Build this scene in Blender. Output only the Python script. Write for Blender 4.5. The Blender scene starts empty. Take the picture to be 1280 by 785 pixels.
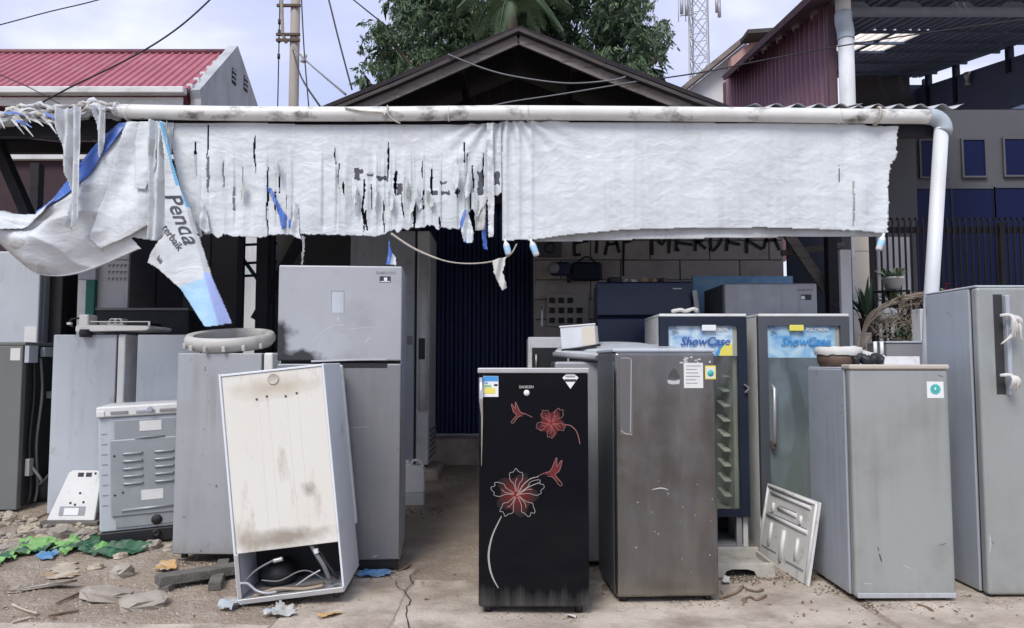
import bpy, math, random
from mathutils import Vector, Matrix, noise, Euler

R = math.radians
sc = bpy.context.scene
COL = sc.collection

# ------------------------------------------------------------------ camera
CAM_Z = 1.30
PITCH = 3.68
FPX = 924.4                      # focal length in photo pixels (1280 wide)
cam = bpy.data.cameras.new('camera')
cam.sensor_width = 36.0
cam.lens = 36.0 * FPX / 1280.0
cam.clip_start = 0.05
cam.clip_end = 2000.0
camo = bpy.data.objects.new('camera', cam)
COL.objects.link(camo)
camo.location = (0, 0, CAM_Z)
camo.rotation_euler = (R(90 + PITCH), 0, 0)
sc.camera = camo

# ------------------------------------------------------------------ sky + sun + exposure
SUN_EL, SUN_AZ = 50.0, -24.0      # soft overcast sun, behind the camera and to the left
world = bpy.data.worlds.new('World')
sc.world = world
world.use_nodes = True
wn, wl = world.node_tree.nodes, world.node_tree.links
wn.clear()
w_out = wn.new('ShaderNodeOutputWorld')
w_sky = wn.new('ShaderNodeTexSky')
w_sky.sky_type = 'NISHITA'
w_sky.sun_disc = False
w_sky.sun_elevation = R(SUN_EL)
w_sky.sun_rotation = R(180 + SUN_AZ)
w_bg = wn.new('ShaderNodeBackground')
w_bg.inputs['Strength'].default_value = 0.10
wl.new(w_sky.outputs[0], w_bg.inputs['Color'])
w_tc = wn.new('ShaderNodeTexCoord')
w_map = wn.new('ShaderNodeMapping')
w_map.inputs['Location'].default_value = (1.3, 0.4, 0.2)
w_map.inputs['Scale'].default_value = (1.0, 1.0, 1.7)
wl.new(w_tc.outputs['Generated'], w_map.inputs['Vector'])
w_no = wn.new('ShaderNodeTexNoise')
w_no.inputs['Scale'].default_value = 2.1
w_no.inputs['Detail'].default_value = 7.0
w_no.inputs['Roughness'].default_value = 0.52
w_no.inputs['Distortion'].default_value = 0.35
wl.new(w_map.outputs[0], w_no.inputs['Vector'])
w_cr = wn.new('ShaderNodeValToRGB')
e = w_cr.color_ramp.elements
e[0].position, e[0].color = 0.40, (0.485, 0.54, 0.79, 1)
e[1].position, e[1].color = 0.72, (1.06, 1.06, 1.10, 1)
m_ = e.new(0.56); m_.color = (0.64, 0.67, 0.88, 1)
wl.new(w_no.outputs['Fac'], w_cr.inputs['Fac'])
w_cl = wn.new('ShaderNodeBackground')
w_cl.inputs['Strength'].default_value = 0.64
wl.new(w_cr.outputs['Color'], w_cl.inputs['Color'])
w_mix = wn.new('ShaderNodeMixShader')
w_mix.inputs[0].default_value = 0.86
wl.new(w_bg.outputs[0], w_mix.inputs[1])
wl.new(w_cl.outputs[0], w_mix.inputs[2])
wl.new(w_mix.outputs[0], w_out.inputs['Surface'])

sl = bpy.data.lights.new('sun', 'SUN')
sl.energy = 1.5
sl.angle = R(24)
sl.color = (1.0, 0.975, 0.90)
so = bpy.data.objects.new('sun', sl)
COL.objects.link(so)
so.location = (-4, -8, 14)
so.rotation_euler = (R(90 - SUN_EL), 0, R(SUN_AZ))

sc.view_settings.view_transform = 'Standard'
sc.view_settings.look = 'None'
sc.view_settings.exposure = 0.95
sc.view_settings.gamma = 1.0
sc.view_settings.use_curve_mapping = False
sc.render.engine = 'CYCLES'
sc.cycles.use_denoising = True
sc.cycles.max_bounces = 5
sc.cycles.use_adaptive_sampling = True
sc.cycles.adaptive_threshold = 0.02

# ------------------------------------------------------------------ helpers
_p = R(PITCH)
def ray(px, py):
    xr = (px - 640.0) / FPX
    yu = (392.5 - py) / FPX
    return Vector((xr, math.cos(_p) - yu * math.sin(_p), math.sin(_p) + yu * math.cos(_p)))
def at(px, py, Y):
    """point of the place at depth Y that the photograph shows at (px, py)"""
    d = ray(px, py); s = Y / d.y
    return Vector((d.x * s, Y, CAM_Z + d.z * s))

def sm(a, b, x):
    t = min(1.0, max(0.0, (x - a) / (b - a)))
    return t * t * (3 - 2 * t)
def gbase(x, y):
    return 0.27 * sm(5.0, 8.0, y) * (1.0 if y < 9 else 1.0)
def gz(x, y):
    n = noise.noise(Vector((x * 0.9, y * 0.9, 3.1))) * 0.012 + noise.noise(Vector((x * 3.1, y * 3.1, 7.7))) * 0.005
    left = sm(-1.2, -2.2, x) * sm(3.4, 4.3, y)
    n += left * (0.012 + 0.028 * noise.noise(Vector((x * 2.3, y * 2.3, 1.7))) + 0.012 * noise.noise(Vector((x * 7.0, y * 7.0, 4.2))))
    if abs(x) > 12 or y > 14 or y < 0:
        n = 0.0
    return gbase(x, y) + n
def ground(px, py):
    d = ray(px, py); Y = 3.0
    for _ in range(40):
        p = at(px, py, Y)
        z = gbase(p.x, Y)
        s = (z - CAM_Z) / d.z
        Y = 0.5 * Y + 0.5 * d.y * s
    p = at(px, py, Y)
    return Vector((p.x, p.y, gbase(p.x, p.y)))

def N3(x, y, z=0.0):
    return noise.noise(Vector((x, y, z)))
def fbm(x, y, z=0.0, o=4):
    a, f, s = 0.0, 1.0, 1.0
    for _ in range(o):
        a += s * noise.noise(Vector((x * f, y * f, z * f))); f *= 2.03; s *= 0.5
    return a

def thing(name, label, cat, loc=(0, 0, 0), rz=0.0, group=None, rx=0.0, ry=0.0):
    o = bpy.data.objects.new(name, None)
    o.empty_display_size = 0.1
    COL.objects.link(o)
    o.location = loc; o.rotation_euler = (rx, ry, rz)
    o['label'] = label; o['category'] = cat
    if group: o['group'] = group
    return o
def tag(o, label, cat, group=None):
    o['label'] = label; o['category'] = cat
    if group: o['group'] = group
    return o
def struct(o):
    o['kind'] = 'structure'; return o
def stuff(o, label=None, cat=None):
    o['kind'] = 'stuff'
    if label: o['label'] = label
    if cat: o['category'] = cat
    return o
def dup(o, parent=None, loc=None, rot=None, label=None):
    c = o.copy(); COL.objects.link(c); c.parent = parent
    if loc is not None: c.location = loc
    if rot is not None: c.rotation_euler = rot
    if label: c['label'] = label
    for ch in list(o.children):
        dup(ch, c)
    return c

class MB:
    def __init__(s): s.v = []; s.f = []; s.m = []; s.sm = []
    def face(s, idx, m=0, smooth=False): s.f.append(tuple(idx)); s.m.append(m); s.sm.append(smooth)
    def add(s, pts):
        n = len(s.v); s.v.extend(Vector(p) for p in pts); return n
    def box(s, lo, hi, m=0, rot=None, piv=None):
        x0, y0, z0 = lo; x1, y1, z1 = hi
        P = [Vector(p) for p in ((x0,y0,z0),(x1,y0,z0),(x1,y1,z0),(x0,y1,z0),(x0,y0,z1),(x1,y0,z1),(x1,y1,z1),(x0,y1,z1))]
        if rot is not None:
            c = Vector(piv) if piv is not None else (Vector(lo) + Vector(hi)) / 2
            M = Euler(rot).to_matrix()
            P = [M @ (p - c) + c for p in P]
        n = s.add(P)
        for q in ((0,3,2,1),(4,5,6,7),(0,1,5,4),(1,2,6,5),(2,3,7,6),(3,0,4,7)):
            s.face([n + i for i in q], m)
        return s
    def beam(s, a, b, w, h, m=0, up=(0, 0, 1)):
        a, b = Vector(a), Vector(b); d = (b - a).normalized()
        u = Vector(up)
        if abs(d.dot(u)) > 0.98: u = Vector((0, 1, 0))
        x = d.cross(u).normalized(); y = x.cross(d).normalized()
        P = []
        for p in (a, b):
            for sx, sy in ((-1,-1),(1,-1),(1,1),(-1,1)):
                P.append(p + x * (sx * w / 2) + y * (sy * h / 2))
        n = s.add(P)
        for q in ((0,1,2,3),(7,6,5,4),(0,4,5,1),(1,5,6,2),(2,6,7,3),(3,7,4,0)):
            s.face([n + i for i in q], m)
        return s
    def tube(s, pts, r, seg=8, m=0, cap=True):
        pts = [Vector(p) for p in pts]; k = len(pts)
        rs = r if isinstance(r, (list, tuple)) else [r] * k
        t = [(pts[min(i + 1, k - 1)] - pts[max(i - 1, 0)]).normalized() for i in range(k)]
        u = Vector((0, 0, 1))
        if abs(t[0].dot(u)) > 0.9: u = Vector((1, 0, 0))
        x = t[0].cross(u).normalized()
        base = len(s.v)
        for i in range(k):
            x = (x - t[i] * x.dot(t[i])).normalized(); y = t[i].cross(x)
            s.add([pts[i] + (x * math.cos(2*math.pi*j/seg) + y * math.sin(2*math.pi*j/seg)) * rs[i] for j in range(seg)])
        for i in range(k - 1):
            for j in range(seg):
                a = base + i * seg + j; b = base + i * seg + (j + 1) % seg
                s.face((a, b, b + seg, a + seg), m, True)
        if cap:
            s.face([base + j for j in reversed(range(seg))], m)
            s.face([base + (k - 1) * seg + j for j in range(seg)], m)
        return s
    def lathe(s, prof, seg=32, m=0, c=(0, 0, 0), sy=1.0, cap=False):
        c = Vector(c); base = len(s.v); k = len(prof)
        for r, z in prof:
            s.add([c + Vector((r * math.cos(2*math.pi*j/seg), sy * r * math.sin(2*math.pi*j/seg), z)) for j in range(seg)])
        for i in range(k - 1):
            for j in range(seg):
                a = base + i * seg + j; b = base + i * seg + (j + 1) % seg
                s.face((a, b, b + seg, a + seg), m, True)
        if cap:
            s.face([base + j for j in reversed(range(seg))], m)
            s.face([base + (k - 1) * seg + j for j in range(seg)], m)
        return s
    def prism(s, outline, y0, y1, m=0):
        """outline in x,z, extruded along y"""
        k = len(outline)
        a = s.add([(x, y0, z) for x, z in outline]); b = s.add([(x, y1, z) for x, z in outline])
        s.face([a + i for i in range(k)], m)
        s.face([b + i for i in reversed(range(k))], m)
        for i in range(k):
            j = (i + 1) % k
            s.face((a + j, a + i, b + i, b + j), m)
        return s
    def ribbon(s, pts, w, nrm=(0, -1, 0), m=0):
        pts = [Vector(p) for p in pts]; k = len(pts); nrm = Vector(nrm)
        ws = w if isinstance(w, (list, tuple)) else [w] * k
        base = len(s.v)
        for i in range(k):
            t = (pts[min(i + 1, k - 1)] - pts[max(i - 1, 0)]).normalized()
            sd = t.cross(nrm).normalized()
            s.add([pts[i] - sd * ws[i] / 2, pts[i] + sd * ws[i] / 2])
        for i in range(k - 1):
            a = base + 2 * i
            s.face((a, a + 1, a + 3, a + 2), m)
        return s
    def build(s, name, mats, parent=None, loc=(0, 0, 0), rot=(0, 0, 0), bevel=0.0, seg=2, smooth=False, solid=0.0):
        me = bpy.data.meshes.new(name)
        me.from_pydata([tuple(v) for v in s.v], [], s.f)
        if not isinstance(mats, (list, tuple)): mats = [mats]
        for mm in mats: me.materials.append(mm)
        me.polygons.foreach_set('material_index', s.m)
        me.polygons.foreach_set('use_smooth', [True] * len(s.f) if (smooth or bevel) else s.sm)
        me.update()
        o = bpy.data.objects.new(name, me); COL.objects.link(o)
        o.parent = parent; o.location = loc; o.rotation_euler = rot
        if solid:
            sd = o.modifiers.new('thickness', 'SOLIDIFY'); sd.thickness = solid; sd.offset = 0
        if bevel:
            b = o.modifiers.new('bevel', 'BEVEL'); b.width = bevel; b.segments = seg
            b.limit_method = 'ANGLE'; b.angle_limit = R(40); b.harden_normals = True
        return o

def bx(name, lo, hi, m, parent=None, bevel=0.004, seg=2, rot=None, piv=None):
    return MB().box(lo, hi, 0, rot, piv).build(name, m, parent, bevel=bevel, seg=seg)

def text(name, s, size, m, parent, loc, rot=(R(90), 0, 0), shear=0.0, ext=0.0008, bold=0.0, align='CENTER', sx=1.0):
    cu = bpy.data.curves.new('t', 'FONT'); cu.body = s; cu.size = size; cu.shear = shear
    cu.extrude = ext; cu.offset = bold; cu.align_x = align; cu.align_y = 'CENTER'
    cu.resolution_u = 3
    t = bpy.data.objects.new('t', cu); COL.objects.link(t)
    bpy.context.view_layer.update()
    me = bpy.data.meshes.new_from_object(t.evaluated_get(bpy.context.evaluated_depsgraph_get()))
    bpy.data.objects.remove(t); bpy.data.curves.remove(cu)
    me.materials.clear(); me.materials.append(m)
    o = bpy.data.objects.new(name, me); COL.objects.link(o)
    o.parent = parent; o.location = loc; o.rotation_euler = rot; o.scale = (sx, 1, 1)
    return o

def inpoly(x, y, P):
    c = False; j = len(P) - 1
    for i in range(len(P)):
        xi, yi = P[i]; xj, yj = P[j]
        if (yi > y) != (yj > y) and x < (xj - xi) * (y - yi) / (yj - yi) + xi: c = not c
        j = i
    return c

def spline(P, n=8):
    P = [Vector(p) for p in P]; out = []
    for i in range(len(P) - 1):
        p0 = P[max(i-1, 0)]; p1 = P[i]; p2 = P[i+1]; p3 = P[min(i+2, len(P)-1)]
        for k in range(n):
            t = k / n
            out.append(0.5 * ((2*p1) + (p2-p0)*t + (2*p0-5*p1+4*p2-p3)*t*t + (3*p1-p0-3*p2+p3)*t**3))
    out.append(P[-1]); return out

# ------------------------------------------------------------------ materials
def nd(nt, t, **kw):
    n = nt.nodes.new(t)
    for k, v in kw.items():
        if k in n.inputs.keys(): n.inputs[k].default_value = v
        else: setattr(n, k, v)
    return n
def mat(name, col, rough=0.5, metal=0.0, col2=None, vs=4.0, var=0.5, dirt=None, damt=0.0, ds=6.0, stretch=(1, 1, 1),
        dstretch=None, bump=0.0, bs=60.0, rvar=0.0, spec=0.5, coat=0.0, bdist=0.01, dlo=0.5, dhi=0.7, lowdirt=None, trans=0.0, streak=None):
    m = bpy.data.materials.new(name); m.use_nodes = True
    nt = m.node_tree; L = nt.links
    b = nt.nodes['Principled BSDF']
    b.inputs['Roughness'].default_value = rough; b.inputs['Metallic'].default_value = metal
    b.inputs['Specular IOR Level'].default_value = spec
    b.inputs['Coat Weight'].default_value = coat
    if trans: b.inputs['Transmission Weight'].default_value = trans
    b.inputs['Base Color'].default_value = (*col, 1)
    tc = nd(nt, 'ShaderNodeTexCoord'); oi = nd(nt, 'ShaderNodeObjectInfo')
    ad = nd(nt, 'ShaderNodeVectorMath', operation='MULTIPLY_ADD')
    L.new(oi.outputs['Random'], ad.inputs[0]); ad.inputs[1].default_value = (37, 53, 71); 
    L.new(tc.outputs['Object'], ad.inputs[2])
    def nz(scale, st, det=5.0, rg=0.55):
        mp = nd(nt, 'ShaderNodeMapping'); mp.inputs['Scale'].default_value = st
        L.new(ad.outputs[0], mp.inputs['Vector'])
        n = nd(nt, 'ShaderNodeTexNoise', Scale=scale, Detail=det, Roughness=rg)
        L.new(mp.outputs[0], n.inputs['Vector']); return n
    cur = None
    def mixc(fac, a, bcol):
        x = nd(nt, 'ShaderNodeMix', data_type='RGBA')
        L.new(fac, x.inputs['Factor'])
        if a is None: x.inputs['A'].default_value = (*col, 1)
        else: L.new(a, x.inputs['A'])
        x.inputs['B'].default_value = (*bcol, 1)
        return x.outputs['Result']
    def ramp(src, lo, hi, amt):
        r = nd(nt, 'ShaderNodeMapRange'); r.inputs['From Min'].default_value = lo; r.inputs['From Max'].default_value = hi
        r.inputs['To Max'].default_value = amt
        L.new(src, r.inputs['Value']); return r.outputs[0]
    if col2:
        n = nz(vs, stretch)
        cur = mixc(ramp(n.outputs['Fac'], 0.35, 0.65, var), cur, col2)
    if dirt:
        n2 = nz(ds, dstretch or stretch, 7.0, 0.62)
        cur = mixc(ramp(n2.outputs['Fac'], dlo, dhi, damt), cur, dirt)
    if streak:             # rain streaks run down the sheet: (colour, amount)
        ns = nz(9.0, (1.6, 1.6, 0.07), 6.0, 0.65); nq = nz(2.3, (1, 1, 1), 3.0)
        mm_ = nd(nt, 'ShaderNodeMath', operation='MULTIPLY'); L.new(ramp(ns.outputs['Fac'], 0.48, 0.72, streak[1]), mm_.inputs[0]); L.new(ramp(nq.outputs['Fac'], 0.38, 0.6, 1.0), mm_.inputs[1])
        cur = mixc(mm_.outputs[0], cur, streak[0])
    if lowdirt:            # mud splashed on the foot of the thing: (z_top, colour, amount)
        sx = nd(nt, 'ShaderNodeSeparateXYZ'); L.new(tc.outputs['Object'], sx.inputs[0])
        n3 = nz(22.0, (1, 1, 0.12), 5.0, 0.6)
        su = nd(nt, 'ShaderNodeMath', operation='MULTIPLY_ADD'); L.new(n3.outputs['Fac'], su.inputs[0]); su.inputs[1].default_value = lowdirt[0] * 1.6
        mu = nd(nt, 'ShaderNodeMath', operation='MULTIPLY'); L.new(sx.outputs['Z'], mu.inputs[0]); mu.inputs[1].default_value = -1.0
        L.new(mu.outputs[0], su.inputs[2])
        cur = mixc(ramp(su.outputs[0], 0.0, lowdirt[0] * 0.9, lowdirt[2]), cur, lowdirt[1])
    if cur is not None: L.new(cur, b.inputs['Base Color'])
    if rvar:
        n4 = nz(7.0, (1, 1, 1), 5.0)
        r = nd(nt, 'ShaderNodeMapRange'); r.inputs['From Min'].default_value = 0.3; r.inputs['From Max'].default_value = 0.7
        r.inputs['To Min'].default_value = max(0.02, rough - rvar); r.inputs['To Max'].default_value = min(1, rough + rvar)
        L.new(n4.outputs['Fac'], r.inputs['Value']); L.new(r.outputs[0], b.inputs['Roughness'])
    if bump:
        n5 = nz(bs, stretch, 4.0)
        bp = nd(nt, 'ShaderNodeBump', Strength=bump, Distance=bdist)
        L.new(n5.outputs['Fac'], bp.inputs['Height']); L.new(bp.outputs[0], b.inputs['Normal'])
    return m
def crease(m, scale=9.0, strength=0.30, dist=0.012):
    """fold lines of creased vinyl as relief"""
    nt = m.node_tree; L = nt.links; b = nt.nodes['Principled BSDF']
    tc = nd(nt, 'ShaderNodeTexCoord'); no = nd(nt, 'ShaderNodeTexNoise', Scale=3.0, Detail=4.0)
    L.new(tc.outputs['Object'], no.inputs['Vector'])
    mx = nd(nt, 'ShaderNodeVectorMath', operation='MULTIPLY_ADD'); L.new(no.outputs['Color'], mx.inputs[0]); mx.inputs[1].default_value = (0.30, 0.30, 0.30)
    L.new(tc.outputs['Object'], mx.inputs[2])
    mp = nd(nt, 'ShaderNodeMapping'); mp.inputs['Scale'].default_value = (0.55, 1, 1.5); L.new(mx.outputs[0], mp.inputs[0])
    h = None
    for sc_, wt in ((scale, 1.0), (scale * 2.7, 0.45)):
        v = nd(nt, 'ShaderNodeTexVoronoi', feature='F1', Scale=sc_); L.new(mp.outputs[0], v.inputs['Vector'])
        q = nd(nt, 'ShaderNodeMath', operation='MULTIPLY'); L.new(v.outputs['Distance'], q.inputs[0]); q.inputs[1].default_value = wt
        if h is None: h = q.outputs[0]
        else:
            s_ = nd(nt, 'ShaderNodeMath', operation='ADD'); L.new(h, s_.inputs[0]); L.new(q.outputs[0], s_.inputs[1]); h = s_.outputs[0]
    bp = nd(nt, 'ShaderNodeBump', Strength=strength, Distance=dist); L.new(h, bp.inputs['Height'])
    if b.inputs['Normal'].links: L.new(b.inputs['Normal'].links[0].from_socket, bp.inputs['Normal'])
    L.new(bp.outputs[0], b.inputs['Normal'])
def tint(name, c, rough=0.5, metal=0.0, **k): return mat(name, c, rough, metal, **k)

M = {}
M['ground'] = mat('ground', (0.34, 0.275, 0.215), 0.92, col2=(0.22, 0.168, 0.128), vs=1.6, var=0.75, dirt=(0.43, 0.37, 0.305), damt=0.75, ds=3.4, bump=0.9, bs=34, bdist=0.03)
M['slab'] = mat('slab_concrete', (0.54, 0.47, 0.395), 0.9, col2=(0.34, 0.28, 0.225), vs=3.0, var=0.8, dirt=(0.17, 0.13, 0.10), damt=0.8, ds=4.0, dlo=0.46, dhi=0.72, bump=0.7, bs=48, bdist=0.014)
M['stone'] = mat('stone', (0.40, 0.36, 0.31), 0.92, col2=(0.26, 0.22, 0.18), vs=7, var=0.8, bump=0.5, bs=25, bdist=0.01)
M['stone_pale'] = mat('stone_pale', (0.52, 0.46, 0.36), 0.92, col2=(0.36, 0.30, 0.23), vs=9, var=0.8, bump=0.5, bs=30, bdist=0.008)
M['banner'] = mat('banner_vinyl', (0.63, 0.665, 0.685), 0.52, col2=(0.55, 0.58, 0.60), vs=2.5, var=0.7, dirt=(0.45, 0.44, 0.43), damt=0.35, ds=3.5, dstretch=(1.6, 1, 0.7), bump=0.25, bs=26, bdist=0.010, streak=((0.40, 0.385, 0.36), 0.4))
M['banner_old'] = mat('banner_vinyl_dirty', (0.55, 0.57, 0.58), 0.6, col2=(0.46, 0.47, 0.46), vs=4, var=0.8, dirt=(0.34, 0.32, 0.29), damt=0.6, ds=4, bump=0.3, bs=20, bdist=0.012, streak=((0.28, 0.26, 0.23), 0.5))
M['print_dark'] = mat('banner_print_dark', (0.05, 0.05, 0.07), 0.6, col2=(0.12, 0.12, 0.14), vs=14)
M['print_blue'] = mat('banner_print_blue', (0.05, 0.13, 0.48), 0.5, col2=(0.09, 0.20, 0.56), vs=8, dirt=(0.45, 0.5, 0.6), damt=0.4, ds=12)
M['print_sky'] = mat('banner_print_sky', (0.36, 0.60, 0.82), 0.5, col2=(0.52, 0.72, 0.86), vs=9, bump=0.4, bs=25)
M['print_violet'] = mat('banner_print_violet', (0.38, 0.46, 0.80), 0.5, col2=(0.46, 0.52, 0.82), vs=9, bump=0.4, bs=25)
M['print_teal'] = mat('banner_print_teal', (0.10, 0.36, 0.60), 0.5, col2=(0.2, 0.45, 0.66), vs=9)
M['pvc'] = mat('pvc_pipe', (0.72, 0.72, 0.69), 0.45, col2=(0.55, 0.54, 0.50), vs=6, dirt=(0.10, 0.085, 0.07), damt=0.9, ds=7, dstretch=(0.7, 1, 1), dlo=0.54, dhi=0.68, bump=0.1, bs=40)
M['pvc_clean'] = mat('pvc_pipe_white', (0.68, 0.70, 0.73), 0.45, col2=(0.58, 0.60, 0.62), vs=3, dirt=(0.35, 0.33, 0.3), damt=0.4, ds=5, stretch=(1, 1, .3))
M['pvc_grey'] = mat('pvc_elbow_grey', (0.36, 0.42, 0.46), 0.45, col2=(0.45, 0.5, 0.53), vs=8)
M['red_roof'] = mat('red_roof_sheet', (0.38, 0.105, 0.14), 0.55, col2=(0.30, 0.085, 0.115), vs=2, dirt=(0.42, 0.18, 0.20), damt=0.6, ds=3, streak=((0.20, 0.07, 0.085), 0.5))
M['ridge'] = mat('ridge_dark', (0.16, 0.06, 0.075), 0.6, col2=(0.24, 0.1, 0.11), vs=6)
M['fascia'] = mat('white_fascia', (0.66, 0.66, 0.65), 0.6, col2=(0.52, 0.51, 0.49), vs=3, dirt=(0.3, 0.27, 0.23), damt=0.5, ds=6, stretch=(0.5, 1, 1))
M['plaster'] = mat('grey_plaster', (0.44, 0.455, 0.475), 0.85, col2=(0.34, 0.35, 0.365), vs=2.5, dirt=(0.24, 0.24, 0.25), damt=0.6, ds=3, dstretch=(1, 1, .35), bump=0.2, bs=30)
M['plaster_lt'] = mat('pale_plaster', (0.62, 0.62, 0.62), 0.85, col2=(0.5, 0.5, 0.5), vs=2, dirt=(0.32, 0.31, 0.3), damt=0.5, ds=2.5, dstretch=(1, 1, .35), bump=0.2, bs=30)
M['cream_wall'] = mat('cream_pillar', (0.66, 0.60, 0.50), 0.8, col2=(0.58, 0.52, 0.43), vs=2, bump=0.1)
M['maroon'] = mat('maroon_sheet', (0.225, 0.11, 0.155), 0.5, col2=(0.18, 0.088, 0.125), vs=2, dirt=(0.32, 0.19, 0.21), damt=0.5, ds=3, dstretch=(2, 2, .3))
M['maroon_dark'] = mat('maroon_fascia', (0.10, 0.055, 0.07), 0.7, col2=(0.14, 0.075, 0.09), vs=5)
M['pinkwall'] = mat('pink_wall', (0.42, 0.24, 0.22), 0.8, col2=(0.48, 0.3, 0.28), vs=4)
M['dark_wood'] = mat('dark_gable_boards', (0.010, 0.010, 0.018), 0.85, col2=(0.028, 0.014, 0.014), vs=3, stretch=(6, 6, .5), var=0.9, bump=0.3, bs=20)
M['barge'] = mat('weathered_barge_board', (0.17, 0.145, 0.13), 0.9, col2=(0.28, 0.245, 0.22), vs=2.5, stretch=(1, 4, 4), var=0.8, dirt=(0.05, 0.04, 0.035), damt=0.75, ds=5, bump=0.4, bs=30)
M['barge_cap'] = mat('dark_roof_edge', (0.055, 0.048, 0.046), 0.9, col2=(0.10, 0.085, 0.075), vs=6)
M['old_roof'] = mat('old_asbestos_roof', (0.17, 0.155, 0.15), 0.95, col2=(0.10, 0.09, 0.085), vs=3, bump=0.3)
M['navy_steel'] = mat('navy_steel', (0.012, 0.017, 0.034), 0.6, col2=(0.020, 0.026, 0.047), vs=3, spec=0.25)
M['shutter'] = mat('blue_shutter', (0.007, 0.018, 0.095), 0.6, col2=(0.010, 0.024, 0.115), vs=2, dirt=(0.012, 0.014, 0.03), damt=0.5, ds=5)
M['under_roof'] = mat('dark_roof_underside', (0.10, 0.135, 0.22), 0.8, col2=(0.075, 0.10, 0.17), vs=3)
M['beam'] = mat('steel_beam', (0.27, 0.31, 0.39), 0.6, col2=(0.22, 0.255, 0.32), vs=3)
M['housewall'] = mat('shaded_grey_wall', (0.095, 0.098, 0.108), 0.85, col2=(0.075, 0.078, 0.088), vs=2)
M['blueglass'] = mat('blue_window', (0.004, 0.008, 0.045), 0.4, col2=(0.006, 0.011, 0.055), vs=2, spec=0.15)
M['fence'] = mat('fence_black', (0.008, 0.008, 0.011), 0.6, col2=(0.016, 0.015, 0.016), vs=9, spec=0.2)
M['skylight'] = mat('skylight_sheet', (0.80, 0.72, 0.62), 0.5, col2=(0.6, 0.5, 0.42), vs=8, stretch=(6, .6, 1))
_b = M['skylight'].node_tree.nodes['Principled BSDF']
_b.inputs['Transmission Weight'].default_value = 0.0
# translucent corrugated plastic
_nt = M['skylight'].node_tree
_tr = _nt.nodes.new('ShaderNodeBsdfTranslucent'); _tr.inputs['Color'].default_value = (0.97, 0.92, 0.85, 1)
_ms = _nt.nodes.new('ShaderNodeMixShader'); _ms.inputs[0].default_value = 0.93
_nt.links.new(_b.outputs[0], _ms.inputs[1]); _nt.links.new(_tr.outputs[0], _ms.inputs[2])
_nt.links.new(_ms.outputs[0], _nt.nodes['Material Output'].inputs['Surface'])
M['block'] = mat('lightweight_block', (0.40, 0.37, 0.35), 0.95, col2=(0.34, 0.325, 0.31), vs=3, dirt=(0.24, 0.22, 0.2), damt=0.6, ds=5, bump=0.5, bs=40, bdist=0.006)
M['mortar'] = mat('mortar', (0.14, 0.13, 0.12), 0.95, col2=(0.2, 0.185, 0.17), vs=7)
M['spray'] = mat('black_spray_paint', (0.018, 0.018, 0.022), 0.8)
M['pole'] = mat('concrete_pole', (0.36, 0.325, 0.285), 0.9, col2=(0.28, 0.25, 0.22), vs=4, stretch=(3, 3, .4), bump=0.2, bs=40)
M['rust'] = mat('rusty_iron', (0.12, 0.085, 0.06), 0.9, col2=(0.06, 0.045, 0.04), vs=12)
M['wire'] = mat('black_wire', (0.016, 0.016, 0.018), 0.6)
M['greywire'] = mat('grey_wire', (0.16, 0.16, 0.17), 0.6)
M['galv'] = mat('galvanised_steel', (0.36, 0.37, 0.39), 0.5, 0.3, col2=(0.28, 0.29, 0.3), vs=4)
M['leafA'] = mat('leaf_mid', (0.10, 0.165, 0.085), 0.55, col2=(0.12, 0.185, 0.085), vs=0.7, var=0.9)
M['leafB'] = mat('leaf_dark', (0.040, 0.080, 0.048), 0.6, col2=(0.05, 0.092, 0.05), vs=0.7, var=0.9)
M['leafC'] = mat('leaf_light', (0.17, 0.24, 0.125), 0.5, col2=(0.16, 0.215, 0.12), vs=0.7, var=0.9)
M['bark'] = mat('bark', (0.10, 0.075, 0.055), 0.9, col2=(0.06, 0.045, 0.035), vs=6, stretch=(3, 3, .5), bump=0.5, bs=15)
M['dryvine'] = mat('dry_vine', (0.34, 0.28, 0.21), 0.9, col2=(0.20, 0.155, 0.115), vs=10)
# appliances
G1 = (0.335, 0.35, 0.365)
M['silver'] = mat('silver_paint', (0.345, 0.355, 0.37), 0.42, 0.25, col2=(0.29, 0.30, 0.315), vs=1.8, dirt=(0.22, 0.215, 0.21), damt=0.4, ds=5, bump=0.10, bs=4, bdist=0.03, rvar=0.14, streak=((0.19, 0.18, 0.165), 0.55), lowdirt=(0.10, (0.24, 0.21, 0.17), 0.5))
M['silver_warm'] = mat('silver_paint_warm', (0.335, 0.355, 0.345), 0.42, 0.2, col2=(0.285, 0.303, 0.29), vs=1.6, dirt=(0.24, 0.235, 0.22), damt=0.45, ds=4, bump=0.10, bs=3.5, bdist=0.03, rvar=0.14, streak=((0.22, 0.215, 0.195), 0.5), lowdirt=(0.09, (0.25, 0.22, 0.175), 0.5))
M['greyside'] = mat('grey_side_sheet', (0.40, 0.43, 0.48), 0.48, 0.1, col2=(0.35, 0.375, 0.41), vs=1.5, dirt=(0.2, 0.19, 0.18), damt=0.5, ds=9, dlo=0.62, dhi=0.72, rvar=0.14, bump=0.06, bs=4, bdist=0.03, streak=((0.25, 0.25, 0.25), 0.5), lowdirt=(0.10, (0.25, 0.22, 0.18), 0.5))
M['greyside_lt'] = mat('pale_grey_sheet', (0.48, 0.515, 0.56), 0.48, 0.05, col2=(0.42, 0.445, 0.48), vs=1.5, dirt=(0.22, 0.21, 0.2), damt=0.5, ds=7, dlo=0.62, dhi=0.74, rvar=0.14, bump=0.06, bs=4, bdist=0.03, streak=((0.29, 0.28, 0.26), 0.5), lowdirt=(0.10, (0.26, 0.23, 0.19), 0.5))
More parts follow.
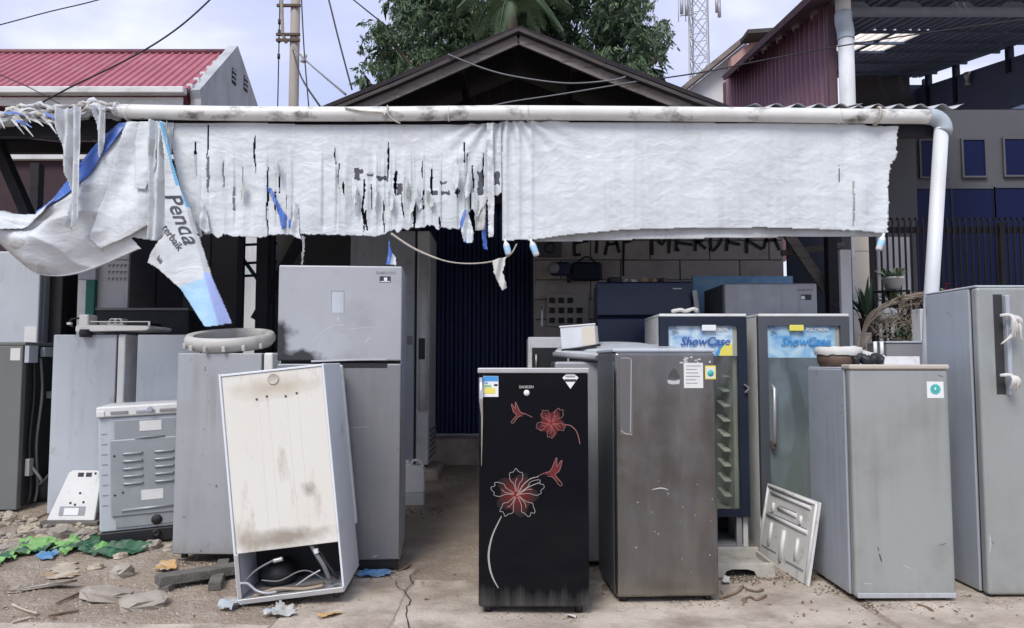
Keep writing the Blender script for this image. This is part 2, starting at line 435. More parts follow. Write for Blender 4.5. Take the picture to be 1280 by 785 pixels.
M['greyspot'] = mat('spotted_grey_sheet', (0.35, 0.365, 0.385), 0.5, 0.1, col2=(0.29, 0.30, 0.31), vs=2, dirt=(0.05, 0.045, 0.04), damt=0.9, ds=16, dlo=0.66, dhi=0.70, lowdirt=(0.16, (0.2, 0.17, 0.13), 0.6), rvar=0.1, streak=((0.2, 0.185, 0.16), 0.6), bump=0.06, bs=4, bdist=0.03)
M['greydark'] = mat('olive_grey_sheet', (0.17, 0.175, 0.165), 0.5, 0.1, col2=(0.14, 0.145, 0.14), vs=2, rvar=0.1)
M['steel'] = mat('brushed_stainless', (0.25, 0.245, 0.238), 0.24, 0.9, col2=(0.155, 0.155, 0.155), vs=1.7, stretch=(2.4, 1, .55), var=0.85, dirt=(0.36, 0.34, 0.31), damt=0.25, ds=5, lowdirt=(0.22, (0.32, 0.285, 0.24), 0.6), rvar=0.12, bump=0.10, bs=3, bdist=0.03)
M['steelside'] = mat('dark_painted_side', (0.075, 0.082, 0.095), 0.45, 0.2, col2=(0.1, 0.105, 0.115), vs=2)
M['gloss_black'] = mat('gloss_black_glass', (0.002, 0.003, 0.006), 0.10, 0.0, spec=0.2, lowdirt=(0.17, (0.115, 0.11, 0.10), 0.75), rvar=0.04)
M['black'] = mat('black_plastic', (0.012, 0.012, 0.014), 0.5)
M['gasket'] = mat('rubber_gasket', (0.03, 0.03, 0.033), 0.7)
M['dark'] = mat('dark_inside', (0.014, 0.015, 0.018), 0.7, col2=(0.03, 0.03, 0.03), vs=9)
M['white'] = mat('white_enamel', (0.70, 0.71, 0.70), 0.4, col2=(0.62, 0.62, 0.60), vs=3, dirt=(0.36, 0.32, 0.26), damt=0.4, ds=7, rvar=0.1)
M['white_plastic'] = mat('white_plastic', (0.72, 0.72, 0.71), 0.45, col2=(0.62, 0.61, 0.58), vs=5, dirt=(0.3, 0.27, 0.23), damt=0.5, ds=12, dlo=0.58)
M['cream_back'] = mat('yellowed_back_panel', (0.70, 0.685, 0.635), 0.5, col2=(0.66, 0.625, 0.54), vs=2.2, stretch=(1.3, 1, .7), dirt=(0.30, 0.235, 0.15), damt=0.65, ds=5, dstretch=(1.6, 1, .5), dlo=0.56, dhi=0.74, lowdirt=(0.13, (0.28, 0.22, 0.15), 0.7), bump=0.04, bs=6, bdist=0.02)
M['white_side'] = mat('bluish_white_sheet', (0.70, 0.74, 0.78), 0.42, col2=(0.64, 0.67, 0.71), vs=2, dirt=(0.4, 0.37, 0.32), damt=0.5, ds=6, dlo=0.6)
M['galv_back'] = mat('washer_back_sheet', (0.34, 0.365, 0.385), 0.42, 0.35, col2=(0.27, 0.29, 0.305), vs=3, dirt=(0.45, 0.47, 0.49), damt=0.5, ds=5, dstretch=(1, 1, .4), bump=0.06, bs=10, rvar=0.1)
M['chrome'] = mat('chrome', (0.62, 0.62, 0.62), 0.18, 0.95)
M['alu'] = mat('aluminium_trim', (0.50, 0.50, 0.50), 0.4, 0.5, col2=(0.4, 0.39, 0.38), vs=9)
M['beige_trim'] = mat('yellowed_top_trim', (0.48, 0.435, 0.37), 0.5, col2=(0.40, 0.355, 0.30), vs=7)
M['navy_door'] = mat('navy_fridge', (0.010, 0.022, 0.075), 0.35, col2=(0.013, 0.028, 0.085), vs=2)
M['bluewood'] = mat('blue_painted_board', (0.13, 0.30, 0.52), 0.7, col2=(0.24, 0.42, 0.62), vs=6, dirt=(0.34, 0.46, 0.56), damt=0.6, ds=8)
M['paper'] = mat('paper', (0.70, 0.70, 0.69), 0.8, col2=(0.6, 0.6, 0.58), vs=30)
M['sticker_white'] = mat('sticker_white', (0.75, 0.76, 0.76), 0.6)
M['sticker_blue'] = mat('sticker_blue', (0.05, 0.28, 0.62), 0.5)
M['sticker_green'] = mat('sticker_green', (0.28, 0.5, 0.2), 0.5)
M['sticker_yellow'] = mat('sticker_yellow', (0.75, 0.66, 0.12), 0.5)
M['sticker_teal'] = mat('sticker_teal', (0.05, 0.42, 0.40), 0.5)
M['ink'] = mat('ink', (0.03, 0.03, 0.035), 0.6)
M['ink_grey'] = mat('ink_grey', (0.25, 0.25, 0.26), 0.6)
M['line_silver'] = mat('silver_line_print', (0.36, 0.33, 0.315), 0.4)
M['line_rose'] = mat('rose_line_print', (0.27, 0.12, 0.115), 0.4)
M['showblue'] = mat('showcase_letter_blue', (0.03, 0.10, 0.36), 0.5)
M['soot'] = mat('soot', (0.03, 0.03, 0.032), 0.7)
M['scratch'] = mat('scratch_mark', (0.06, 0.06, 0.06), 0.6)
M['scratch_lt'] = mat('pale_scratch', (0.47, 0.48, 0.49), 0.5)
M['green_paint'] = mat('green_paint', (0.01, 0.13, 0.10), 0.6)
M['cardboard'] = mat('cardboard', (0.36, 0.26, 0.17), 0.9, col2=(0.45, 0.34, 0.24), vs=8)
M['brown'] = mat('brown_plastic_tub', (0.085, 0.05, 0.035), 0.6, col2=(0.12, 0.07, 0.05), vs=10)
M['tarp_green'] = mat('green_tarp', (0.018, 0.085, 0.045), 0.6, col2=(0.04, 0.15, 0.07), vs=6, dirt=(0.2, 0.19, 0.15), damt=0.5, ds=8, bump=0.4, bs=40)
M['tarp_lime'] = mat('lime_tarp', (0.14, 0.34, 0.09), 0.55, col2=(0.24, 0.48, 0.15), vs=6, dirt=(0.30, 0.28, 0.2), damt=0.8, ds=9, bump=0.4, bs=40)
M['blue_plastic'] = mat('blue_plastic', (0.07, 0.22, 0.45), 0.5, col2=(0.20, 0.34, 0.48), vs=24, dirt=(0.28, 0.26, 0.23), damt=0.7, ds=14)
M['grey_wood'] = mat('weathered_timber', (0.17, 0.155, 0.14), 0.9, col2=(0.10, 0.09, 0.082), vs=3, stretch=(.6, 9, 9), var=0.9, bump=0.7, bs=14, bdist=0.012)
M['orange'] = mat('orange_peel', (0.50, 0.28, 0.10), 0.7, col2=(0.55, 0.40, 0.22), vs=14, dirt=(0.3, 0.22, 0.15), damt=0.6, ds=20)
M['dry_leaf'] = mat('dry_leaf', (0.15, 0.10, 0.065), 0.9, col2=(0.30, 0.22, 0.15), vs=9)
M['jerry'] = mat('jerry_can_plastic', (0.80, 0.81, 0.80), 0.4, col2=(0.74, 0.75, 0.74), vs=5)
M['jerry_low'] = mat('jerry_can_liquid', (0.55, 0.58, 0.59), 0.4)
M['rag'] = mat('white_rag', (0.64, 0.63, 0.60), 0.9, col2=(0.46, 0.44, 0.41), vs=18)
M['rope'] = mat('old_rope', (0.45, 0.41, 0.36), 0.9, col2=(0.32, 0.29, 0.25), vs=14)
M['brown_shed'] = mat('brown_shed_wood', (0.024, 0.023, 0.030), 0.9, col2=(0.015, 0.015, 0.021), vs=3, stretch=(.8, 6, 6), var=0.8)
M['shed_panel'] = mat('grey_brown_panel', (0.085, 0.078, 0.076), 0.9, col2=(0.06, 0.056, 0.056), vs=2)
M['maroon_lattice'] = mat('maroon_brick', (0.045, 0.024, 0.030), 0.9, col2=(0.03, 0.017, 0.022), vs=8)
M['styro'] = mat('liner_panel_white', (0.66, 0.655, 0.64), 0.6, col2=(0.56, 0.54, 0.51), vs=6, dirt=(0.34, 0.29, 0.23), damt=0.6, ds=9, dlo=0.55, bump=0.2, bs=40)
def glass_mat(name, col, a=0.35, rough=0.06):
    m = bpy.data.materials.new(name); m.use_nodes = True
    nt = m.node_tree; b = nt.nodes['Principled BSDF']
    b.inputs['Base Color'].default_value = (*col, 1); b.inputs['Roughness'].default_value = rough
    tr = nt.nodes.new('ShaderNodeBsdfTransparent'); tr.inputs['Color'].default_value = (0.90, 0.92, 0.90, 1)
    mx = nt.nodes.new('ShaderNodeMixShader')
    no = nt.nodes.new('ShaderNodeTexNoise'); no.inputs['Scale'].default_value = 5; no.inputs['Detail'].default_value = 6; no.inputs['Distortion'].default_value = 1.2
    tc = nt.nodes.new('ShaderNodeTexCoord'); mp = nt.nodes.new('ShaderNodeMapping'); mp.inputs['Scale'].default_value = (1, 1, .35)
    nt.links.new(tc.outputs['Object'], mp.inputs[0]); nt.links.new(mp.outputs[0], no.inputs[0])
    mr = nt.nodes.new('ShaderNodeMapRange'); mr.inputs['From Min'].default_value = .42; mr.inputs['From Max'].default_value = .72
    mr.inputs['To Min'].default_value = a; mr.inputs['To Max'].default_value = min(1, a + .35)
    nt.links.new(no.outputs['Fac'], mr.inputs[0]); nt.links.new(mr.outputs[0], mx.inputs[0])
    nt.links.new(tr.outputs[0], mx.inputs[1]); nt.links.new(b.outputs[0], mx.inputs[2])
    nt.links.new(mx.outputs[0], nt.nodes['Material Output'].inputs['Surface'])
    return m
M['showglass'] = glass_mat('dusty_showcase_glass', (0.26, 0.28, 0.28), 0.06)
M['showglass2'] = glass_mat('smeared_showcase_glass', (0.30, 0.36, 0.40), 0.20)
M['liner'] = mat('showcase_liner', (0.36, 0.37, 0.31), 0.6, col2=(0.28, 0.29, 0.25), vs=3)
def sign_mat(name, c0, c1, c2):
    m = mat(name, c0, 0.45); nt = m.node_tree; b = nt.nodes['Principled BSDF']
    tc = nt.nodes.new('ShaderNodeTexCoord'); no = nt.nodes.new('ShaderNodeTexNoise')
    no.inputs['Scale'].default_value = 5; no.inputs['Distortion'].default_value = 1.5
    nt.links.new(tc.outputs['Object'], no.inputs[0])
    cr = nt.nodes.new('ShaderNodeValToRGB'); el = cr.color_ramp.elements
    el[0].position = .36; el[0].color = (*c0, 1); el[1].position = .66; el[1].color = (*c2, 1)
    q = el.new(.52); q.color = (*c1, 1)
    nt.links.new(no.outputs['Fac'], cr.inputs[0]); nt.links.new(cr.outputs[0], b.inputs['Base Color']); return m
M['sign1'] = sign_mat('showcase_sign_print', (0.22, 0.38, 0.58), (0.55, 0.68, 0.76), (0.76, 0.80, 0.78))
M['sign2'] = sign_mat('showcase_sign_faded', (0.14, 0.33, 0.56), (0.36, 0.56, 0.70), (0.58, 0.72, 0.74))
def flower_mat():
    m = mat('red_flower_print', (0.004, 0.0045, 0.007), 0.2); nt = m.node_tree; b = nt.nodes['Principled BSDF']
    tc = nt.nodes.new('ShaderNodeTexCoord'); vm = nt.nodes.new('ShaderNodeVectorMath'); vm.operation = 'LENGTH'
    nt.links.new(tc.outputs['Object'], vm.inputs[0])
    cr = nt.nodes.new('ShaderNodeValToRGB'); el = cr.color_ramp.elements
    el[0].position = 0.0; el[0].color = (0.22, 0.014, 0.014, 1); el[1].position = 0.105; el[1].color = (0.006, 0.005, 0.007, 1)
    q = el.new(.05); q.color = (0.085, 0.008, 0.010, 1)
    nt.links.new(vm.outputs['Value'], cr.inputs[0]); nt.links.new(cr.outputs[0], b.inputs['Base Color']); return m
M['flower'] = flower_mat()
M['red_print'] = mat('red_bird_print', (0.12, 0.014, 0.014), 0.3)

M['soil'] = mat('dark_soil', (0.09, 0.07, 0.055), 0.95, col2=(0.14, 0.11, 0.085), vs=12)
M['dirty_base'] = mat('dirty_base_plastic', (0.48, 0.46, 0.41), 0.7, col2=(0.32, 0.29, 0.24), vs=7, dirt=(0.2, 0.17, 0.13), damt=0.7, ds=8)
M['clothgrey'] = mat('grey_cloth', (0.26, 0.25, 0.24), 0.9, col2=(0.40, 0.39, 0.37), vs=14)
M['shelf'] = mat('shelf_rest_plastic', (0.46, 0.48, 0.43), 0.6)
M['ring'] = mat('aged_ring_plastic', (0.52, 0.51, 0.48), 0.5, col2=(0.42, 0.405, 0.375), vs=6, dirt=(0.25, 0.225, 0.19), damt=0.6, ds=9)
M['grip'] = mat('grip_metal', (0.17, 0.17, 0.17), 0.4, 0.6)
M['silver_low'] = mat('silver_low_darker', (0.235, 0.24, 0.25), 0.38, 0.35, col2=(0.20, 0.205, 0.21), vs=1.8, bump=0.10, bs=4, bdist=0.03, rvar=0.12, streak=((0.15, 0.145, 0.135), 0.5), lowdirt=(0.08, (0.2, 0.17, 0.14), 0.5))  # darker tone of the silver, used on the lower door
for _k in ('banner', 'banner_old'): crease(M[_k])
# ================================================================== THE SETTING
def axis(lo, hi, fine_lo, fine_hi, step):
    a = []
    x = fine_lo
    while x <= fine_hi + 1e-6: a.append(x); x += step
    s = step
    while a[-1] < hi: s *= 1.5; a.append(min(hi, a[-1] + s))
    s = step
    while a[0] > lo: s *= 1.5; a.insert(0, max(lo, a[0] - s))
    return a
def make_ground():
    xs = axis(-300, 300, -5.2, 4.6, 0.07); ys = axis(-120, 500, 2.6, 8.4, 0.07)
    b = MB()
    for y in ys:
        for x in xs: b.v.append(Vector((x, y, gz(x, y))))
    n = len(xs)
    for j in range(len(ys) - 1):
        for i in range(n - 1):
            a = j * n + i; b.face((a, a + 1, a + n + 1, a + n), 0, True)
    return struct(b.build('ground', M['ground']))
GROUND = make_ground()
random.seed(5)
def slab(x0, x1, y0, y1, seed, fade):
    """one poured slab of the forecourt; broken edges sink into the dirt"""
    b = MB(); nx = int((x1 - x0) / 0.045); ny = int((y1 - y0) / 0.045)
    for j in range(ny + 1):
        for i in range(nx + 1):
            x = x0 + (x1 - x0) * i / nx; y = y0 + (y1 - y0) * j / ny
            e = 1.0
            d = [(x - x0), (x1 - x), (y1 - y)]
            for k in range(3):
                if fade[k] > 0: e = min(e, (d[k] + 0.22 * N3(x * 2.2 + seed, y * 2.2)) / fade[k])
                else: e = min(e, d[k] / 0.012 if d[k] < 0.012 else 1)
            e = max(-1, min(1, e))
            z = gz(x, y) + 0.007 * e - (0.012 if e < 0 else 0) + 0.002 * N3(x * 9, y * 9, seed)
            b.v.append(Vector((x, y, z)))
    for j in range(ny):
        for i in range(nx):
            a = j * (nx + 1) + i; b.face((a, a + 1, a + nx + 2, a + nx + 1), 0, True)
    return b.build('paving_slab', M['slab'], GROUND)
slab(-1.18, -0.605, 1.2, 4.75, 1.0, (0.12, 0, 0.3))
slab(-0.595, 1.9, 1.2, 4.5, 4.0, (0, 0, 0.5))
slab(1.91, 4.4, 1.2, 4.6, 8.0, (0, 0.2, 0.4))
slab(-4.6, -1.20, 1.2, 3.75, 12.0, (0.2, 0.2, 0.35))
def crack(pts, w):
    P = []
    for (px, py) in pts:
        g = ground(px, py); P.append(Vector((g.x, g.y, gz(g.x, g.y) + 0.0125)))
    P = spline(P, 5)
    P = [p + Vector((0.012 * N3(p.x * 30, p.y * 30), 0, 0)) for p in P]
    b = MB().ribbon(P, [w * (0.5 + 0.9 * abs(N3(p.y * 17, p.x * 11))) for p in P], (0, 0, 1))
    return b.build('crack', M['dark'], GROUND)
crack([(524, 714), (512, 722), (516, 733), (506, 741), (513, 752), (507, 766), (512, 790)], 0.009)
crack([(506, 741), (497, 737), (494, 730)], 0.006)

def sheet(name, o, u, v, n, width, length, pitch, amp, m, parent, mode='sine', seg=6, thick=0.0):
    """profiled metal sheet: o corner, u across the ribs, v along them, n outwards"""
    o, u, v, n = Vector(o), Vector(u).normalized(), Vector(v).normalized(), Vector(n).normalized()
    prof = []
    k = max(1, int(round(width / pitch)))
    if mode == 'sine':
        for i in range(k * seg + 1):
            prof.append((width * i / (k * seg), amp * 0.5 * (1 + math.cos(2 * math.pi * i / seg))))
    else:
        p = width / k
        for i in range(k):
            for t, h in ((0, 0), (0.56, 0), (0.66, 1), (0.86, 1), (0.96, 0)):
                prof.append((p * (i + t), amp * h))
        prof.append((width, 0))
    b = MB(); nv = 2
    for j in range(nv):
        for s_, h in prof: b.v.append(o + u * s_ + n * h + v * (length * j / (nv - 1)))
    q = len(prof)
    for i in range(q - 1): b.face((i, i + 1, q + i + 1, q + i), 0, mode == 'sine')
    return b.build(name, m, parent, solid=thick or 0.002)

# ---------------------------------------------------------------- red roofed house, left background
def red_house():
    Y1 = 11.0
    e = at(236, 112, Y1); rdg = at(286, 57, 12.55)
    XR = e.x
    t = thing('house', 'white plastered house with red ribbed metal roof behind the awning', 'house', (XR, Y1, 0))
    zr = rdg.z - 0.14; ze = e.z
    sl_ = Vector((0, 12.55 - Y1, zr - ze)); L = sl_.length
    roof = MB().box((-8.2, 0.02, 0), (-0.02, 0.06, 0.02)).build('roof', M['ridge'], t, loc=(0, 0, ze - 0.03))
    n = Vector((0, -(zr - ze), 1.55)).normalized()
    for i in range(10):
        sheet('roof_sheet', (-0.8 * (i + 1), 0.0, ze - ze + 0.03), (1, 0, 0), sl_, n, 0.795, L, 0.133, 0.024, M['red_roof'], roof, 'trap')
    sheet('roof_sheet', (-8.0, 12.55 - Y1, zr - ze + 0.03), (1, 0, 0), (0, 1.6, -0.95), (0, 0.5, 1), 8.0, 1.8, 0.2, 0.035, M['red_roof'], roof, 'trap')
    MB().tube([(-8.2, 12.55 - Y1, zr - ze + 0.06), (-0.05, 12.55 - Y1, zr - ze + 0.06)], 0.05, 8).build('ridge_cap', M['ridge'], roof)
    bx('gutter', (-8.2, -0.14, ze - 0.10), (-0.02, 0.0, ze + 0.005), M['fascia'], t, 0.02, 3)
    bx('fascia', (-8.2, 0.02, ze - 0.24), (-0.10, 0.06, ze - 0.105), M['fascia'], t, 0.01)
    zb = at(312, 131, 13.6).z
    out = [(0.12, 0), (0.12, ze - 0.1), (0.06, ze + 0.02), (12.55 - Y1, rdg.z), (13.6 - Y1, zb), (15.2 - Y1, zb - 1.0), (15.2 - Y1, 0)]
    b = MB()
    k = len(out); a = b.add([(0.14, y, z) for y, z in out]); c = b.add([(-0.02, y, z) for y, z in out])
    b.face([a + i for i in range(k)]); b.face([c + i for i in reversed(range(k))])
    for i in range(k):
        j = (i + 1) % k; b.face((a + j, a + i, c + i, c + j))
    b.build('gable_wall', M['plaster'], t)
    bx('front_wall', (-8.2, 0.3, 0), (-0.02, 0.5, ze - 0.2), M['maroon_lattice'], t, 0)
    bx('white_beam', (-8.2, 0.2, at(60, 199, 11.2).z), (-0.02, 0.29, at(60, 183, 11.2).z), M['plaster_lt'], t, 0.01)
    for (px, py, yy) in ((284, 96, 12.4), (295, 105, 12.95)):
        p = at(px, py, yy)
        v = bx('vent', (0.13, yy - Y1 - 0.09, p.z - 0.13), (0.15, yy - Y1 + 0.09, p.z + 0.13), M['dark'], t, 0)
        for q in range(3):
            bx('louvre', (0.145, yy - Y1 - 0.09, p.z - 0.09 + q * 0.08), (0.165, yy - Y1 + 0.09, p.z - 0.06 + q * 0.08), M['plaster'], v, 0)
    # crumbling render where roof meets gable
    for i in range(7):
        f = i / 6.0
        bx('render_edge', (-0.08, 0.08 + 1.4 * f, ze + 0.03 + (zr - ze) * f * 0.92), (0.02, 0.2 + 1.4 * f, ze + 0.13 + (zr - ze) * f * 0.92), M['plaster_lt'], t, 0.02)
red_house()
wall_ = bx('garden_wall', (-4.3, 10.4, 0), (-2.3, 10.55, 3.4), M['plaster_lt'])
tag(wall_, 'pale plastered wall seen through the gap left of the silver fridge', 'wall')

# ---------------------------------------------------------------- utility pole
def utility_pole():
    p = at(367, 130, 15.0)
    t = thing('utility_pole', 'round concrete utility pole rising behind the awning', 'pole', (p.x, 15.0, 0))
    MB().tube([(0, 0, 0), (0, 0, 12)], [0.115, 0.09], 16).build('shaft', M['pole'], t)
    c = at(353, 0, 15.0).x - p.x
    MB().tube([(c + 0.10, -0.12, 14), (c + 0.02, -0.12, at(353, 0, 15).z), (c + 0.05, -0.1, at(353, 45, 15).z), (c + 0.13, -0.1, at(356, 56, 15).z)], 0.035, 8).build('conduit', M['pole'], t)
    MB().tube([(c - 0.02, -0.1, 4), (c - 0.02, -0.1, 13)], 0.012, 6).build('down_cable', M['wire'], t)
    for (py) in (10, 46, 53):
        z = at(360, py, 15).z
        MB().beam((c - 0.08, -0.11, z), (0.14, -0.11, z), 0.05, 0.06).build('clamp', M['rust'], t, bevel=0.008)
    for py in (30, 43, 53, 73):
        z = at(351, py, 15).z
        MB().tube([(c - 0.02, -0.1, z - 0.05), (c - 0.02, -0.1, z + 0.05)], 0.03, 8).build('insulator', M['black'], t)
    z = at(378, 75, 15).z
    MB().lathe([(0.02, -0.1), (0.07, -0.08), (0.05, 0), (0.08, 0.06), (0.02, 0.1)], 10, c=(0.22, -0.1, z)).build('insulator', M['fascia'], t)
utility_pole()

# ---------------------------------------------------------------- central shop house with gable
YG = 6.9
PK = at(648, 41, YG); ELf = at(410, 139, YG); ERt = at(905, 139, YG)
def shop_house():
    t = thing('shop_house', 'dark timber house with weathered gable above the white banner', 'house', (PK.x, 7.9, 0))
    ox, oy = PK.x, 7.9
    sl_l = (PK.z - ELf.z) / (PK.x - ELf.x); sl_r = (PK.z - ERt.z) / (ERt.x - PK.x)
    WL, WR = 2.75, 2.85
    def side(sgn, W, slp):
        ex, ez = sgn * W, PK.z - W * slp
        rf = MB()
        n = rf.add([(0, YG - oy - 0.04, PK.z + 0.035), (ex, YG - oy - 0.04, ez + 0.035), (ex, 5.0, ez + 0.035), (0, 5.0, PK.z + 0.035)])
        rf.face((n, n + 1, n + 2, n + 3))
        r = rf.build('roof', M['dark_wood'], t, solid=0.04)
        m = 7
        for i in range(m):       # sagging board, in short uneven lengths
            f0, f1 = i / m, (i + 1) / m
            sag = lambda f: -0.035 * math.sin(math.pi * f) + 0.012 * N3(f * 5, sgn * 3.0)
            a = Vector((ex * f0, YG - oy, PK.z - W * slp * f0 - 0.07 + sag(f0)))
            b = Vector((ex * f1, YG - oy, PK.z - W * slp * f1 - 0.07 + sag(f1)))
            MB().beam(a, b, 0.03, 0.080 + 0.015 * random.random(), up=(0, 0, 1)).build('barge_board', M['barge'], t, bevel=0.004)
            MB().beam(a + Vector((0, -0.03, 0.07)), b + Vector((0, -0.03, 0.07)), 0.10, 0.035).build('roof_edge', M['barge_cap'], t, bevel=0.004)
        return ez
    side(-1, WL, sl_l); side(1, WR, sl_r)
    bx('gable_backing', (-WL, 0.03, 3.0), (WR, 0.10, PK.z - 0.9), M['dark_wood'], t, 0)
    x = -2.6; random.seed(3)
    while x < 2.7:
        w = random.uniform(0.13, 0.17)
        def top(xx): return PK.z - 0.06 - (abs(xx) * (sl_l if xx < 0 else sl_r))
        y0 = -0.012 - random.random() * 0.012
        zt0, zt1 = top(x), top(x + w)
        if min(zt0, zt1) > 3.1:
            MB().prism([(x, 3.0), (x + w - 0.006, 3.0), (x + w - 0.006, zt1), (x, zt0)], y0, y0 + 0.025).build('gable_board', M['dark_wood'], t)
        x += w
    for s_, W, slp in ((-1, WL, sl_l), (1, WR, sl_r)):
        MB().beam((s_ * 0.55, -0.95, PK.z - 0.55 * slp - 0.10), (s_ * 0.55, 0, PK.z - 0.55 * slp - 0.10), 0.06, 0.09).build('purlin', M['dark_wood'], t)
        MB().beam((s_ * 1.5, -0.95, PK.z - 1.5 * slp - 0.10), (s_ * 1.5, 0, PK.z - 1.5 * slp - 0.10), 0.06, 0.09).build('purlin', M['dark_wood'], t)
    # front of the ground floor, either side of the folding door
    bx('front_wall', (-2.7, 0.12, 0), (at(524, 300, 8.1).x - ox, 0.30, 3.2), M['shed_panel'], t, 0)
    bx('front_wall', (at(668, 300, 8.1).x - ox, 0.12, 0), (2.8, 0.30, 3.2), M['shed_panel'], t, 0)
    bx('door_step', (at(500, 540, 7.9).x - ox, -0.32, 0.0), (at(690, 540, 7.9).x - ox, 0.35, 0.515), M['slab'], t, 0.02)
shop_house()
def folding_door():
    x0, x1 = at(524, 400, 8.0).x, at(667, 400, 8.0).x
    z0, z1 = 0.52, 3.1
    t = thing('folding_door', 'dark blue folding metal shop door behind the black flowered fridge', 'door', ((x0 + x1) / 2, 8.0, z0))
    n = 13; w = (x1 - x0) / n
    for i in range(n):
        a = -(x1 - x0) / 2 + i * w
        b = MB()
        prof = [(0, 0.0), (0.12, -0.03), (0.42, -0.03), (0.5, -0.008), (0.58, -0.03), (0.88, -0.03), (1.0, 0.0)]
        q = b.add([(a + f * w, y, z) for z in (0, z1 - z0) for f, y in prof])
        k = len(prof)
        for j in range(k - 1): b.face((q + j, q + j + 1, q + k + j + 1, q + k + j))
        b.build('door_slat', M['shutter'], t, solid=0.004)
    bx('door_track', (-(x1 - x0) / 2, -0.05, -0.012), ((x1 - x0) / 2, 0.05, 0.012), M['alu'], t, 0)
folding_door()

# ---------------------------------------------------------------- block wall with graffiti
def block_wall():
    Y = 7.4
    x0, x1 = at(668, 320, Y).x, at(980, 320, Y).x
    t = thing('block_wall', 'grey lightweight block wall with black sprayed words behind the fridges', 'wall', ((x0 + x1) / 2, Y, 0.1))
    hw = (x1 - x0) / 2
    bx('mortar', (-hw + 0.02, 0.012, 0), (hw - 0.02, 0.11, 3.0), M['mortar'], t, 0)
    zr = at(800, 325, Y).z - 0.1
    jx = at(850, 335, Y).x - (x0 + x1) / 2
    bl = 0.6; bh = 0.2
    k0 = -int(zr / bh) - 1
    random.seed(11)
    for r in range(k0, 8):
        za = zr + r * bh; zb = za + bh
        if zb < 0.05 or za > 3.0: continue
        off = jx + (0.0 if r % 2 else 0.30)
        x = off - 5 * bl
        while x < hw:
            a, c = max(-hw, x) + 0.005, min(hw, x + bl) - 0.005
            if c - a > 0.05:
                d = random.uniform(-0.004, 0.003)
                bx('block', (a, d, max(0, za) + 0.005), (c, 0.10, zb - 0.005), M['block'], t, 0.004, 1)
            x += bl
    # sprayed capitals, the tops hidden behind the banner: TETAP MERDEKA
    def P(px, py):
        p = at(px, py, Y); return Vector((p.x - (x0 + x1) / 2, -0.0085, p.z - 0.1))
    strokes = {
        'T': [[(690, 286), (712, 285)], [(701, 286), (700, 318)]],
        'E': [[(720, 287), (718, 303), (718, 320)], [(719, 289), (738, 287)], [(719, 304), (735, 301)], [(718, 319), (726, 318)]],
        'T ': [[(738, 287), (756, 286)], [(747, 286), (745, 317)]],
        'A': [[(756, 319), (763, 287), (766, 287), (774, 316)], [(759, 306), (772, 304)]],
        'P': [[(780, 287), (779, 318), (779, 345)], [(780, 288), (791, 287), (794, 295), (788, 301), (780, 303)]],
        'M': [[(815, 319), (816, 289), (827, 306), (836, 287), (836, 317)]],
        'E ': [[(846, 288), (845, 314)], [(846, 289), (862, 287)], [(846, 303), (865, 306)], [(845, 312), (849, 313)]],
        'R': [[(869, 314), (870, 288), (880, 291), (879, 300), (870, 302), (874, 304), (882, 311)]],
        'D': [[(888, 290), (889, 313), (898, 306), (902, 296), (898, 289), (888, 289)]],
        'E  ': [[(910, 289), (908, 314)], [(910, 289), (924, 287)], [(909, 302), (925, 306)]],
        'K': [[(933, 288), (933, 317)], [(948, 289), (934, 300), (940, 304), (953, 312)]],
        'A ': [[(954, 311), (961, 288), (964, 288), (974, 313)], [(956, 301), (970, 300)]],
    }
    for i, (k, ss) in enumerate(strokes.items()):
        b = MB()
        for s_ in ss:
            pts = spline([P(*q) for q in s_], 4)
            b.ribbon(pts, [0.032 + 0.010 * N3(j * 0.7, i) - (0.018 * j / len(pts) if len(s_) == 3 and k == 'P' else 0) for j in range(len(pts))])
        b.build('sprayed_letter', M['spray'], t)
    return t
block_wall()

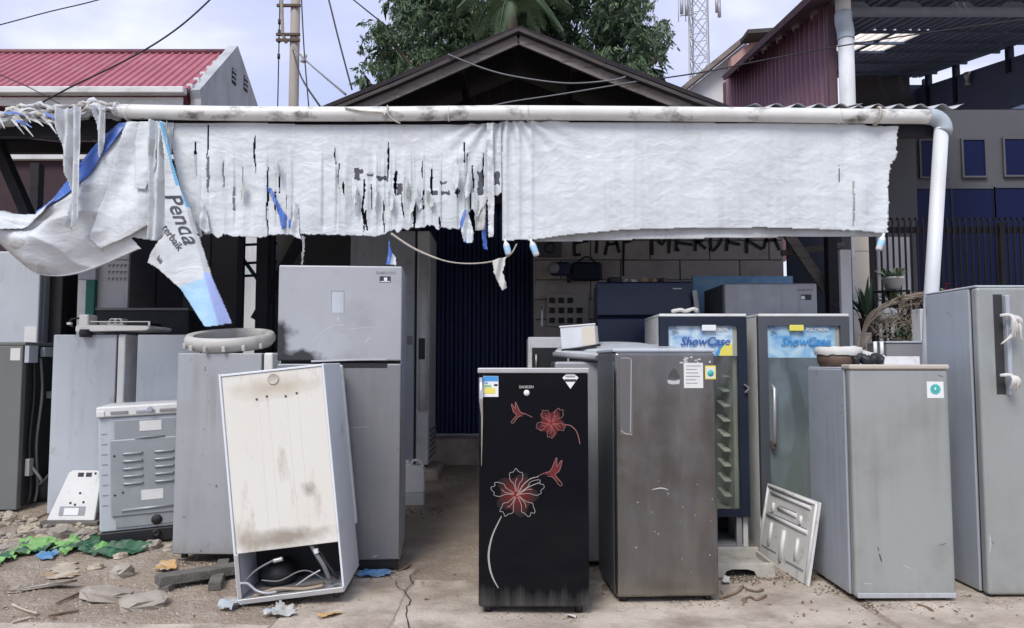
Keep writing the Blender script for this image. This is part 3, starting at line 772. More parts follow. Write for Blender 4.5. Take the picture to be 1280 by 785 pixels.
# ---------------------------------------------------------------- awning: roof sheets, posts, gutter pipe
YP = 5.0
pipe_px = [(128, 139), (300, 142), (480, 142.5), (640, 141), (900, 143), (1060, 145), (1166, 146)]
def awning():
    t = thing('awning', 'corrugated metal awning roof on dark timber posts over the fridges', 'awning', (0, YP, 0))
    zf = at(900, 137, YP).z
    X0, X1 = -4.6, at(1196, 134, YP).x
    k = 11; w = (X1 - X0) / k
    for i in range(k):
        zz = (zf if i > 8 else at(900, 149, YP).z) + 0.004 * (i % 2)
        sheet('roof_sheet', (X0 + i * w, -0.01, zz), (1, 0, 0), (0, 2.3, 0.54), (0, -0.23, 1), w + 0.04, 2.36, 0.152, 0.035, M['galv'] if i > 8 else M['brown_shed'], t, 'sine', 8, 0.003)
    MB().beam((X0, 0.10, zf - 0.12), (X1 - 0.05, 0.10, zf - 0.12), 0.06, 0.09).build('front_beam', M['brown_shed'], t)
    MB().beam((X0, 1.2, zf + 0.08), (X1 - 0.05, 1.2, zf + 0.08), 0.06, 0.09).build('middle_beam', M['brown_shed'], t)
    for i, x in enumerate((-4.4, -2.6, -0.9, 0.75, 2.6)):
        MB().beam((x, 0.05, zf - 0.12), (x, 2.2, zf + 0.38), 0.05, 0.08).build('rafter', M['brown_shed'], t)
    for (px, yy) in ((46, 2.15), (333, 1.6), (1036, 1.7)):
        x = at(px, 230, YP + yy).x
        MB().beam((x, yy, 0), (x, yy, zf + 0.2), 0.09, 0.09).build('post', M['brown_shed'], t, bevel=0.005)
    a = at(0, 195, YP + .6); b = at(38, 275, YP + .6)
    MB().beam((a.x - 0.12, .6, a.z + 0.3), (b.x, .6, b.z), 0.09, 0.07).build('brace', M['brown_shed'], t)
    a = at(985, 290, YP + 1.75); b = at(1034, 362, YP + 1.75)
    MB().beam((a.x, 1.78, a.z), (b.x, 1.78, b.z), 0.05, 0.09).build('brace', M['grey_wood'], t)
    a = at(978, 316, YP + 1.85); b = at(1056, 306, YP + 1.85)
    MB().beam((a.x, 1.87, a.z), (b.x, 1.87, b.z), 0.05, 0.05).build('rail', M['grey_wood'], t)
    a = at(375, 300, YP + 1.7); b = at(320, 400, YP + 1.7)
    MB().beam((a.x, 1.7, a.z), (b.x, 1.7, b.z), 0.06, 0.09).build('brace', M['brown_shed'], t)
awning()
def gutter_pipe():
    p0 = at(640, 141, YP)
    t = thing('gutter_pipe', 'long stained white plastic rain pipe along the awning edge with leaning downpipe', 'pipe', (0, YP, 0))
    pts = spline([at(x, y, YP) - Vector((0, YP, 0)) for x, y in pipe_px], 6)
    MB().tube(pts, 0.050, 16).build('pipe_run', M['pvc'], t)
    for px in (160, 561, 660, 1048):
        q = at(px, 142 if px < 900 else 145, YP)
        MB().tube([(q.x - 0.004, 0, q.z), (q.x + 0.004, 0, q.z)], 0.054, 16).build('joint_ring', M['pvc'], t)
    a = at(1160, 146, YP); c = at(1179, 146, YP); d = at(1177, 166, YP)
    el = [(a.x, 0, a.z)]
    for k in range(7):
        f = k / 6 * math.pi / 2
        el.append((c.x - 0.09 + 0.09 * math.sin(f), 0, c.z - 0.09 + 0.09 * math.cos(f)))
    el.append((d.x + 0.005, 0, d.z))
    MB().tube(el, 0.056, 16).build('elbow', M['pvc_grey'], t)
    e2 = at(1151, 560, YP)
    MB().tube([(d.x, 0, d.z + 0.03), (at(1164, 370, YP).x, 0, at(1164, 370, YP).z), (e2.x - 0.02, 0, 0.02)], 0.046, 16).build('downpipe', M['pvc_clean'], t)
    q = at(1096, 145, YP)
    MB().tube([(q.x + 0.062 * 0.12 * math.cos(f), 0.058 * math.sin(f), q.z + 0.058 * math.cos(f)) for f in [k * math.pi / 8 for k in range(17)]], 0.010, 6).build('strap', M['rope'], t)
    q = at(455, 140, YP)
    MB().tube(spline([(q.x - 0.12, -0.055, q.z + 0.01), (q.x, -0.06, q.z - 0.015), (q.x + 0.14, -0.058, q.z - 0.025), (q.x + 0.15, -0.07, q.z - 0.05)], 5), 0.006, 5).build('rope_end', M['rope'], t)
    MB().tube(spline([(q.x + 0.17, -0.05, q.z + 0.03), (q.x + 0.18, -0.06, q.z - 0.04), (q.x + 0.22, -0.06, q.z - 0.08), (q.x + 0.26, -0.06, q.z - 0.10)], 5), 0.005, 5).build('rope_end', M['rope'], t)
gutter_pipe()

# ---------------------------------------------------------------- dark bay on the left under the awning
def left_bay():
    Y = 7.7
    a, b = at(95, 330, Y).x, at(297, 330, Y).x
    t = thing('shed_wall', 'dark brown panelled wall at the back of the left bay', 'wall', ((a + b) / 2, Y, 0))
    n = 6; w = (b - a) / n
    for i in range(n):
        bx('panel', (-(b - a) / 2 + i * w, 0.0 + 0.01 * (i % 2), 0), (-(b - a) / 2 + (i + 1) * w - 0.008, 0.05 + 0.01 * (i % 2), 2.9), M['shed_panel'] if i > 3 else M['brown_shed'], t, 0.003, 1)
    a, b = -5.6, at(96, 330, Y + .2).x
    t2 = bx('shed_wall', (a, Y + 0.25, 0), (b, Y + 0.35, 2.4), M['brown_shed'], None, 0)
    tag(t2, 'dark timber wall behind the far left fridges under the torn drape', 'wall')
    # storage rack seen through the gap
    p0, p1 = at(296, 300, 7.5), at(345, 300, 7.5)
    r = thing('pipe_rack', 'dark metal rack with rails in the gap left of the silver fridge', 'rack', (p0.x, 7.5, 0.2))
    for px in (303, 325, 341):
        x = at(px, 300, 7.5).x - p0.x
        MB().beam((x, 0, 0), (x, 0, 2.6), 0.05, 0.05).build('upright', M['navy_steel'], r)
    for py in (306, 329, 345):
        z = at(300, py, 7.5).z - 0.2
        MB().tube([(0, 0.03, z), (p1.x - p0.x, 0.03, z + 0.02)], 0.014, 8).build('rail', M['navy_steel'], r)
    z = at(300, 329, 7.5).z - 0.2
    MB().tube([(0.05, 0.05, z + 0.05), (0.25, 0.05, z - 0.22)], 0.02, 8).build('rail', M['green_paint'], r)
left_bay()

# ---------------------------------------------------------------- right hand neighbours
XM = 3.55
def maroon_building():
    t = thing('corrugated_shed', 'maroon corrugated metal side wall of the neighbouring shed', 'shed', (XM, 8.0, 0))
    n = 7
    for i in range(n):
        y0 = 0.0 + i * 0.56
        zt = 5.22 + 0.185 * (i + 1) * 0.56
        sheet('wall_sheet', (0, y0, 2.6), (0, 1, 0), (0, 0, 1), (-1, 0, 0), 0.555, zt - 2.6, 0.14, 0.035, M['maroon'], t, 'trap')
    b = MB()
    q = b.add([(-0.34, -0.6, 5.18), (-0.34, 3.0, 5.60), (0.12, 4.1, 6.10), (0.12, -0.6, 5.22)])
    b.face((q, q + 1, q + 2, q + 3)); b.build('roof_overhang', M['maroon_dark'], t, solid=0.07)
    bx('corner_trim', (-0.06, -0.05, 2.6), (0.03, 0.0, 5.25), M['maroon_dark'], t, 0)
    bx('corner_trim', (-0.05, 3.93, 2.6), (0.03, 4.0, 5.9), M['maroon_dark'], t, 0)
    # downpipe with elbow at the shed corner
    a = at(1052, 0, 7.8); c = at(1057, 40, 7.8); 
    d = thing('downpipe', 'white plastic downpipe at the corner of the maroon shed', 'pipe', (c.x, 7.8, 0))
    MB().tube([(a.x - c.x, -0.03, 6.2), (a.x - c.x, -0.03, at(1052, 22, 7.8).z)], 0.078, 16).build('pipe', M['pvc_clean'], d)
    MB().tube(spline([(a.x - c.x, -0.03, at(1052, 18, 7.8).z), (a.x - c.x, -0.03, at(1052, 28, 7.8).z), (0.0, 0.0, at(1052, 40, 7.8).z), (0.0, 0.0, at(1052, 50, 7.8).z)], 5), 0.088, 16).build('elbow', M['pvc_grey'], d)
    MB().tube([(0, 0, at(1052, 46, 7.8).z), (0, 0, 0)], 0.080, 16).build('pipe', M['pvc_clean'], d)
maroon_building()

def far_house():
    Y = 15.0
    p = at(890, 130, Y)
    t = thing('far_house', 'small pale house with sloping roof edge behind the maroon shed', 'house', (p.x, Y, 0))
    P = lambda px, py, yy=Y: (at(px, py, yy).x - p.x, at(px, py, yy).z)
    out = [P(856, 190), P(856, 116), P(934, 52), P(934, 190)]
    MB().prism(out, 0, 0.15).build('gable_wall', M['plaster_lt'], t)
    a, b = P(848, 118), P(936, 46)
    MB().beam((a[0], -0.12, a[1]), (b[0], -0.12, b[1]), 0.3, 0.09).build('roof', M['barge'], t)
    a, b = P(930, 50, 14.5), P(968, 43, 14.5)
    x0, z0 = P(922, 78, 14.6); x1, z1 = P(942, 48, 14.6)
    MB().prism([P(914, 100, 14.6), P(914, 72, 14.6), P(942, 50, 14.6), P(975, 50, 14.6), P(975, 100, 14.6)], -0.4, -0.2).build('dormer', M['pinkwall'], t)
    a, b = P(930, 46, 14.4), P(976, 43, 14.4)
    MB().beam((a[0], -0.6, a[1]), (b[0], -0.6, b[1]), 0.5, 0.08).build('dormer_roof', M['barge_cap'], t)
    x0, z0 = P(904, 125); x1, z1 = P(913, 108)
    bx('patch', (x0, -0.02, z0 - 0.1), (x1, 0.02, z1), M['red_roof'], t, 0)
far_house()

def carport():
    t = thing('carport', 'open carport with castellated steel beam and dark corrugated roof', 'carport', (6.2, 8.0, 0))
    ox = 6.2
    z0 = 5.30; s = 0.20
    zc = lambda y: z0 + s * (y - 8.0)
    xs = [3.62, 4.1, 4.56, 4.95, 5.03, 5.37, 5.85, 6.35, 6.7, 7.06]
    for i in range(len(xs) - 1):
        a, b = xs[i], xs[i + 1]
        segs = [(7.5, 12.52, M['under_roof'])]
        if i in (2, 4):
            segs = [(7.5, 9.25, M['under_roof']), (9.28, 9.86, M['skylight']), (9.92, 10.42, M['skylight']), (10.45, 12.52, M['under_roof'])]
        for (y0, y1, m) in segs:
            L = math.hypot(y1 - y0, s * (y1 - y0))
            sheet('skylight' if m is M['skylight'] else 'roof_sheet', (a - ox, y0 - 8, zc(y0)), (1, 0, 0), (0, 1, s), (0, -s, 1), b - a - 0.004, L, 0.12, 0.02, m, t, 'trap')
    for y in (8.5, 9.265, 9.89, 10.435, 11.2, 12.0):
        MB().beam((3.6 - ox, y - 8, zc(y) - 0.02), (7.06 - ox, y - 8, zc(y) - 0.02), 0.028, 0.035).build('purlin', M['under_roof'], t)
    # castellated beam
    zb = at(1150, 18.5, 8.0).z; zf = at(1150, 10.5, 8.0).z; H = 0.36
    x0 = at(1061, 10, 8.0).x - ox; x1 = 9.4 - ox
    bx('flange', (x0, -0.03, zb), (x1, 0.05, zf), M['beam'], t, 0)
    bx('flange', (x0, -0.08, zb + H), (x1, 0.08, zb + H + 0.05), M['beam'], t, 0)
    pitch = 0.585; c0 = at(1103, 5, 8.0).x - ox; hw = 0.21; zm = zf + 0.075; hh = 0.068
    b = MB(); k = 0; xa = x0
    while xa < x1 - 0.1:
        c = c0 + k * pitch; xb = min(x1, c + pitch / 2)
        if c + hw > x1: break
        for sg, ze in ((-1, zf), (1, zb + H)):
            q = [(xa, ze), (xb, ze), (xb, zm), (c + hw, zm), (c + hw - 0.08, zm + sg * hh), (c - hw + 0.08, zm + sg * hh), (c - hw, zm), (xa, zm)]
            if sg > 0: q = q[::-1]
            n = b.add([(x, 0, z) for x, z in q]); b.face([n + i for i in range(8)])
        xa = xb; k += 1
    b.build('web', M['beam'], t, solid=0.012)
    # upper panels and posts
    xr = 7.0 - ox
    def zz(px, py, Y): return at(px, py, Y).z
    b = MB()
    n = b.add([(xr, 2.19, zz(1275, 136, 10.19)), (xr, 4.5, zz(1180, 136, 12.4)), (xr, 4.5, zz(1182, 103, 12.2)), (xr, 2.19, zz(1275, 74, 10.19)), (xr, 0.6, zz(1275, 120, 9.2)), (xr, 0.6, zz(1275, 60, 10.0) - 0.4)])
    b.face((n, n + 1, n + 2, n + 3)); b.face((n + 4, n, n + 3, n + 5)); b.build('side_panel', M['under_roof'], t, solid=0.03)
    for y in (11.39, 10.15, 12.15):
        MB().beam((xr, y - 8, 5.35), (xr, y - 8, zc(y) - 0.02), 0.08, 0.08).build('post', M['navy_steel'], t)
    for (px0, px1, pt) in ((1060, 1137, 84), (1137, 1290, 106)):
        a, c = at(px0, 100, 12.5).x, at(px1, 100, 12.5).x
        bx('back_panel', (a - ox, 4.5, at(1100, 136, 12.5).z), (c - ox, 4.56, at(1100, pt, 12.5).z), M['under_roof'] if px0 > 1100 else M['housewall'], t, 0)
    a = at(1155, 90, 12.45).x
    MB().beam((a - ox, 4.45, 5.4), (a - ox, 4.45, 6.15), 0.06, 0.06).build('post', M['navy_steel'], t)
    q = at(1230, 98, 11.0)
    lamp = thing('ceiling_lamp', 'small pale bulb lamp on the dark carport side panel', 'lamp', (6.93, q.y, q.z))
    MB().lathe([(0.0, 0.10), (0.05, 0.09), (0.045, 0.03), (0.03, 0.0), (0.03, -0.06), (0.04, -0.10), (0.0, -0.11)], 12).build('bulb', M['alu'], lamp)
carport()

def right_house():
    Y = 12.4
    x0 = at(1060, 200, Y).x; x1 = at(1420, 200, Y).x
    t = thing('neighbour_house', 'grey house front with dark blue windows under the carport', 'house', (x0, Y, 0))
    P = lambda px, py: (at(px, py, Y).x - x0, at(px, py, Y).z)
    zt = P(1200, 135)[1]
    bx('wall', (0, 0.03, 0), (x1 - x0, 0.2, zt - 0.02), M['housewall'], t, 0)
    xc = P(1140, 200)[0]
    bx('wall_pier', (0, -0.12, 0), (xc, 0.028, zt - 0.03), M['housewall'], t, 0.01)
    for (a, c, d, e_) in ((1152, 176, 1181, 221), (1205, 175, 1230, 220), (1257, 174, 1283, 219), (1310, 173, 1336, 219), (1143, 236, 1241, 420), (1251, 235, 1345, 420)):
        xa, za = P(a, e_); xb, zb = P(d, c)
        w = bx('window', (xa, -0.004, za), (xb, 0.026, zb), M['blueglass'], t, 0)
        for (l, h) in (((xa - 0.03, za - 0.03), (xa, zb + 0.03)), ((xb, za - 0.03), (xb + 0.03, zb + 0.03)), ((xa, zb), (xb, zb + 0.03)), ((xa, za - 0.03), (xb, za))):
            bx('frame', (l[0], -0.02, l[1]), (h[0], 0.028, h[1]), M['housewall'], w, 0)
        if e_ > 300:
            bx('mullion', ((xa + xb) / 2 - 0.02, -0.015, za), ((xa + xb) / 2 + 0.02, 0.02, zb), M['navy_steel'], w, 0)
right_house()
def low_wall():
    a, b = at(1096, 300, 10.5), at(1137, 300, 10.5)
    o = bx('boundary_wall', (a.x, 10.5, 0), (b.x, 10.65, at(1100, 296, 10.5).z), M['plaster_lt'], None, 0.01)
    tag(o, 'pale boundary wall behind the black fence beside the cream pillar', 'wall')
    a, b = at(1063, 300, 7.0), at(1086, 300, 7.0)
    t = thing('pillar', 'cream painted pillar with white edge right of the display coolers', 'pillar', (a.x, 7.0, 0))
    bx('face', (0.04, 0, 0), (b.x - a.x, 0.25, 3.3), M['cream_wall'], t, 0.006)
    bx('white_edge', (0, -0.012, 0), (0.038, 0.2, 3.3), M['fascia'], t, 0.006)
    for i in range(8):
        bx('tile_joint', (0.04, -0.002, 0.35 + i * 0.4), (b.x - a.x + 0.001, 0.002, 0.354 + i * 0.4), M['mortar'], t, 0)
    a, b = at(1050, 312, 5.75), at(1066, 392, 5.75)
    o = bx('white_board', (a.x, 5.75, 0.3), (b.x, 5.79, a.z), M['plaster_lt'], None, 0.004)
    tag(o, 'tall narrow white board standing behind the right display cooler', 'board')
    a, b = at(978, 300, 8.0), at(1064, 300, 8.0)
    o = bx('dark_partition', (a.x, 7.85, 0), (b.x, 7.9, 3.3), M['navy_steel'], None, 0)
    tag(o, 'dark partition behind the braces between block wall and cream pillar', 'partition')
low_wall()
def fence():
    Y = 9.0
    a = at(1086, 300, Y)
    t = thing('fence', 'black metal bar fence with curled tips on the right', 'fence', (a.x, Y, 0.1))
    zt = at(1180, 272, Y).z - 0.1
    b = MB()
    b.tube([(0, 0, 0), (0, 0, zt - 0.05), (0, 0.008, zt - 0.02), (0, 0.03, zt), (0, 0.05, zt - 0.012)], 0.0125, 6)
    first = b.build('bar', M['fence'], t)
    n = 34; sp = 0.0745
    for i in range(1, n):
        c = first.copy(); COL.objects.link(c); c.location = (i * sp, 0, 0)
    for py, h in ((287, 0.075), (402, 0.05)):
        z = at(1180, py, Y).z - 0.1
        bx('rail', (-0.05, 0.015, z - h / 2), (n * sp, 0.045, z + h / 2), M['fence'], t, 0)
    for px in (1088, 1252):
        x = at(px, 300, Y).x - a.x
        bx('fence_post', (x - 0.03, -0.02, 0), (x + 0.03, 0.06, zt - 0.06), M['fence'], t, 0)
fence()

# ---------------------------------------------------------------- lattice tower
def tower():
    Y = 70.0
    p = at(876, 130, Y)
    t = thing('lattice_tower', 'thin steel telecom lattice tower against the bright sky', 'tower', (p.x, Y, 0))
    lx = [(at(862, 50, Y).x - p.x, 0.0), (at(882, 50, Y).x - p.x, -0.6), (at(889, 50, Y).x - p.x, 1.1), (at(872, 50, Y).x - p.x, 1.7)]
    zt = 46.0
    for (x, y) in lx:
        MB().tube([(x * 1.25, y * 1.25, 0), (x * 0.95, y * 0.95, zt)], 0.085, 6).build('leg', M['galv'], t)
    def pt(i, z):
        x, y = lx[i % 4]; f = 1.25 - 0.30 * z / zt
        return Vector((x * f, y * f, z))
    z = 22.0; k = 0
    while z < zt - 1.0:
        for i in range(4):
            MB().tube([pt(i, z), pt(i + 1, z + 2.2)], 0.04, 4, cap=False).build('brace', M['galv'], t)
            MB().tube([pt(i + 1, z), pt(i, z + 2.2)], 0.04, 4, cap=False).build('brace', M['galv'], t)
            MB().tube([pt(i, z), pt(i + 1, z)], 0.035, 4, cap=False).build('strut', M['galv'], t)
        z += 2.2
    for (px, py) in ((852, 6), (858, 8), (896, 4), (899, 10)):
        q = at(px, py, Y - 0.5)
        MB().tube([(q.x - p.x, -0.5, q.z - 0.9), (q.x - p.x, -0.5, q.z + 0.9)], 0.17, 8).build('antenna', M['galv'], t)
    q = at(855, 20, Y - 0.4)
    MB().tube([(q.x - p.x - 0.4, -0.4, q.z), (q.x - p.x + 1.2, -0.3, q.z + 0.3)], 0.05, 6).build('bracket', M['galv'], t)
    for px in (848, 857):
        q = at(px, 12, Y - 0.4)
        MB().tube([(q.x - p.x, -0.4, q.z - 1.2), (q.x - p.x, -0.4, q.z + 1.0)], 0.04, 6).build('bracket', M['galv'], t)
tower()

# ---------------------------------------------------------------- trees
def leaf_mesh(name, clumps, n_per, size, mats, parent, seed, droop=0.35):
    rnd = random.Random(seed); b = MB()
    for (c, r, cnt) in clumps:
        # small twigs inside a clump so leaves gather into sprays
        subs = []
        for _ in range(max(3, cnt // 14)):
            d = Vector((rnd.gauss(0, 1), rnd.gauss(0, 1), rnd.gauss(0, 1)))
            d = d.normalized() * (rnd.random() ** 0.45) * r
            subs.append((c + d, Vector((rnd.uniform(-1, 1), rnd.uniform(-1, 1), rnd.uniform(-0.9, 0.2))).normalized()))
        for _ in range(cnt):
            o, dr = rnd.choice(subs)
            t_ = rnd.uniform(-0.5, 0.7)
            p = o + dr * t_ * r * 0.55 + Vector((rnd.gauss(0, 1), rnd.gauss(0, 1), rnd.gauss(0, 1))) * r * 0.10
            ax = (dr + Vector((rnd.uniform(-1, 1), rnd.uniform(-1, 1), rnd.uniform(-1, 0.3) - droop))).normalized()
            sd = ax.cross(Vector((rnd.uniform(-1, 1), rnd.uniform(-1, 1), rnd.uniform(0.2, 1)))).normalized()
            L = size * rnd.uniform(0.7, 1.4); W = L * 0.26
            n = b.add([p, p + ax * L * 0.45 + sd * W / 2, p + ax * L, p + ax * L * 0.45 - sd * W / 2])
            m = rnd.choices((0, 1, 2), (5, 3, 2))[0]
            b.face((n, n + 1, n + 2, n + 3), m)
    return b.build(name, mats, parent)
def big_tree():
    rnd = random.Random(21)
    Y = 19.0
    base = at(660, 300, Y)
    t = thing('broadleaf_tree', 'large dense green tree rising behind the dark gable', 'tree', (base.x, Y, 0))
    blobs = [(480, 40, 26), (465, 85, 20), (500, 70, 34), (520, 20, 42), (470, 108, 14), (500, 105, 22), (545, 65, 40), (590, 40, 46), (560, -20, 60),
             (640, 10, 56), (690, 30, 46), (700, -30, 60), (735, 60, 40), (770, 20, 44), (790, -20, 40), (740, 95, 30), (775, 80, 36), (815, 45, 24), (800, 100, 26),
             (822, 105, 14), (830, 62, 12), (640, -70, 90), (540, -90, 70), (740, -100, 80), (770, 120, 28), (530, 108, 26), (650, 70, 50), (600, 90, 40), (700, 90, 40), (800, 62, 20), (826, 36, 14), (455, 62, 10), (452, 98, 8)]
    clumps = []; limbs = []
    for (px, py, r) in blobs:
        Yb = Y + rnd.uniform(-1.2, 1.6)
        c = at(px, py, Yb); R_ = r * Yb / FPX
        c = Vector((c.x - base.x, Yb - Y, c.z))
        limbs.append(c)
        k = max(2, int((r / 9.0) ** 2))
        for _ in range(k):
            d = Vector((rnd.gauss(0, 1), rnd.gauss(0, 1), rnd.gauss(0, 1))).normalized() * R_ * rnd.random() ** 0.5
            d.y *= 1.5
            rr = rnd.uniform(0.16, 0.34) if r > 15 else 0.16
            clumps.append((c + d, rr, int(170 * (rr / 0.26) ** 2) + 12))
    leaf_mesh('crown', clumps, 0, 0.125, [M['leafA'], M['leafB'], M['leafC']], t, 4)
    # deep inner foliage closes the crown
    inner = [(c + Vector((0, 1.2, 0)), r * 2.1, int(70)) for (c, r, n) in clumps[::3]]
    leaf_mesh('inner_crown', inner, 0, 0.34, [M['leafB'], M['leafB'], M['leafA']], t, 9)
    MB().tube(spline([(0, 0, 0), (0.1, 0.1, 3), (-0.1, 0.2, 6), (0.1, 0.1, 8.5), (0.0, 0.0, 11)], 5), [0.32 - 0.012 * i for i in range(21)], 12).build('trunk', M['bark'], t)
    for i, c in enumerate(limbs):
        if i % 2: continue
        st = Vector((0.05, 0.15, 6.2 + 0.12 * (i % 9)))
        mid = (st + c) / 2 + Vector((0, 0, -0.4))
        MB().tube(spline([st, mid, c], 4), [0.11 - 0.010 * j for j in range(9)], 6).build('limb', M['bark'], t)
big_tree()
def palm():
    Y = 16.0
    b0 = at(640, 5, Y)
    t = thing('palm_tree', 'coconut palm with feathered fronds in front of the big tree', 'tree', (b0.x, Y, 0))
    MB().tube(spline([(0.2, 0, 0), (0.1, 0, 4), (0, 0, b0.z)], 6), [0.16 - 0.004 * i for i in range(13)], 10).build('trunk', M['bark'], t)
    rnd = random.Random(8)
    ends = [(572, 8), (592, 40), (622, 50), (676, 34), (704, 36), (712, 4), (540, -40), (600, -70), (690, -60), (740, -30)]
    for i, (px, py) in enumerate(ends):
        yy = Y + rnd.uniform(-0.9, 0.5)
        e_ = at(px, py, yy); e_ = Vector((e_.x - b0.x, yy - Y, e_.z))
        st = Vector((0, 0, b0.z)); mid = (st + e_) / 2 + Vector((0, 0, 0.45))
        ax = spline([st, mid, e_], 10)
        b = MB().tube(ax, [0.025 - 0.001 * k for k in range(len(ax))], 5)
        for k in range(2, len(ax)):
            d = (ax[k] - ax[k - 1]).normalized()
            for sg in (-1, 1):
                for h in (0, 0.25, 0.5, 0.75):
                    o = ax[k - 1].lerp(ax[k], h)
                    L = 0.5 * math.sin(math.pi * min(1, (k + 1) / len(ax)) * 0.9) + 0.12
                    side_ = d.cross(Vector((0, 0.2, 1))).normalized() * sg
                    tip = o + (side_ * 0.8 + d * 0.5 + Vector((0, 0, -0.55))).normalized() * L
                    n = b.add([o, o.lerp(tip, .4) + d * 0.007, tip, o.lerp(tip, .4) - d * 0.007]); b.face((n, n + 1, n + 2, n + 3), 1)
        b.build('frond', [M['leafB'], M['leafA']], t)
palm()

# ---------------------------------------------------------------- overhead wires
def wire(label, pts, r, m='wire'):
    P = spline([at(*p) for p in pts], 8)
    o = MB().tube(P, r, 6).build('overhead_wire', M[m])
    tag(o, label, 'wire')
wire('thin black wire crossing the sky at the top left corner', [(-60, 46, 9), (0, 31, 9), (60, 15, 9), (122, 0, 9), (200, -24, 9)], 0.007)
wire('thick black cable sagging over the red roof', [(45, 132, 7), (90, 108, 7), (140, 84, 7), (185, 60, 7), (225, 33, 7), (262, 0, 7), (300, -40, 7)], 0.008)
wire('thin wire slanting down at the left over the red roof', [(-40, 72, 8), (0, 93, 8), (40, 111, 8), (85, 136, 8)], 0.006)
wire('black cable dropping steeply beside the utility pole to the gable', [(400, -40, 7.2), (411, 0, 7.2), (424, 52, 7.1), (440, 112, 7.0)], 0.009)
wire('black wire curving from the utility pole to the awning', [(366, 62, 14.5), (376, 95, 11), (400, 133, 8.6)], 0.014)
wire('grey wire running from the pole insulator to the left gable edge', [(366, 58, 14.8), (385, 78, 12), (432, 118, 7.2)], 0.012, 'greywire')
wire('thin vertical wire just right of the utility pole', [(376, -20, 14.5), (380, 60, 14.5), (386, 134, 14.5)], 0.013)
wire('short wire at the top entering the big tree', [(430, -10, 9), (462, 16, 9), (505, 50, 10)], 0.009)
wire('grey cable sagging across the dark gable', [(560, 68, 6.8), (600, 84, 6.8), (640, 95, 6.8), (706, 104, 6.8), (760, 101, 6.8), (782, 96, 6.8)], 0.008, 'greywire')
wire('lower grey cable rising across the dark gable to the right', [(600, 136, 6.8), (640, 127, 6.8), (700, 118, 6.8), (795, 102, 6.8)], 0.007, 'greywire')
wire('thin wire crossing in front of the maroon shed wall', [(790, 103, 6.8), (880, 90, 7.2), (960, 74, 7.3), (1066, 55, 7.4), (1180, 38, 7.4), (1300, 22, 7.4)], 0.007)
# ================================================================== BANNERS AND DRAPES
def proj(p):
    v = Vector(p) - Vector((0, 0, CAM_Z))
    fw = v.y * math.cos(_p) + v.z * math.sin(_p); up = -v.y * math.sin(_p) + v.z * math.cos(_p)
    return 640 + FPX * v.x / fw, 392.5 - FPX * up / fw
def cloth(name, box, cell, Y0, dy, keep, mi, mats, parent, off=(0, 0, 0), solid=0.0015):
    x0, x1, y0, y1 = box
    nx = int((x1 - x0) / cell); ny = int((y1 - y0) / cell)
    b = MB(); idx = {}
    def vert(i, j):
        k = (i, j)
        if k not in idx:
            px, py = x0 + i * cell, y0 + j * cell
            p = at(px, py, Y0); idx[k] = len(b.v)
            b.v.append(Vector((p.x - off[0], Y0 + dy(px, py) - off[1], p.z - off[2])))
        return idx[k]
    for j in range(ny):
        for i in range(nx):
            cx, cy = x0 + (i + .5) * cell, y0 + (j + .5) * cell
            if keep(cx, cy):
                b.face((vert(i, j), vert(i, j + 1), vert(i + 1, j + 1), vert(i + 1, j)), mi(cx, cy), True)
    return b.build(name, mats, parent, solid=solid)
def lerp_tab(T, x):
    if x <= T[0][0]: return T[0][1]
    for (a, va), (b, vb) in zip(T, T[1:]):
        if x <= b: return va + (vb - va) * (x - a) / (b - a)
    return T[-1][1]

def crinkle(px, py, s=1.0):
    """creased vinyl: sharp ridges from folded noise"""
    a = abs(N3(px * 0.030 * s, py * 0.045 * s, 2.0)); c = abs(N3(px * 0.085 * s + 9, py * 0.11 * s, 5.0))
    return 0.006 * a + 0.0025 * c

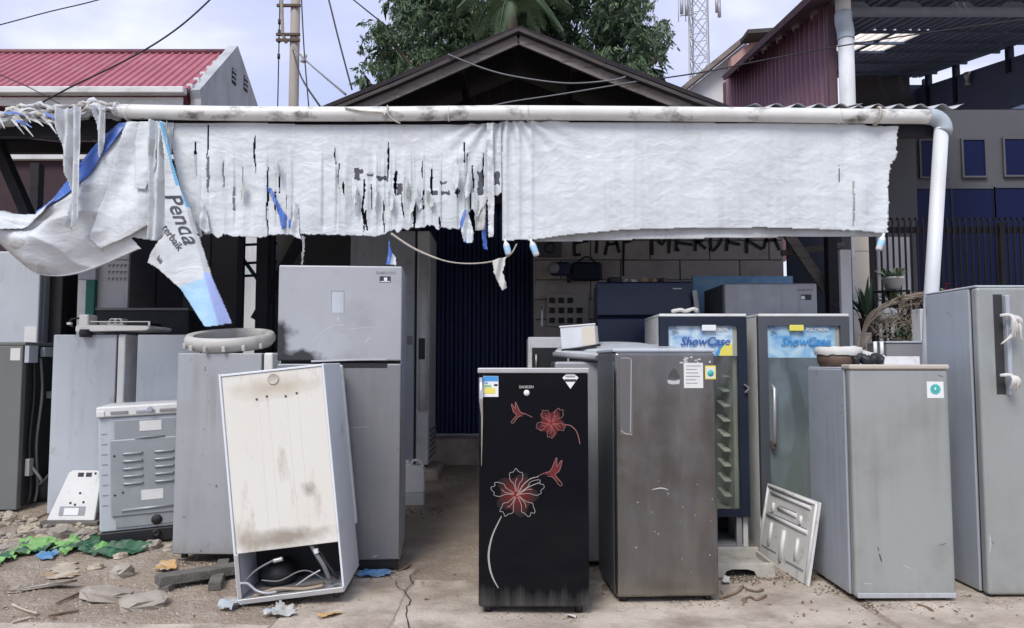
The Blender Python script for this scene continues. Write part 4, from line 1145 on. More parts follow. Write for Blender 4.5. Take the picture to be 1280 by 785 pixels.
def right_banner():
    t = thing('banner', 'whole white vinyl banner hanging from the pipe on the right half', 'banner', (1.25, YP, 2.5))
    off = (1.25, YP, 2.5)
    bot = [(620, 300), (640, 299.5), (668, 299), (700, 294), (777, 286.5), (860, 284), (960, 283), (1060, 287), (1113, 290.5), (1130, 290)]
    rgt = [(150, 1125), (158, 1125), (170, 1123), (195, 1122), (205, 1116), (230, 1113), (292, 1112)]
    top = [(620, 150), (1060, 153), (1130, 157)]
    def dy(px, py):
        g = math.exp(-((px - 640) / 70.0) ** 2) * sm(230, 150, py)
        v = 0.03 + crinkle(px, py) * sm(148, 175, py) + 0.014 * fbm(px * 0.006, py * 0.011, 1.0, 2)
        v += 0.012 * math.sin(math.atan2(px - 636, py - 120) * 22) * g
        v += 0.012 * math.sin((px - 1040) * 0.13 + 0.5 * math.sin(py * .05)) * sm(1000, 1100, px)
        e = math.exp(-((px - 648) / 3.0) ** 2) + math.exp(-((px - 664) / 3.0) ** 2) + math.exp(-((px - 632) / 3.5) ** 2)
        return v - 0.012 * e
    slit = [(1069, 226, 282, 1.3), (1052, 205, 226, 1.0)]
    def keep(x, y):
        if y < lerp_tab(top, x) or y > lerp_tab(bot, x) + 0.7 * N3(x * .12, 3): return False
        if x > lerp_tab(rgt, y) + 2.2 * N3(y * .16, 8) + 1.2 * N3(y * .5, 2): return False
        if x < 626.5 + 0.10 * (y - 150) * 0.12 + 0.8 * N3(y * .1, 5): return False
        for (sx, a, b_, w) in slit:
            if a < y < b_ and abs(x - sx - 1.2 * N3(y * .07, sx)) < w * (0.5 + abs(N3(y * .2, sx))): return False
        return True
    cloth('cloth', (624, 1130, 150, 302), 1.25, YP, dy, keep, lambda x, y: 0, [M['banner']], t, off)
    hb = [(650, 300.5), (700, 299.5), (777, 297.5), (960, 294.5), (1060, 293), (1112, 293)]
    cloth('hem_back', (668, 1112, 280, 302), 1.5, YP, lambda px, py: 0.075 + 0.006 * N3(px * .02, py * .1), lambda x, y: lerp_tab(bot, x) - 4 < y < lerp_tab(hb, x), lambda x, y: 0, [M['banner_old']], t, off)
right_banner()

TEARS = [(242.5, 176, 219, 1.6), (257.5, 154, 200, 1.0), (259, 194, 240, 1.8), (250.5, 260, 297, 1.6), (278, 200, 238, 1.8), (302, 207, 238, 0.8), (316.7, 168, 216, 1.3), (332.5, 207, 298, 0.9),
         (347, 214, 240, 0.8), (363, 212, 232, 0.7), (357, 242, 262, 0.9), (366, 255, 280, 1.5), (418, 183, 204, 0.9), (422.5, 203, 236, 1.2), (429, 226, 244, 1.4), (435.5, 205, 296, 0.5),
         (484.5, 176, 226, 1.4), (493.5, 212, 243, 1.6), (453.5, 222, 290, 1.6), (457, 262, 288, 2.0), (470, 226, 250, 0.6), (517, 242, 288, 2.4), (526.5, 200, 222, 0.8), (539, 210, 243, 1.8), (580, 176, 202, 0.9), (583.5, 190, 240, 0.8), (551, 208, 228, .5), (513, 180, 238, .5),
         (588, 236, 262, 1.2), (597, 250, 268, 1.2), (488, 225, 293, 0.6), (549.5, 270, 288, 1.4), (290, 232, 262, 0.9), (342, 238, 262, 1.0), (464, 228, 262, 1.0), (479, 250, 290, 1.0), (503, 244, 272, 1.0), (529, 236, 262, .9), (571, 210, 246, .9), (591, 205, 240, 1.0), (604, 190, 232, .9), (401, 150, 172, .4), (473, 157, 182, .4)]
def torn_banner():
    off = (-1.2, YP, 2.5)
    t = thing('torn_banner', 'shredded white vinyl banner with slits and dark print scraps on the left half', 'banner', off)
    bot = [(206, 290), (236, 291), (246, 296), (252, 294), (262, 290), (268, 296.5), (275, 295), (277, 290), (285, 294.5), (330, 296), (333, 293), (372, 292), (437, 293.5), (470, 294.5), (480, 292), (487, 288), (505, 287), (516, 282), (520, 285), (535, 281), (548, 285), (552, 283), (562, 286), (577, 283), (581, 270), (588, 262), (596, 268), (606, 258), (610, 246), (627, 240)]
    rnd = random.Random(6)
    tilt = {k: (rnd.uniform(-0.03, 0.02), rnd.uniform(-0.03, 0.03)) for k in range(len(TEARS) + 2)}
    xs = sorted(set([206] + [a[0] for a in TEARS] + [627]))
    def dy(px, py):
        v = 0.03 + crinkle(px, py, 1.15) * sm(148, 172, py) + 0.012 * fbm(px * 0.008, py * 0.012, 4.0, 2)
        k = 0
        while k < len(xs) - 2 and xs[k + 1] < px: k += 1
        a, c = tilt[k]; w = max(8, xs[k + 1] - xs[k]); f = (px - xs[k]) / w - .5
        g = sm(178, 225, py) * sm(298, 262, py)
        v += g * (a * 0.6 + c * f) - 0.010 * g * g * (abs(f) * 2) ** 3 * (1 if k % 2 else -0.4)
        v += 0.012 * math.sin(math.atan2(px - 628, py - 118) * 24) * math.exp(-((px - 622) / 60.0) ** 2) * sm(250, 150, py)
        v -= 0.010 * (math.exp(-((py - 250) / 8) ** 2) * max(0, N3(px * .05, 8)))
        return v
    patches = [(441, 208, 448, 223), (447, 210, 453, 215), (457, 215, 466, 219), (471, 219, 483, 224), (441, 238, 448, 243), (495, 228, 502, 243), (550, 226, 559, 230), (537, 238, 547, 243), (551, 238.5, 562, 243), (568, 236, 575.5, 242), (597, 213, 604.5, 242.5), (617, 213, 624, 230)]
    def mi(x, y):
        j = 2.2 * N3(x * .18, y * .18, 3) + 1.0 * N3(x * .6, y * .6, 9)
        for (a, b_, c, d) in patches:
            if a + j < x < c + j and b_ + j < y < d + j: return 1
        if y < 157: return 2
        return 0
    def keep(x, y):
        if y < 152 + 2.0 * sm(300, 400, x) * sm(640, 560, x): return False
        if y > lerp_tab(bot, x) + (1.4 + 4.5 * sm(470, 500, x) + 2.0 * sm(300, 260, x)) * N3(x * .16, 3) + 1.0 * N3(x * .7, 7): return False
        if x < 207 + (y - 155) * 0.19: return False
        if x > 627: return False
        for (sx, a, b_, w) in TEARS:
            if a < y < b_:
                f = (y - a) / (b_ - a); ww = w * (0.30 + 1.0 * math.sin(math.pi * min(1, 0.12 + f * .86))) * (0.8 + 0.7 * abs(N3(y * .11, sx)))
                if w < 0.75: continue
                if abs(x - sx - 2.2 * N3(y * .05, sx) - 0.3 * N3(y * .3, sx)) < max(0.55, ww * .8): return False
        return True
    cloth('cloth', (206, 628, 152, 300), 1.0, YP, dy, keep, mi, [M['banner'], M['print_dark'], M['banner_old']], t, off)
    def flap(poly, d0, m, m2=None, fn=None, wob=0.012):
        xs_ = [p[0] for p in poly]; ys_ = [p[1] for p in poly]
        cloth('flap', (min(xs_), max(xs_) + 1, min(ys_), max(ys_) + 1), 0.8, YP, lambda px, py: d0 + wob * math.sin(px * 0.5 + py * .06) + 0.01 * N3(px * .1, py * .1),
              lambda x, y: inpoly(x + 0.8 * N3(x * .4, y * .4), y, poly), fn or (lambda x, y: 0), [M[m], M[m2 or m]], t, off)
    flap([(333, 235), (338, 234), (352, 262), (366, 279), (366, 285), (357, 283), (353, 287), (350, 278), (345, 258)], 0.005, 'print_blue')
    flap([(366, 250), (372, 255), (374, 292), (379, 300), (370, 297), (362, 292), (366, 275)], 0.0, 'banner')
    flap([(608.5, 154), (616, 154), (618, 250), (617, 296), (610.5, 297), (609.5, 240)], -0.005, 'banner', wob=0.003)
    flap([(598, 250), (608, 247), (606, 287), (594, 287), (593, 270)], 0.03, 'banner_old')
    flap([(576, 262), (584, 262), (592, 290), (591, 303), (586, 304), (580, 302), (577, 292), (574, 272)], 0.012, 'banner', 'print_blue', lambda x, y: 1 if (x + y * .35) % 14 < 5 and x < 583 else 0)
    flap([(603, 268), (607, 268), (608, 300), (609, 311), (604, 310), (602, 290)], 0.04, 'print_blue')
    flap([(485, 296), (488, 312), (494, 322), (495, 331), (482, 330), (485, 316)], 0.02, 'print_blue', 'banner', lambda x, y: 1 if x + 0.2 * y > 553 else 0)
    flap([(377, 294), (380, 296), (379, 312), (377, 331), (375.5, 330), (377, 312)], 0.02, 'banner_old')
    for k in range(12):
        x = rnd.choice((rnd.uniform(240, 380), rnd.uniform(430, 604), rnd.uniform(440, 600))); y = rnd.uniform(196, 240); w = rnd.uniform(3, 7); L = rnd.uniform(18, 38)
        if y + L > 298: y = 298 - L
        s_ = rnd.uniform(-5, 5)
        flap([(x - w * .3, y), (x + w * .4, y + 1), (x + w + s_ * .4, y + L * .45), (x + w * .7 + s_, y + L * .9), (x + s_, y + L), (x - w * .6 + s_ * .6, y + L * .6)], rnd.uniform(-0.03, 0.0), 'banner' if k % 3 else 'banner_old', wob=0.014)
    flap([(250, 250), (257, 258), (264, 290), (258, 292), (250, 285)], -0.012, 'banner')
torn_banner()

def left_drape():
    off = (-3.0, YP, 2.4)
    t = thing('fallen_drape', 'white vinyl drape sagging in a swag at the far left end of the pipe', 'drape', off)
    poly = [(152, 152), (216, 152), (210, 200), (203, 260), (195, 301), (165, 297), (177, 311), (150, 321.5), (118, 333), (90, 341), (66, 344.5), (42, 341.5), (24, 325), (0, 302), (-70, 288), (-70, 250), (0, 262), (20, 267.5), (45, 266), (75, 243), (105, 206), (135, 171)]
    def dy(px, py):
        r = math.hypot(px - 205, py - 140); an = math.atan2(px - 205, py - 130)
        v = 0.02 + 0.032 * math.sin(an * 9 + 0.6 * N3(px * .02, py * .02)) * sm(10, 110, r) + crinkle(px, py) * 0.7
        # the swag bellies towards the street between upper and lower edge
        lo = lerp_tab([(-70, 250), (0, 262), (45, 266), (105, 206), (150, 158)], px); hi = lerp_tab([(-70, 288), (0, 302), (40, 341), (66, 344), (118, 333), (170, 312), (200, 300)], px)
        f = min(1, max(0, (py - lo) / max(8, hi - lo)))
        v += -0.16 * math.sin(math.pi * f) * sm(200, 90, px) + 0.05 * (1 - f) * sm(160, 60, px)
        v += 0.05 * abs(N3(px * .018 + 3, py * .03, 9)) * sm(170, 110, px)
        fold = math.exp(-((py - (lo + (hi - lo) * 0.30)) / 7.0) ** 2) * sm(110, 30, px)
        return v + 0.05 * fold
    def mi(x, y):
        return 1 if N3(x * .03, y * .05, 3) > 0.22 and x < 130 else 0
    cloth('cloth', (-70, 218, 152, 346), 1.2, YP, dy, lambda x, y: inpoly(x + .9 * N3(y * .15, 2), y + .9 * N3(x * .15, 4), poly), mi, [M['banner'], M['banner_old']], t, off)
    bl = [(150, 154), (160, 154), (146, 180), (120, 216), (104, 238), (84, 251), (60, 262), (46, 268), (42, 265), (60, 250), (78, 233), (108, 196), (132, 168)]
    cloth('blue_fold', (40, 160, 152, 268), 1.0, YP, lambda px, py: dy(px, py) - 0.035 - 0.02 * math.sin((px + py) * .05), lambda x, y: inpoly(x + .7 * N3(y * .2, 1), y, bl), lambda x, y: 0, [M['print_blue']], t, off)
    # hem rope along the lower edge
    pts = [(at(x, y, YP).x - off[0], dy(x, y) - 0.004, at(x, y, YP).z - off[2]) for x, y in [(0, 301), (24, 324), (42, 340), (66, 343.5), (90, 340), (118, 332), (150, 320.5), (172, 312)]]
    MB().tube(spline(pts, 5), 0.006, 6).build('hem', M['banner_old'], t)
    def strip(poly, d0):
        xs_ = [p[0] for p in poly]; ys_ = [p[1] for p in poly]
        cloth('torn_strip', (min(xs_) - 1, max(xs_) + 2, min(ys_), max(ys_) + 1), 0.6, YP, lambda px, py: d0 + 0.022 * math.sin(px * .62 + 0.5 + .02 * py) + 0.02 * math.sin(px * .25) + 0.012 * fbm(px * .05, py * .02, 6, 2),
              lambda x, y: inpoly(x + 1.0 * N3(y * .1, 3), y, poly), lambda x, y: 1 if N3(x * .2, y * .04, 6) > 0.12 else 0, [M['banner'], M['banner_old']], t, off)
    strip([(88, 148), (119, 144), (118, 200), (117, 262), (112, 288), (106, 292), (100, 288), (105, 250), (98, 200), (92, 168)], -0.17)
    def fold(poly, d0, k):
        xs_ = [p[0] for p in poly]; ys_ = [p[1] for p in poly]
        cloth('fold_layer', (min(xs_), max(xs_) + 1, min(ys_), max(ys_) + 1), 0.9, YP, lambda px, py: dy(px, py) - d0 - 0.012 * math.sin((px + .4 * py) * .09 + k) + 0.004 * N3(px * .08, py * .08, k),
              lambda x, y: inpoly(x + .8 * N3(y * .09, k), y, poly), lambda x, y: 0, [M['banner']], t, off)
    fold([(160, 153), (176, 153), (186, 200), (192, 240), (190, 282), (168, 296), (128, 312), (118, 300), (140, 240), (152, 190)], 0.030, 1)
    fold([(176, 153), (200, 153), (199, 210), (188, 240), (176, 238), (170, 180)], 0.048, 2)
    fold([(-60, 254), (0, 264), (22, 269), (46, 268), (76, 250), (64, 268), (40, 288), (18, 292), (0, 284), (-60, 272)], 0.045, 3)
    strip([(124, 138), (141, 136), (142, 160), (136, 190), (133, 202), (129, 186), (128, 162)], -0.09)
    strip([(190, 154), (214, 154), (215, 200), (214, 262), (213, 309), (206, 303), (190, 301), (193, 245)], -0.045)
left_drape()

def flag():
    off = (-2.15, YP - 0.08, 2.2)
    t = thing('printed_flag', 'torn printed banner tail with dark letters and blue lower end', 'flag', off)
    poly = [(206, 156), (211, 158), (221, 205), (232, 240), (243, 262), (255, 305), (270, 350), (291, 404), (276, 408), (262, 409), (246, 385), (231, 361), (204, 338), (187, 329), (191, 318), (200, 308), (212, 296), (212, 200)]
    def fx(y): return lerp_tab([(156, 211), (230, 229), (262, 240), (300, 249), (350, 263), (408, 279)], y)
    def dy(px, py):
        d = px - fx(py)
        v = -0.075 + 0.006 * math.sin(px * .13 + py * .02) + 0.006 * N3(px * .05, py * .05)
        if d > 0: v += 0.055 * min(1, d / 12.0)
        v += 0.05 * sm(208, 190, px) * sm(290, 325, py)
        return v
    def mi(x, y):
        if x > fx(y) - 1 + .6 * N3(y * .2, 1):
            if y < 262: return 4
            return 1 if y < 338 + .3 * (x - 250) else 3
        if y < 235 and x > fx(y) - 5: return 4
        return 2 if y > 366 - (x - 213) * 0.36 + 1.0 * N3(x * .2, 4) else 0
    cloth('cloth', (184, 294, 155, 411), 1.0, YP, dy, lambda x, y: inpoly(x, y + .7 * N3(x * .3, 2), poly), mi, [M['banner'], M['banner_old'], M['print_sky'], M['print_violet'], M['print_teal']], t, off)
    def word(s, px, py, th, size, shear, bold):
        p = at(px, py, YP)
        o = text('lettering', s, size, M['print_dark'], None, (p.x, YP - 0.1, p.z), (R(90), R(th), 0), shear, 0.0, bold, 'LEFT')
        bpy.context.view_layer.update()
        mw = o.matrix_world.copy()
        for v in o.data.vertices:
            w = mw @ v.co; a, c = proj((w.x, YP, w.z))
            v.co = Vector((w.x - off[0], YP + dy(a, c) - 0.004 - off[1], w.z - off[2]))
        o.parent = t; o.location = (0, 0, 0); o.rotation_euler = (0, 0, 0)
    word('Penda', 219, 243, 66, 0.155, 0.45, 0.002)
    word('terbaik', 211, 285, 52, 0.072, 0.0, 0.001)
    word('bis', 202, 323, 45, 0.05, 0.0, 0.001)
flag()

def rag_bundle():
    off = (-3.1, YP, at(70, 150, YP).z)
    t = thing('rag_bundle', 'bundle of dirty torn white cloth wound along the left pipe end', 'cloth', off)
    rnd = random.Random(31)
    for s_ in range(13):
        y0 = rnd.uniform(-9, 9)
        pts = []
        for k in range(15):
            px = -60 + k * 15
            py = lerp_tab([(-60, 168), (0, 156), (40, 142), (80, 148), (120, 138), (150, 141)], px) + y0 + rnd.uniform(-3, 3)
            p = at(px, py, YP); pts.append(Vector((p.x - off[0], -0.03 + rnd.uniform(-0.05, 0.04), p.z - off[2])))
        P = spline(pts, 4)
        b = MB().tube(P, [max(0.004, 0.013 + 0.014 * N3(i * .45, s_ * 5)) for i in range(len(P))], 9)
        for i, v in enumerate(b.v): v += Vector((0, 0.02 * N3(v.x * 30, v.z * 40, s_), 0.020 * N3(v.x * 34 + 5, v.z * 45, s_)))
        b.build('twisted_cloth', (M['banner_old'], M['rope'], M['banner_old'], M['banner'], M['clothgrey'])[s_ % 5], t)
    for k in range(16):
        px, py = rnd.uniform(5, 70), rnd.uniform(138, 160)
        a = at(px, py, YP); L = rnd.uniform(0.06, 0.16); an = rnd.uniform(-0.7, 0.5)
        P = [Vector((a.x - off[0] + f * L * math.cos(an), -0.10 - 0.03 * rnd.random(), a.z - off[2] + f * L * math.sin(an) - 0.05 * f * f)) for f in (0, .3, .6, 1)]
        MB().ribbon(P, [0.012, 0.02, 0.014, 0.004], (0, -1, 0.3)).build('shred', M['banner_old'] if k % 6 else M['print_blue'], t, solid=0.001)
rag_bundle()

def hanging_bottle(px0, py0, px1, py1, label):
    a, b = at(px0, py0, YP - 0.02), at(px1, py1, YP - 0.02)
    d = (b - a); L = d.length
    t = thing('hanging_bottle', label, 'bottle', a)
    t.rotation_euler = d.to_track_quat('-Z', 'Y').to_euler()
    MB().lathe([(0.0, 0.004), (0.008, 0.002), (0.009, -0.018), (0.018, -0.032), (0.022, -0.045), (0.022, -L + 0.01), (0.016, -L), (0.0, -L)], 14).build('bottle', M['pvc_clean'], t)
    MB().lathe([(0.0225, -0.05), (0.0228, -0.052), (0.0228, -0.05 - L * .32), (0.0225, -0.052 - L * .32)], 14).build('label_band', M['print_sky'], t)
    MB().tube([(0, 0, 0), (0, 0, 0.03)], 0.003, 5).build('string', M['rope'], t)
hanging_bottle(631, 299, 636, 319, 'small plastic bottle weight hanging at the dark gap between the banners')
hanging_bottle(663, 299, 671, 320, 'small plastic bottle weight under the left end of the whole banner')
hanging_bottle(1105, 292, 1098, 313, 'small plastic bottle weight hanging at the right banner corner')
P = spline([at(489, 292, YP), at(520, 312, YP), at(560, 327, YP), at(600, 329, YP), at(634, 321, YP), at(646, 305, YP)], 8)
tag(MB().tube(P, [0.0085 if i < 14 else 0.0055 for i in range(len(P))], 6).build('sagging_cable', M['rope']), 'pale cable sagging below the torn banner before the blue door', 'cable')
poly_ = [(616, 326), (632, 322), (631, 332), (628, 340), (634, 360), (628, 364), (622, 352), (617, 340)]
o_ = cloth('rag', (612, 640, 320, 366), 0.8, YP, lambda px, py: -0.03 + 0.015 * math.sin(px * .5 + py * .1), lambda x, y: inpoly(x + 1.2 * N3(y * .25, 2), y, poly_), lambda x, y: 0, [M['rag']], None)
tag(o_, 'white scrap of cloth dangling from the sagging cable', 'rag')
# ================================================================== APPLIANCES
def mtx(t): return Matrix.Translation(t.location) @ t.rotation_euler.to_matrix().to_4x4()
def on_face(t, px, py, y0=0.0):
    """local point on the plane y = y0 of thing t that is seen at (px, py)"""
    Mi = mtx(t).inverted(); o = Mi @ Vector((0, 0, CAM_Z)); d = Mi.to_3x3() @ ray(px, py)
    return o + d * ((y0 - o.y) / d.y)
def on_side(t, px, py, x0):
    Mi = mtx(t).inverted(); o = Mi @ Vector((0, 0, CAM_Z)); d = Mi.to_3x3() @ ray(px, py)
    return o + d * ((x0 - o.x) / d.x)
def decal(t, name, m, px0, py0, px1, py1, parent=None, y0=0.0, th=0.0012, bevel=0):
    a, b = on_face(t, px0, py1, y0), on_face(t, px1, py0, y0)
    return bx(name, (a.x, y0 - th, a.z), (b.x, y0, b.z), m, parent or t, bevel)
def line_on(t, name, pts, w, m, parent=None, y0=0.0, n=5, th=0.0008, taper=False):
    P = spline([on_face(t, px, py, y0) + Vector((0, -th, 0)) for px, py in pts], n)
    k = len(P)
    ws = [w * (0.35 + 0.65 * math.sin(math.pi * (i + .4) / k)) if taper else w for i in range(k)]
    return MB().ribbon(P, ws).build(name, m, parent or t)
def word_on(t, s, px, py, size, m, parent=None, y0=0.0, **k):
    p = on_face(t, px, py, y0)
    return text('lettering', s, size, m, parent or t, (p.x, y0 - 0.0015, p.z), **k)

def blot(m, c, rad, col, amt=1.0, nscale=9.0, soft=0.5):
    """adds an irregular stain of colour col round the object-space point c"""
    nt = m.node_tree; L = nt.links; b = nt.nodes['Principled BSDF']
    tc = nt.nodes.new('ShaderNodeTexCoord')
    mp = nt.nodes.new('ShaderNodeMapping'); mp.vector_type = 'TEXTURE'
    mp.inputs['Location'].default_value = c; mp.inputs['Scale'].default_value = rad
    L.new(tc.outputs['Object'], mp.inputs[0])
    ln = nt.nodes.new('ShaderNodeVectorMath'); ln.operation = 'LENGTH'; L.new(mp.outputs[0], ln.inputs[0])
    no = nt.nodes.new('ShaderNodeTexNoise'); no.inputs['Scale'].default_value = nscale; no.inputs['Detail'].default_value = 6
    L.new(tc.outputs['Object'], no.inputs[0])
    ad = nt.nodes.new('ShaderNodeMath'); ad.operation = 'MULTIPLY_ADD'; ad.inputs[1].default_value = 1.3
    L.new(no.outputs['Fac'], ad.inputs[0]); L.new(ln.outputs['Value'], ad.inputs[2])
    mr = nt.nodes.new('ShaderNodeMapRange'); mr.inputs['From Min'].default_value = 1.65; mr.inputs['From Max'].default_value = 1.65 - soft
    mr.inputs['To Max'].default_value = amt
    L.new(ad.outputs[0], mr.inputs[0])
    x = nt.nodes.new('ShaderNodeMix'); x.data_type = 'RGBA'
    src = b.inputs['Base Color'].links[0].from_socket if b.inputs['Base Color'].links else None
    if src: L.new(src, x.inputs['A'])
    else: x.inputs['A'].default_value = b.inputs['Base Color'].default_value
    x.inputs['B'].default_value = (*col, 1)
    L.new(mr.outputs[0], x.inputs['Factor']); L.new(x.outputs['Result'], b.inputs['Base Color'])

def fridge(label, x, y, z, rz, w, d, h, side, door, splits=None, foot=0.03, dt=0.06, bev=0.016, gap=0.008, top=None, name='fridge', back=True):
    t = thing(name, label, 'fridge', (x, y, z), R(rz))
    bx('cabinet', (-w/2, dt + gap, foot), (w/2, d, h - 0.002), side, t, 0.008, 2)
    bx('gasket', (-w/2 + 0.012, dt - 0.004, foot + 0.014), (w/2 - 0.012, dt + gap + 0.004, h - 0.014), M['gasket'], t, 0)
    ds = []
    for (a, b_) in (splits or [(foot, h)]):
        ds.append(bx('door', (-w/2, 0, a), (w/2, dt, b_), door, t, bev, 3))
    if top: bx('top_trim', (-w/2 - 0.006, -0.012, h), (w/2 + 0.006, d, h + 0.022), top, t, 0.007, 3)
    for sx in (-1, 1):
        for yy in (0.06, d - 0.06):
            MB().tube([(sx * (w/2 - 0.05), yy, 0), (sx * (w/2 - 0.05), yy, foot + 0.004)], 0.022, 10).build('foot', M['black'], t)
    t['doors'] = 0
    del t['doors']
    return t, ds

def spot(px0, px1, pyb, pyt, zg=None):
    """front face from its lower corners and top: centre x, depth, width, height"""
    g = ground((px0 + px1) / 2, pyb)
    a, b = at(px0, pyb, g.y), at(px1, pyb, g.y); tp = at((px0 + px1) / 2, pyt, g.y)
    return (a.x + b.x) / 2, g.y, g.z, b.x - a.x, tp.z - g.z

# ---- black fridge with flowers
def black_fridge():
    x, y, z, w, h = spot(598, 737, 769, 466)
    t, (dr,) = fridge('glossy black fridge with red hibiscus flowers and pale line drawing', x, y, z, 0, w, 0.56, h, M['black'], M['gloss_black'], bev=0.012, foot=0.04)
    bx('top_trim', (-w/2 - 0.008, -0.014, h - 0.002), (w/2 + 0.006, 0.10, h + 0.026), M['alu'], t, 0.006)
    bx('top_lid', (-w/2, 0.10, h - 0.001), (w/2, 0.56, h + 0.018), M['silver'], t, 0.006)
    a = on_face(t, 600, 467); b = on_face(t, 601, 582)
    MB().tube([(a.x + 0.006, -0.012, a.z - 0.02), (a.x + 0.007, -0.018, a.z - 0.14), (a.x + 0.012, -0.012, a.z - 0.22), (b.x + 0.004, -0.006, b.z)], [0.012, 0.012, 0.006, 0.003], 8).build('handle', M['chrome'], t)
    st = decal(t, 'energy_label', M['sticker_white'], 604, 470, 623, 496, dr)
    decal(t, 'label_print', M['sticker_blue'], 604.3, 470.3, 622.7, 476.5, st, -0.0014)
    decal(t, 'label_print', M['sticker_blue'], 605.5, 478, 610, 479.6, st, -0.0014)
    decal(t, 'label_print', M['sticker_green'], 605.5, 481, 614, 484, st, -0.0014)
    decal(t, 'label_print', M['sticker_yellow'], 605.5, 485, 619, 492, st, -0.0014)
    decal(t, 'label_print', M['ink'], 617.5, 480, 622, 482.5, st, -0.0014)
    P = [on_face(t, px, py) for px, py in ((703, 472), (708, 467.5), (718, 467.5), (723, 472), (713, 486))]
    b = MB().prism([(p.x, p.z) for p in P], -0.0015, 0); s5 = b.build('diamond_sticker', M['sticker_white'], dr)
    decal(t, 'sticker_print', M['ink_grey'], 707, 470, 719, 471.5, s5, -0.0017); decal(t, 'sticker_print', M['ink'], 705.5, 474, 720.5, 477, s5, -0.0017)
    word_on(t, 'SANKEN', 658, 483.8, 0.020, M['line_silver'], dr, bold=0.0006)
    c = on_face(t, 658.3, 491)
    MB().lathe([(0.0, -0.0), (0.0155, 0.0), (0.0155, 0.002), (0.0, 0.002)], 20).build('badge', M['sticker_white'], dr, loc=(c.x, 0.0, c.z), rot=(R(90), 0, 0))
    # flowers
    def flower(cx, cy, r, rot, seed, lm):
        rnd = random.Random(seed)
        c = on_face(t, cx, cy); k = r * y / FPX
        b = MB(); pts = []
        for i in range(40):
            a_ = 2 * math.pi * i / 40; rr = k * (0.72 + 0.14 * math.cos(5 * a_ + rot) + 0.05 * rnd.random())
            pts.append((rr * math.cos(a_), 0, rr * math.sin(a_)))
        n = b.add([(0, 0, 0)] + pts)
        for i in range(40): b.face((n, n + 1 + i, n + 1 + (i + 1) % 40))
        fl = b.build('red_flower', M['flower'], dr, loc=(c.x, -0.0006, c.z))
        s_ = k / 0.14; fl.scale = (s_ / s_, 1, 1)
        for p in range(5):
            a0 = rot + 2 * math.pi * p / 5
            L = r * rnd.uniform(0.85, 1.08); wd = 0.62
            o = []
            for f in [q / 12 for q in range(13)]:
                sgn = 1 - 2 * f
                rad = L * (1 - abs(sgn) ** 2.6 * 0.88) * (1 + 0.07 * math.sin(f * 26 + p))
                an = a0 + sgn * wd * (0.95 if 0.1 < f < 0.9 else 0.5)
                o.append((cx + rad * math.cos(an), cy - rad * math.sin(an)))
            line_on(t, 'petal_line', o, 0.0024, M[lm], fl and dr, th=0.0012)
            line_on(t, 'petal_line', [(cx + r * .12 * math.cos(a0), cy - r * .12 * math.sin(a0)), (cx + r * .45 * math.cos(a0 + .1), cy - r * .45 * math.sin(a0 + .1)), (cx + r * .62 * math.cos(a0 - .05), cy - r * .62 * math.sin(a0 - .05))], 0.0022, M[lm], dr, th=0.0012)
    flower(646, 618, 32, 0.35, 3, 'line_silver')
    flower(689, 529, 20, 0.9, 5, 'line_rose')
    line_on(t, 'stem_line', [(627, 645), (616, 668), (611, 690), (612, 708), (616, 722), (623, 735)], 0.010, M['line_silver'], dr, taper=True, th=0.0012)
    line_on(t, 'stamen_line', [(646, 620), (654, 606), (664, 598), (673, 596)], 0.004, M['line_silver'], dr, th=0.0013)
    line_on(t, 'stamen_line', [(648, 619), (660, 609), (675, 603)], 0.0035, M['line_silver'], dr, th=0.0013)
    line_on(t, 'stem_line', [(703, 531), (713, 532), (721, 540), (725, 555)], 0.004, M['line_rose'], dr, th=0.0012)
    def bird(cx, cy, s_, fl):
        q = lambda pts: [(cx + fl * a * s_, cy + b * s_) for a, b in pts]
        P = [on_face(t, px, py) for px, py in q([(-14, 4), (-4, -2), (2, -14), (6, -22), (6, -8), (14, -18), (10, -2), (4, 4), (12, 16), (8, 14), (0, 8), (-5, 4)])]
        bd = MB().prism([(p.x, p.z) for p in P], -0.0009, -0.0002).build('bird_print', M['red_print'], dr)
        line_on(t, 'bird_line', q([(-28, 9), (-14, 2), (-4, -2), (2, -14), (6, -22), (6, -8)]), 0.003, M['line_rose'], bd, th=0.0014)
        line_on(t, 'bird_line', q([(6, -8), (14, -18), (10, -2), (4, 4), (14, 18), (10, 20), (0, 8), (-8, 6)]), 0.003, M['line_rose'], bd, th=0.0014)
    bird(691, 590, 0.82, 1)
    bird(648, 516, 0.62, -1)
black_fridge()

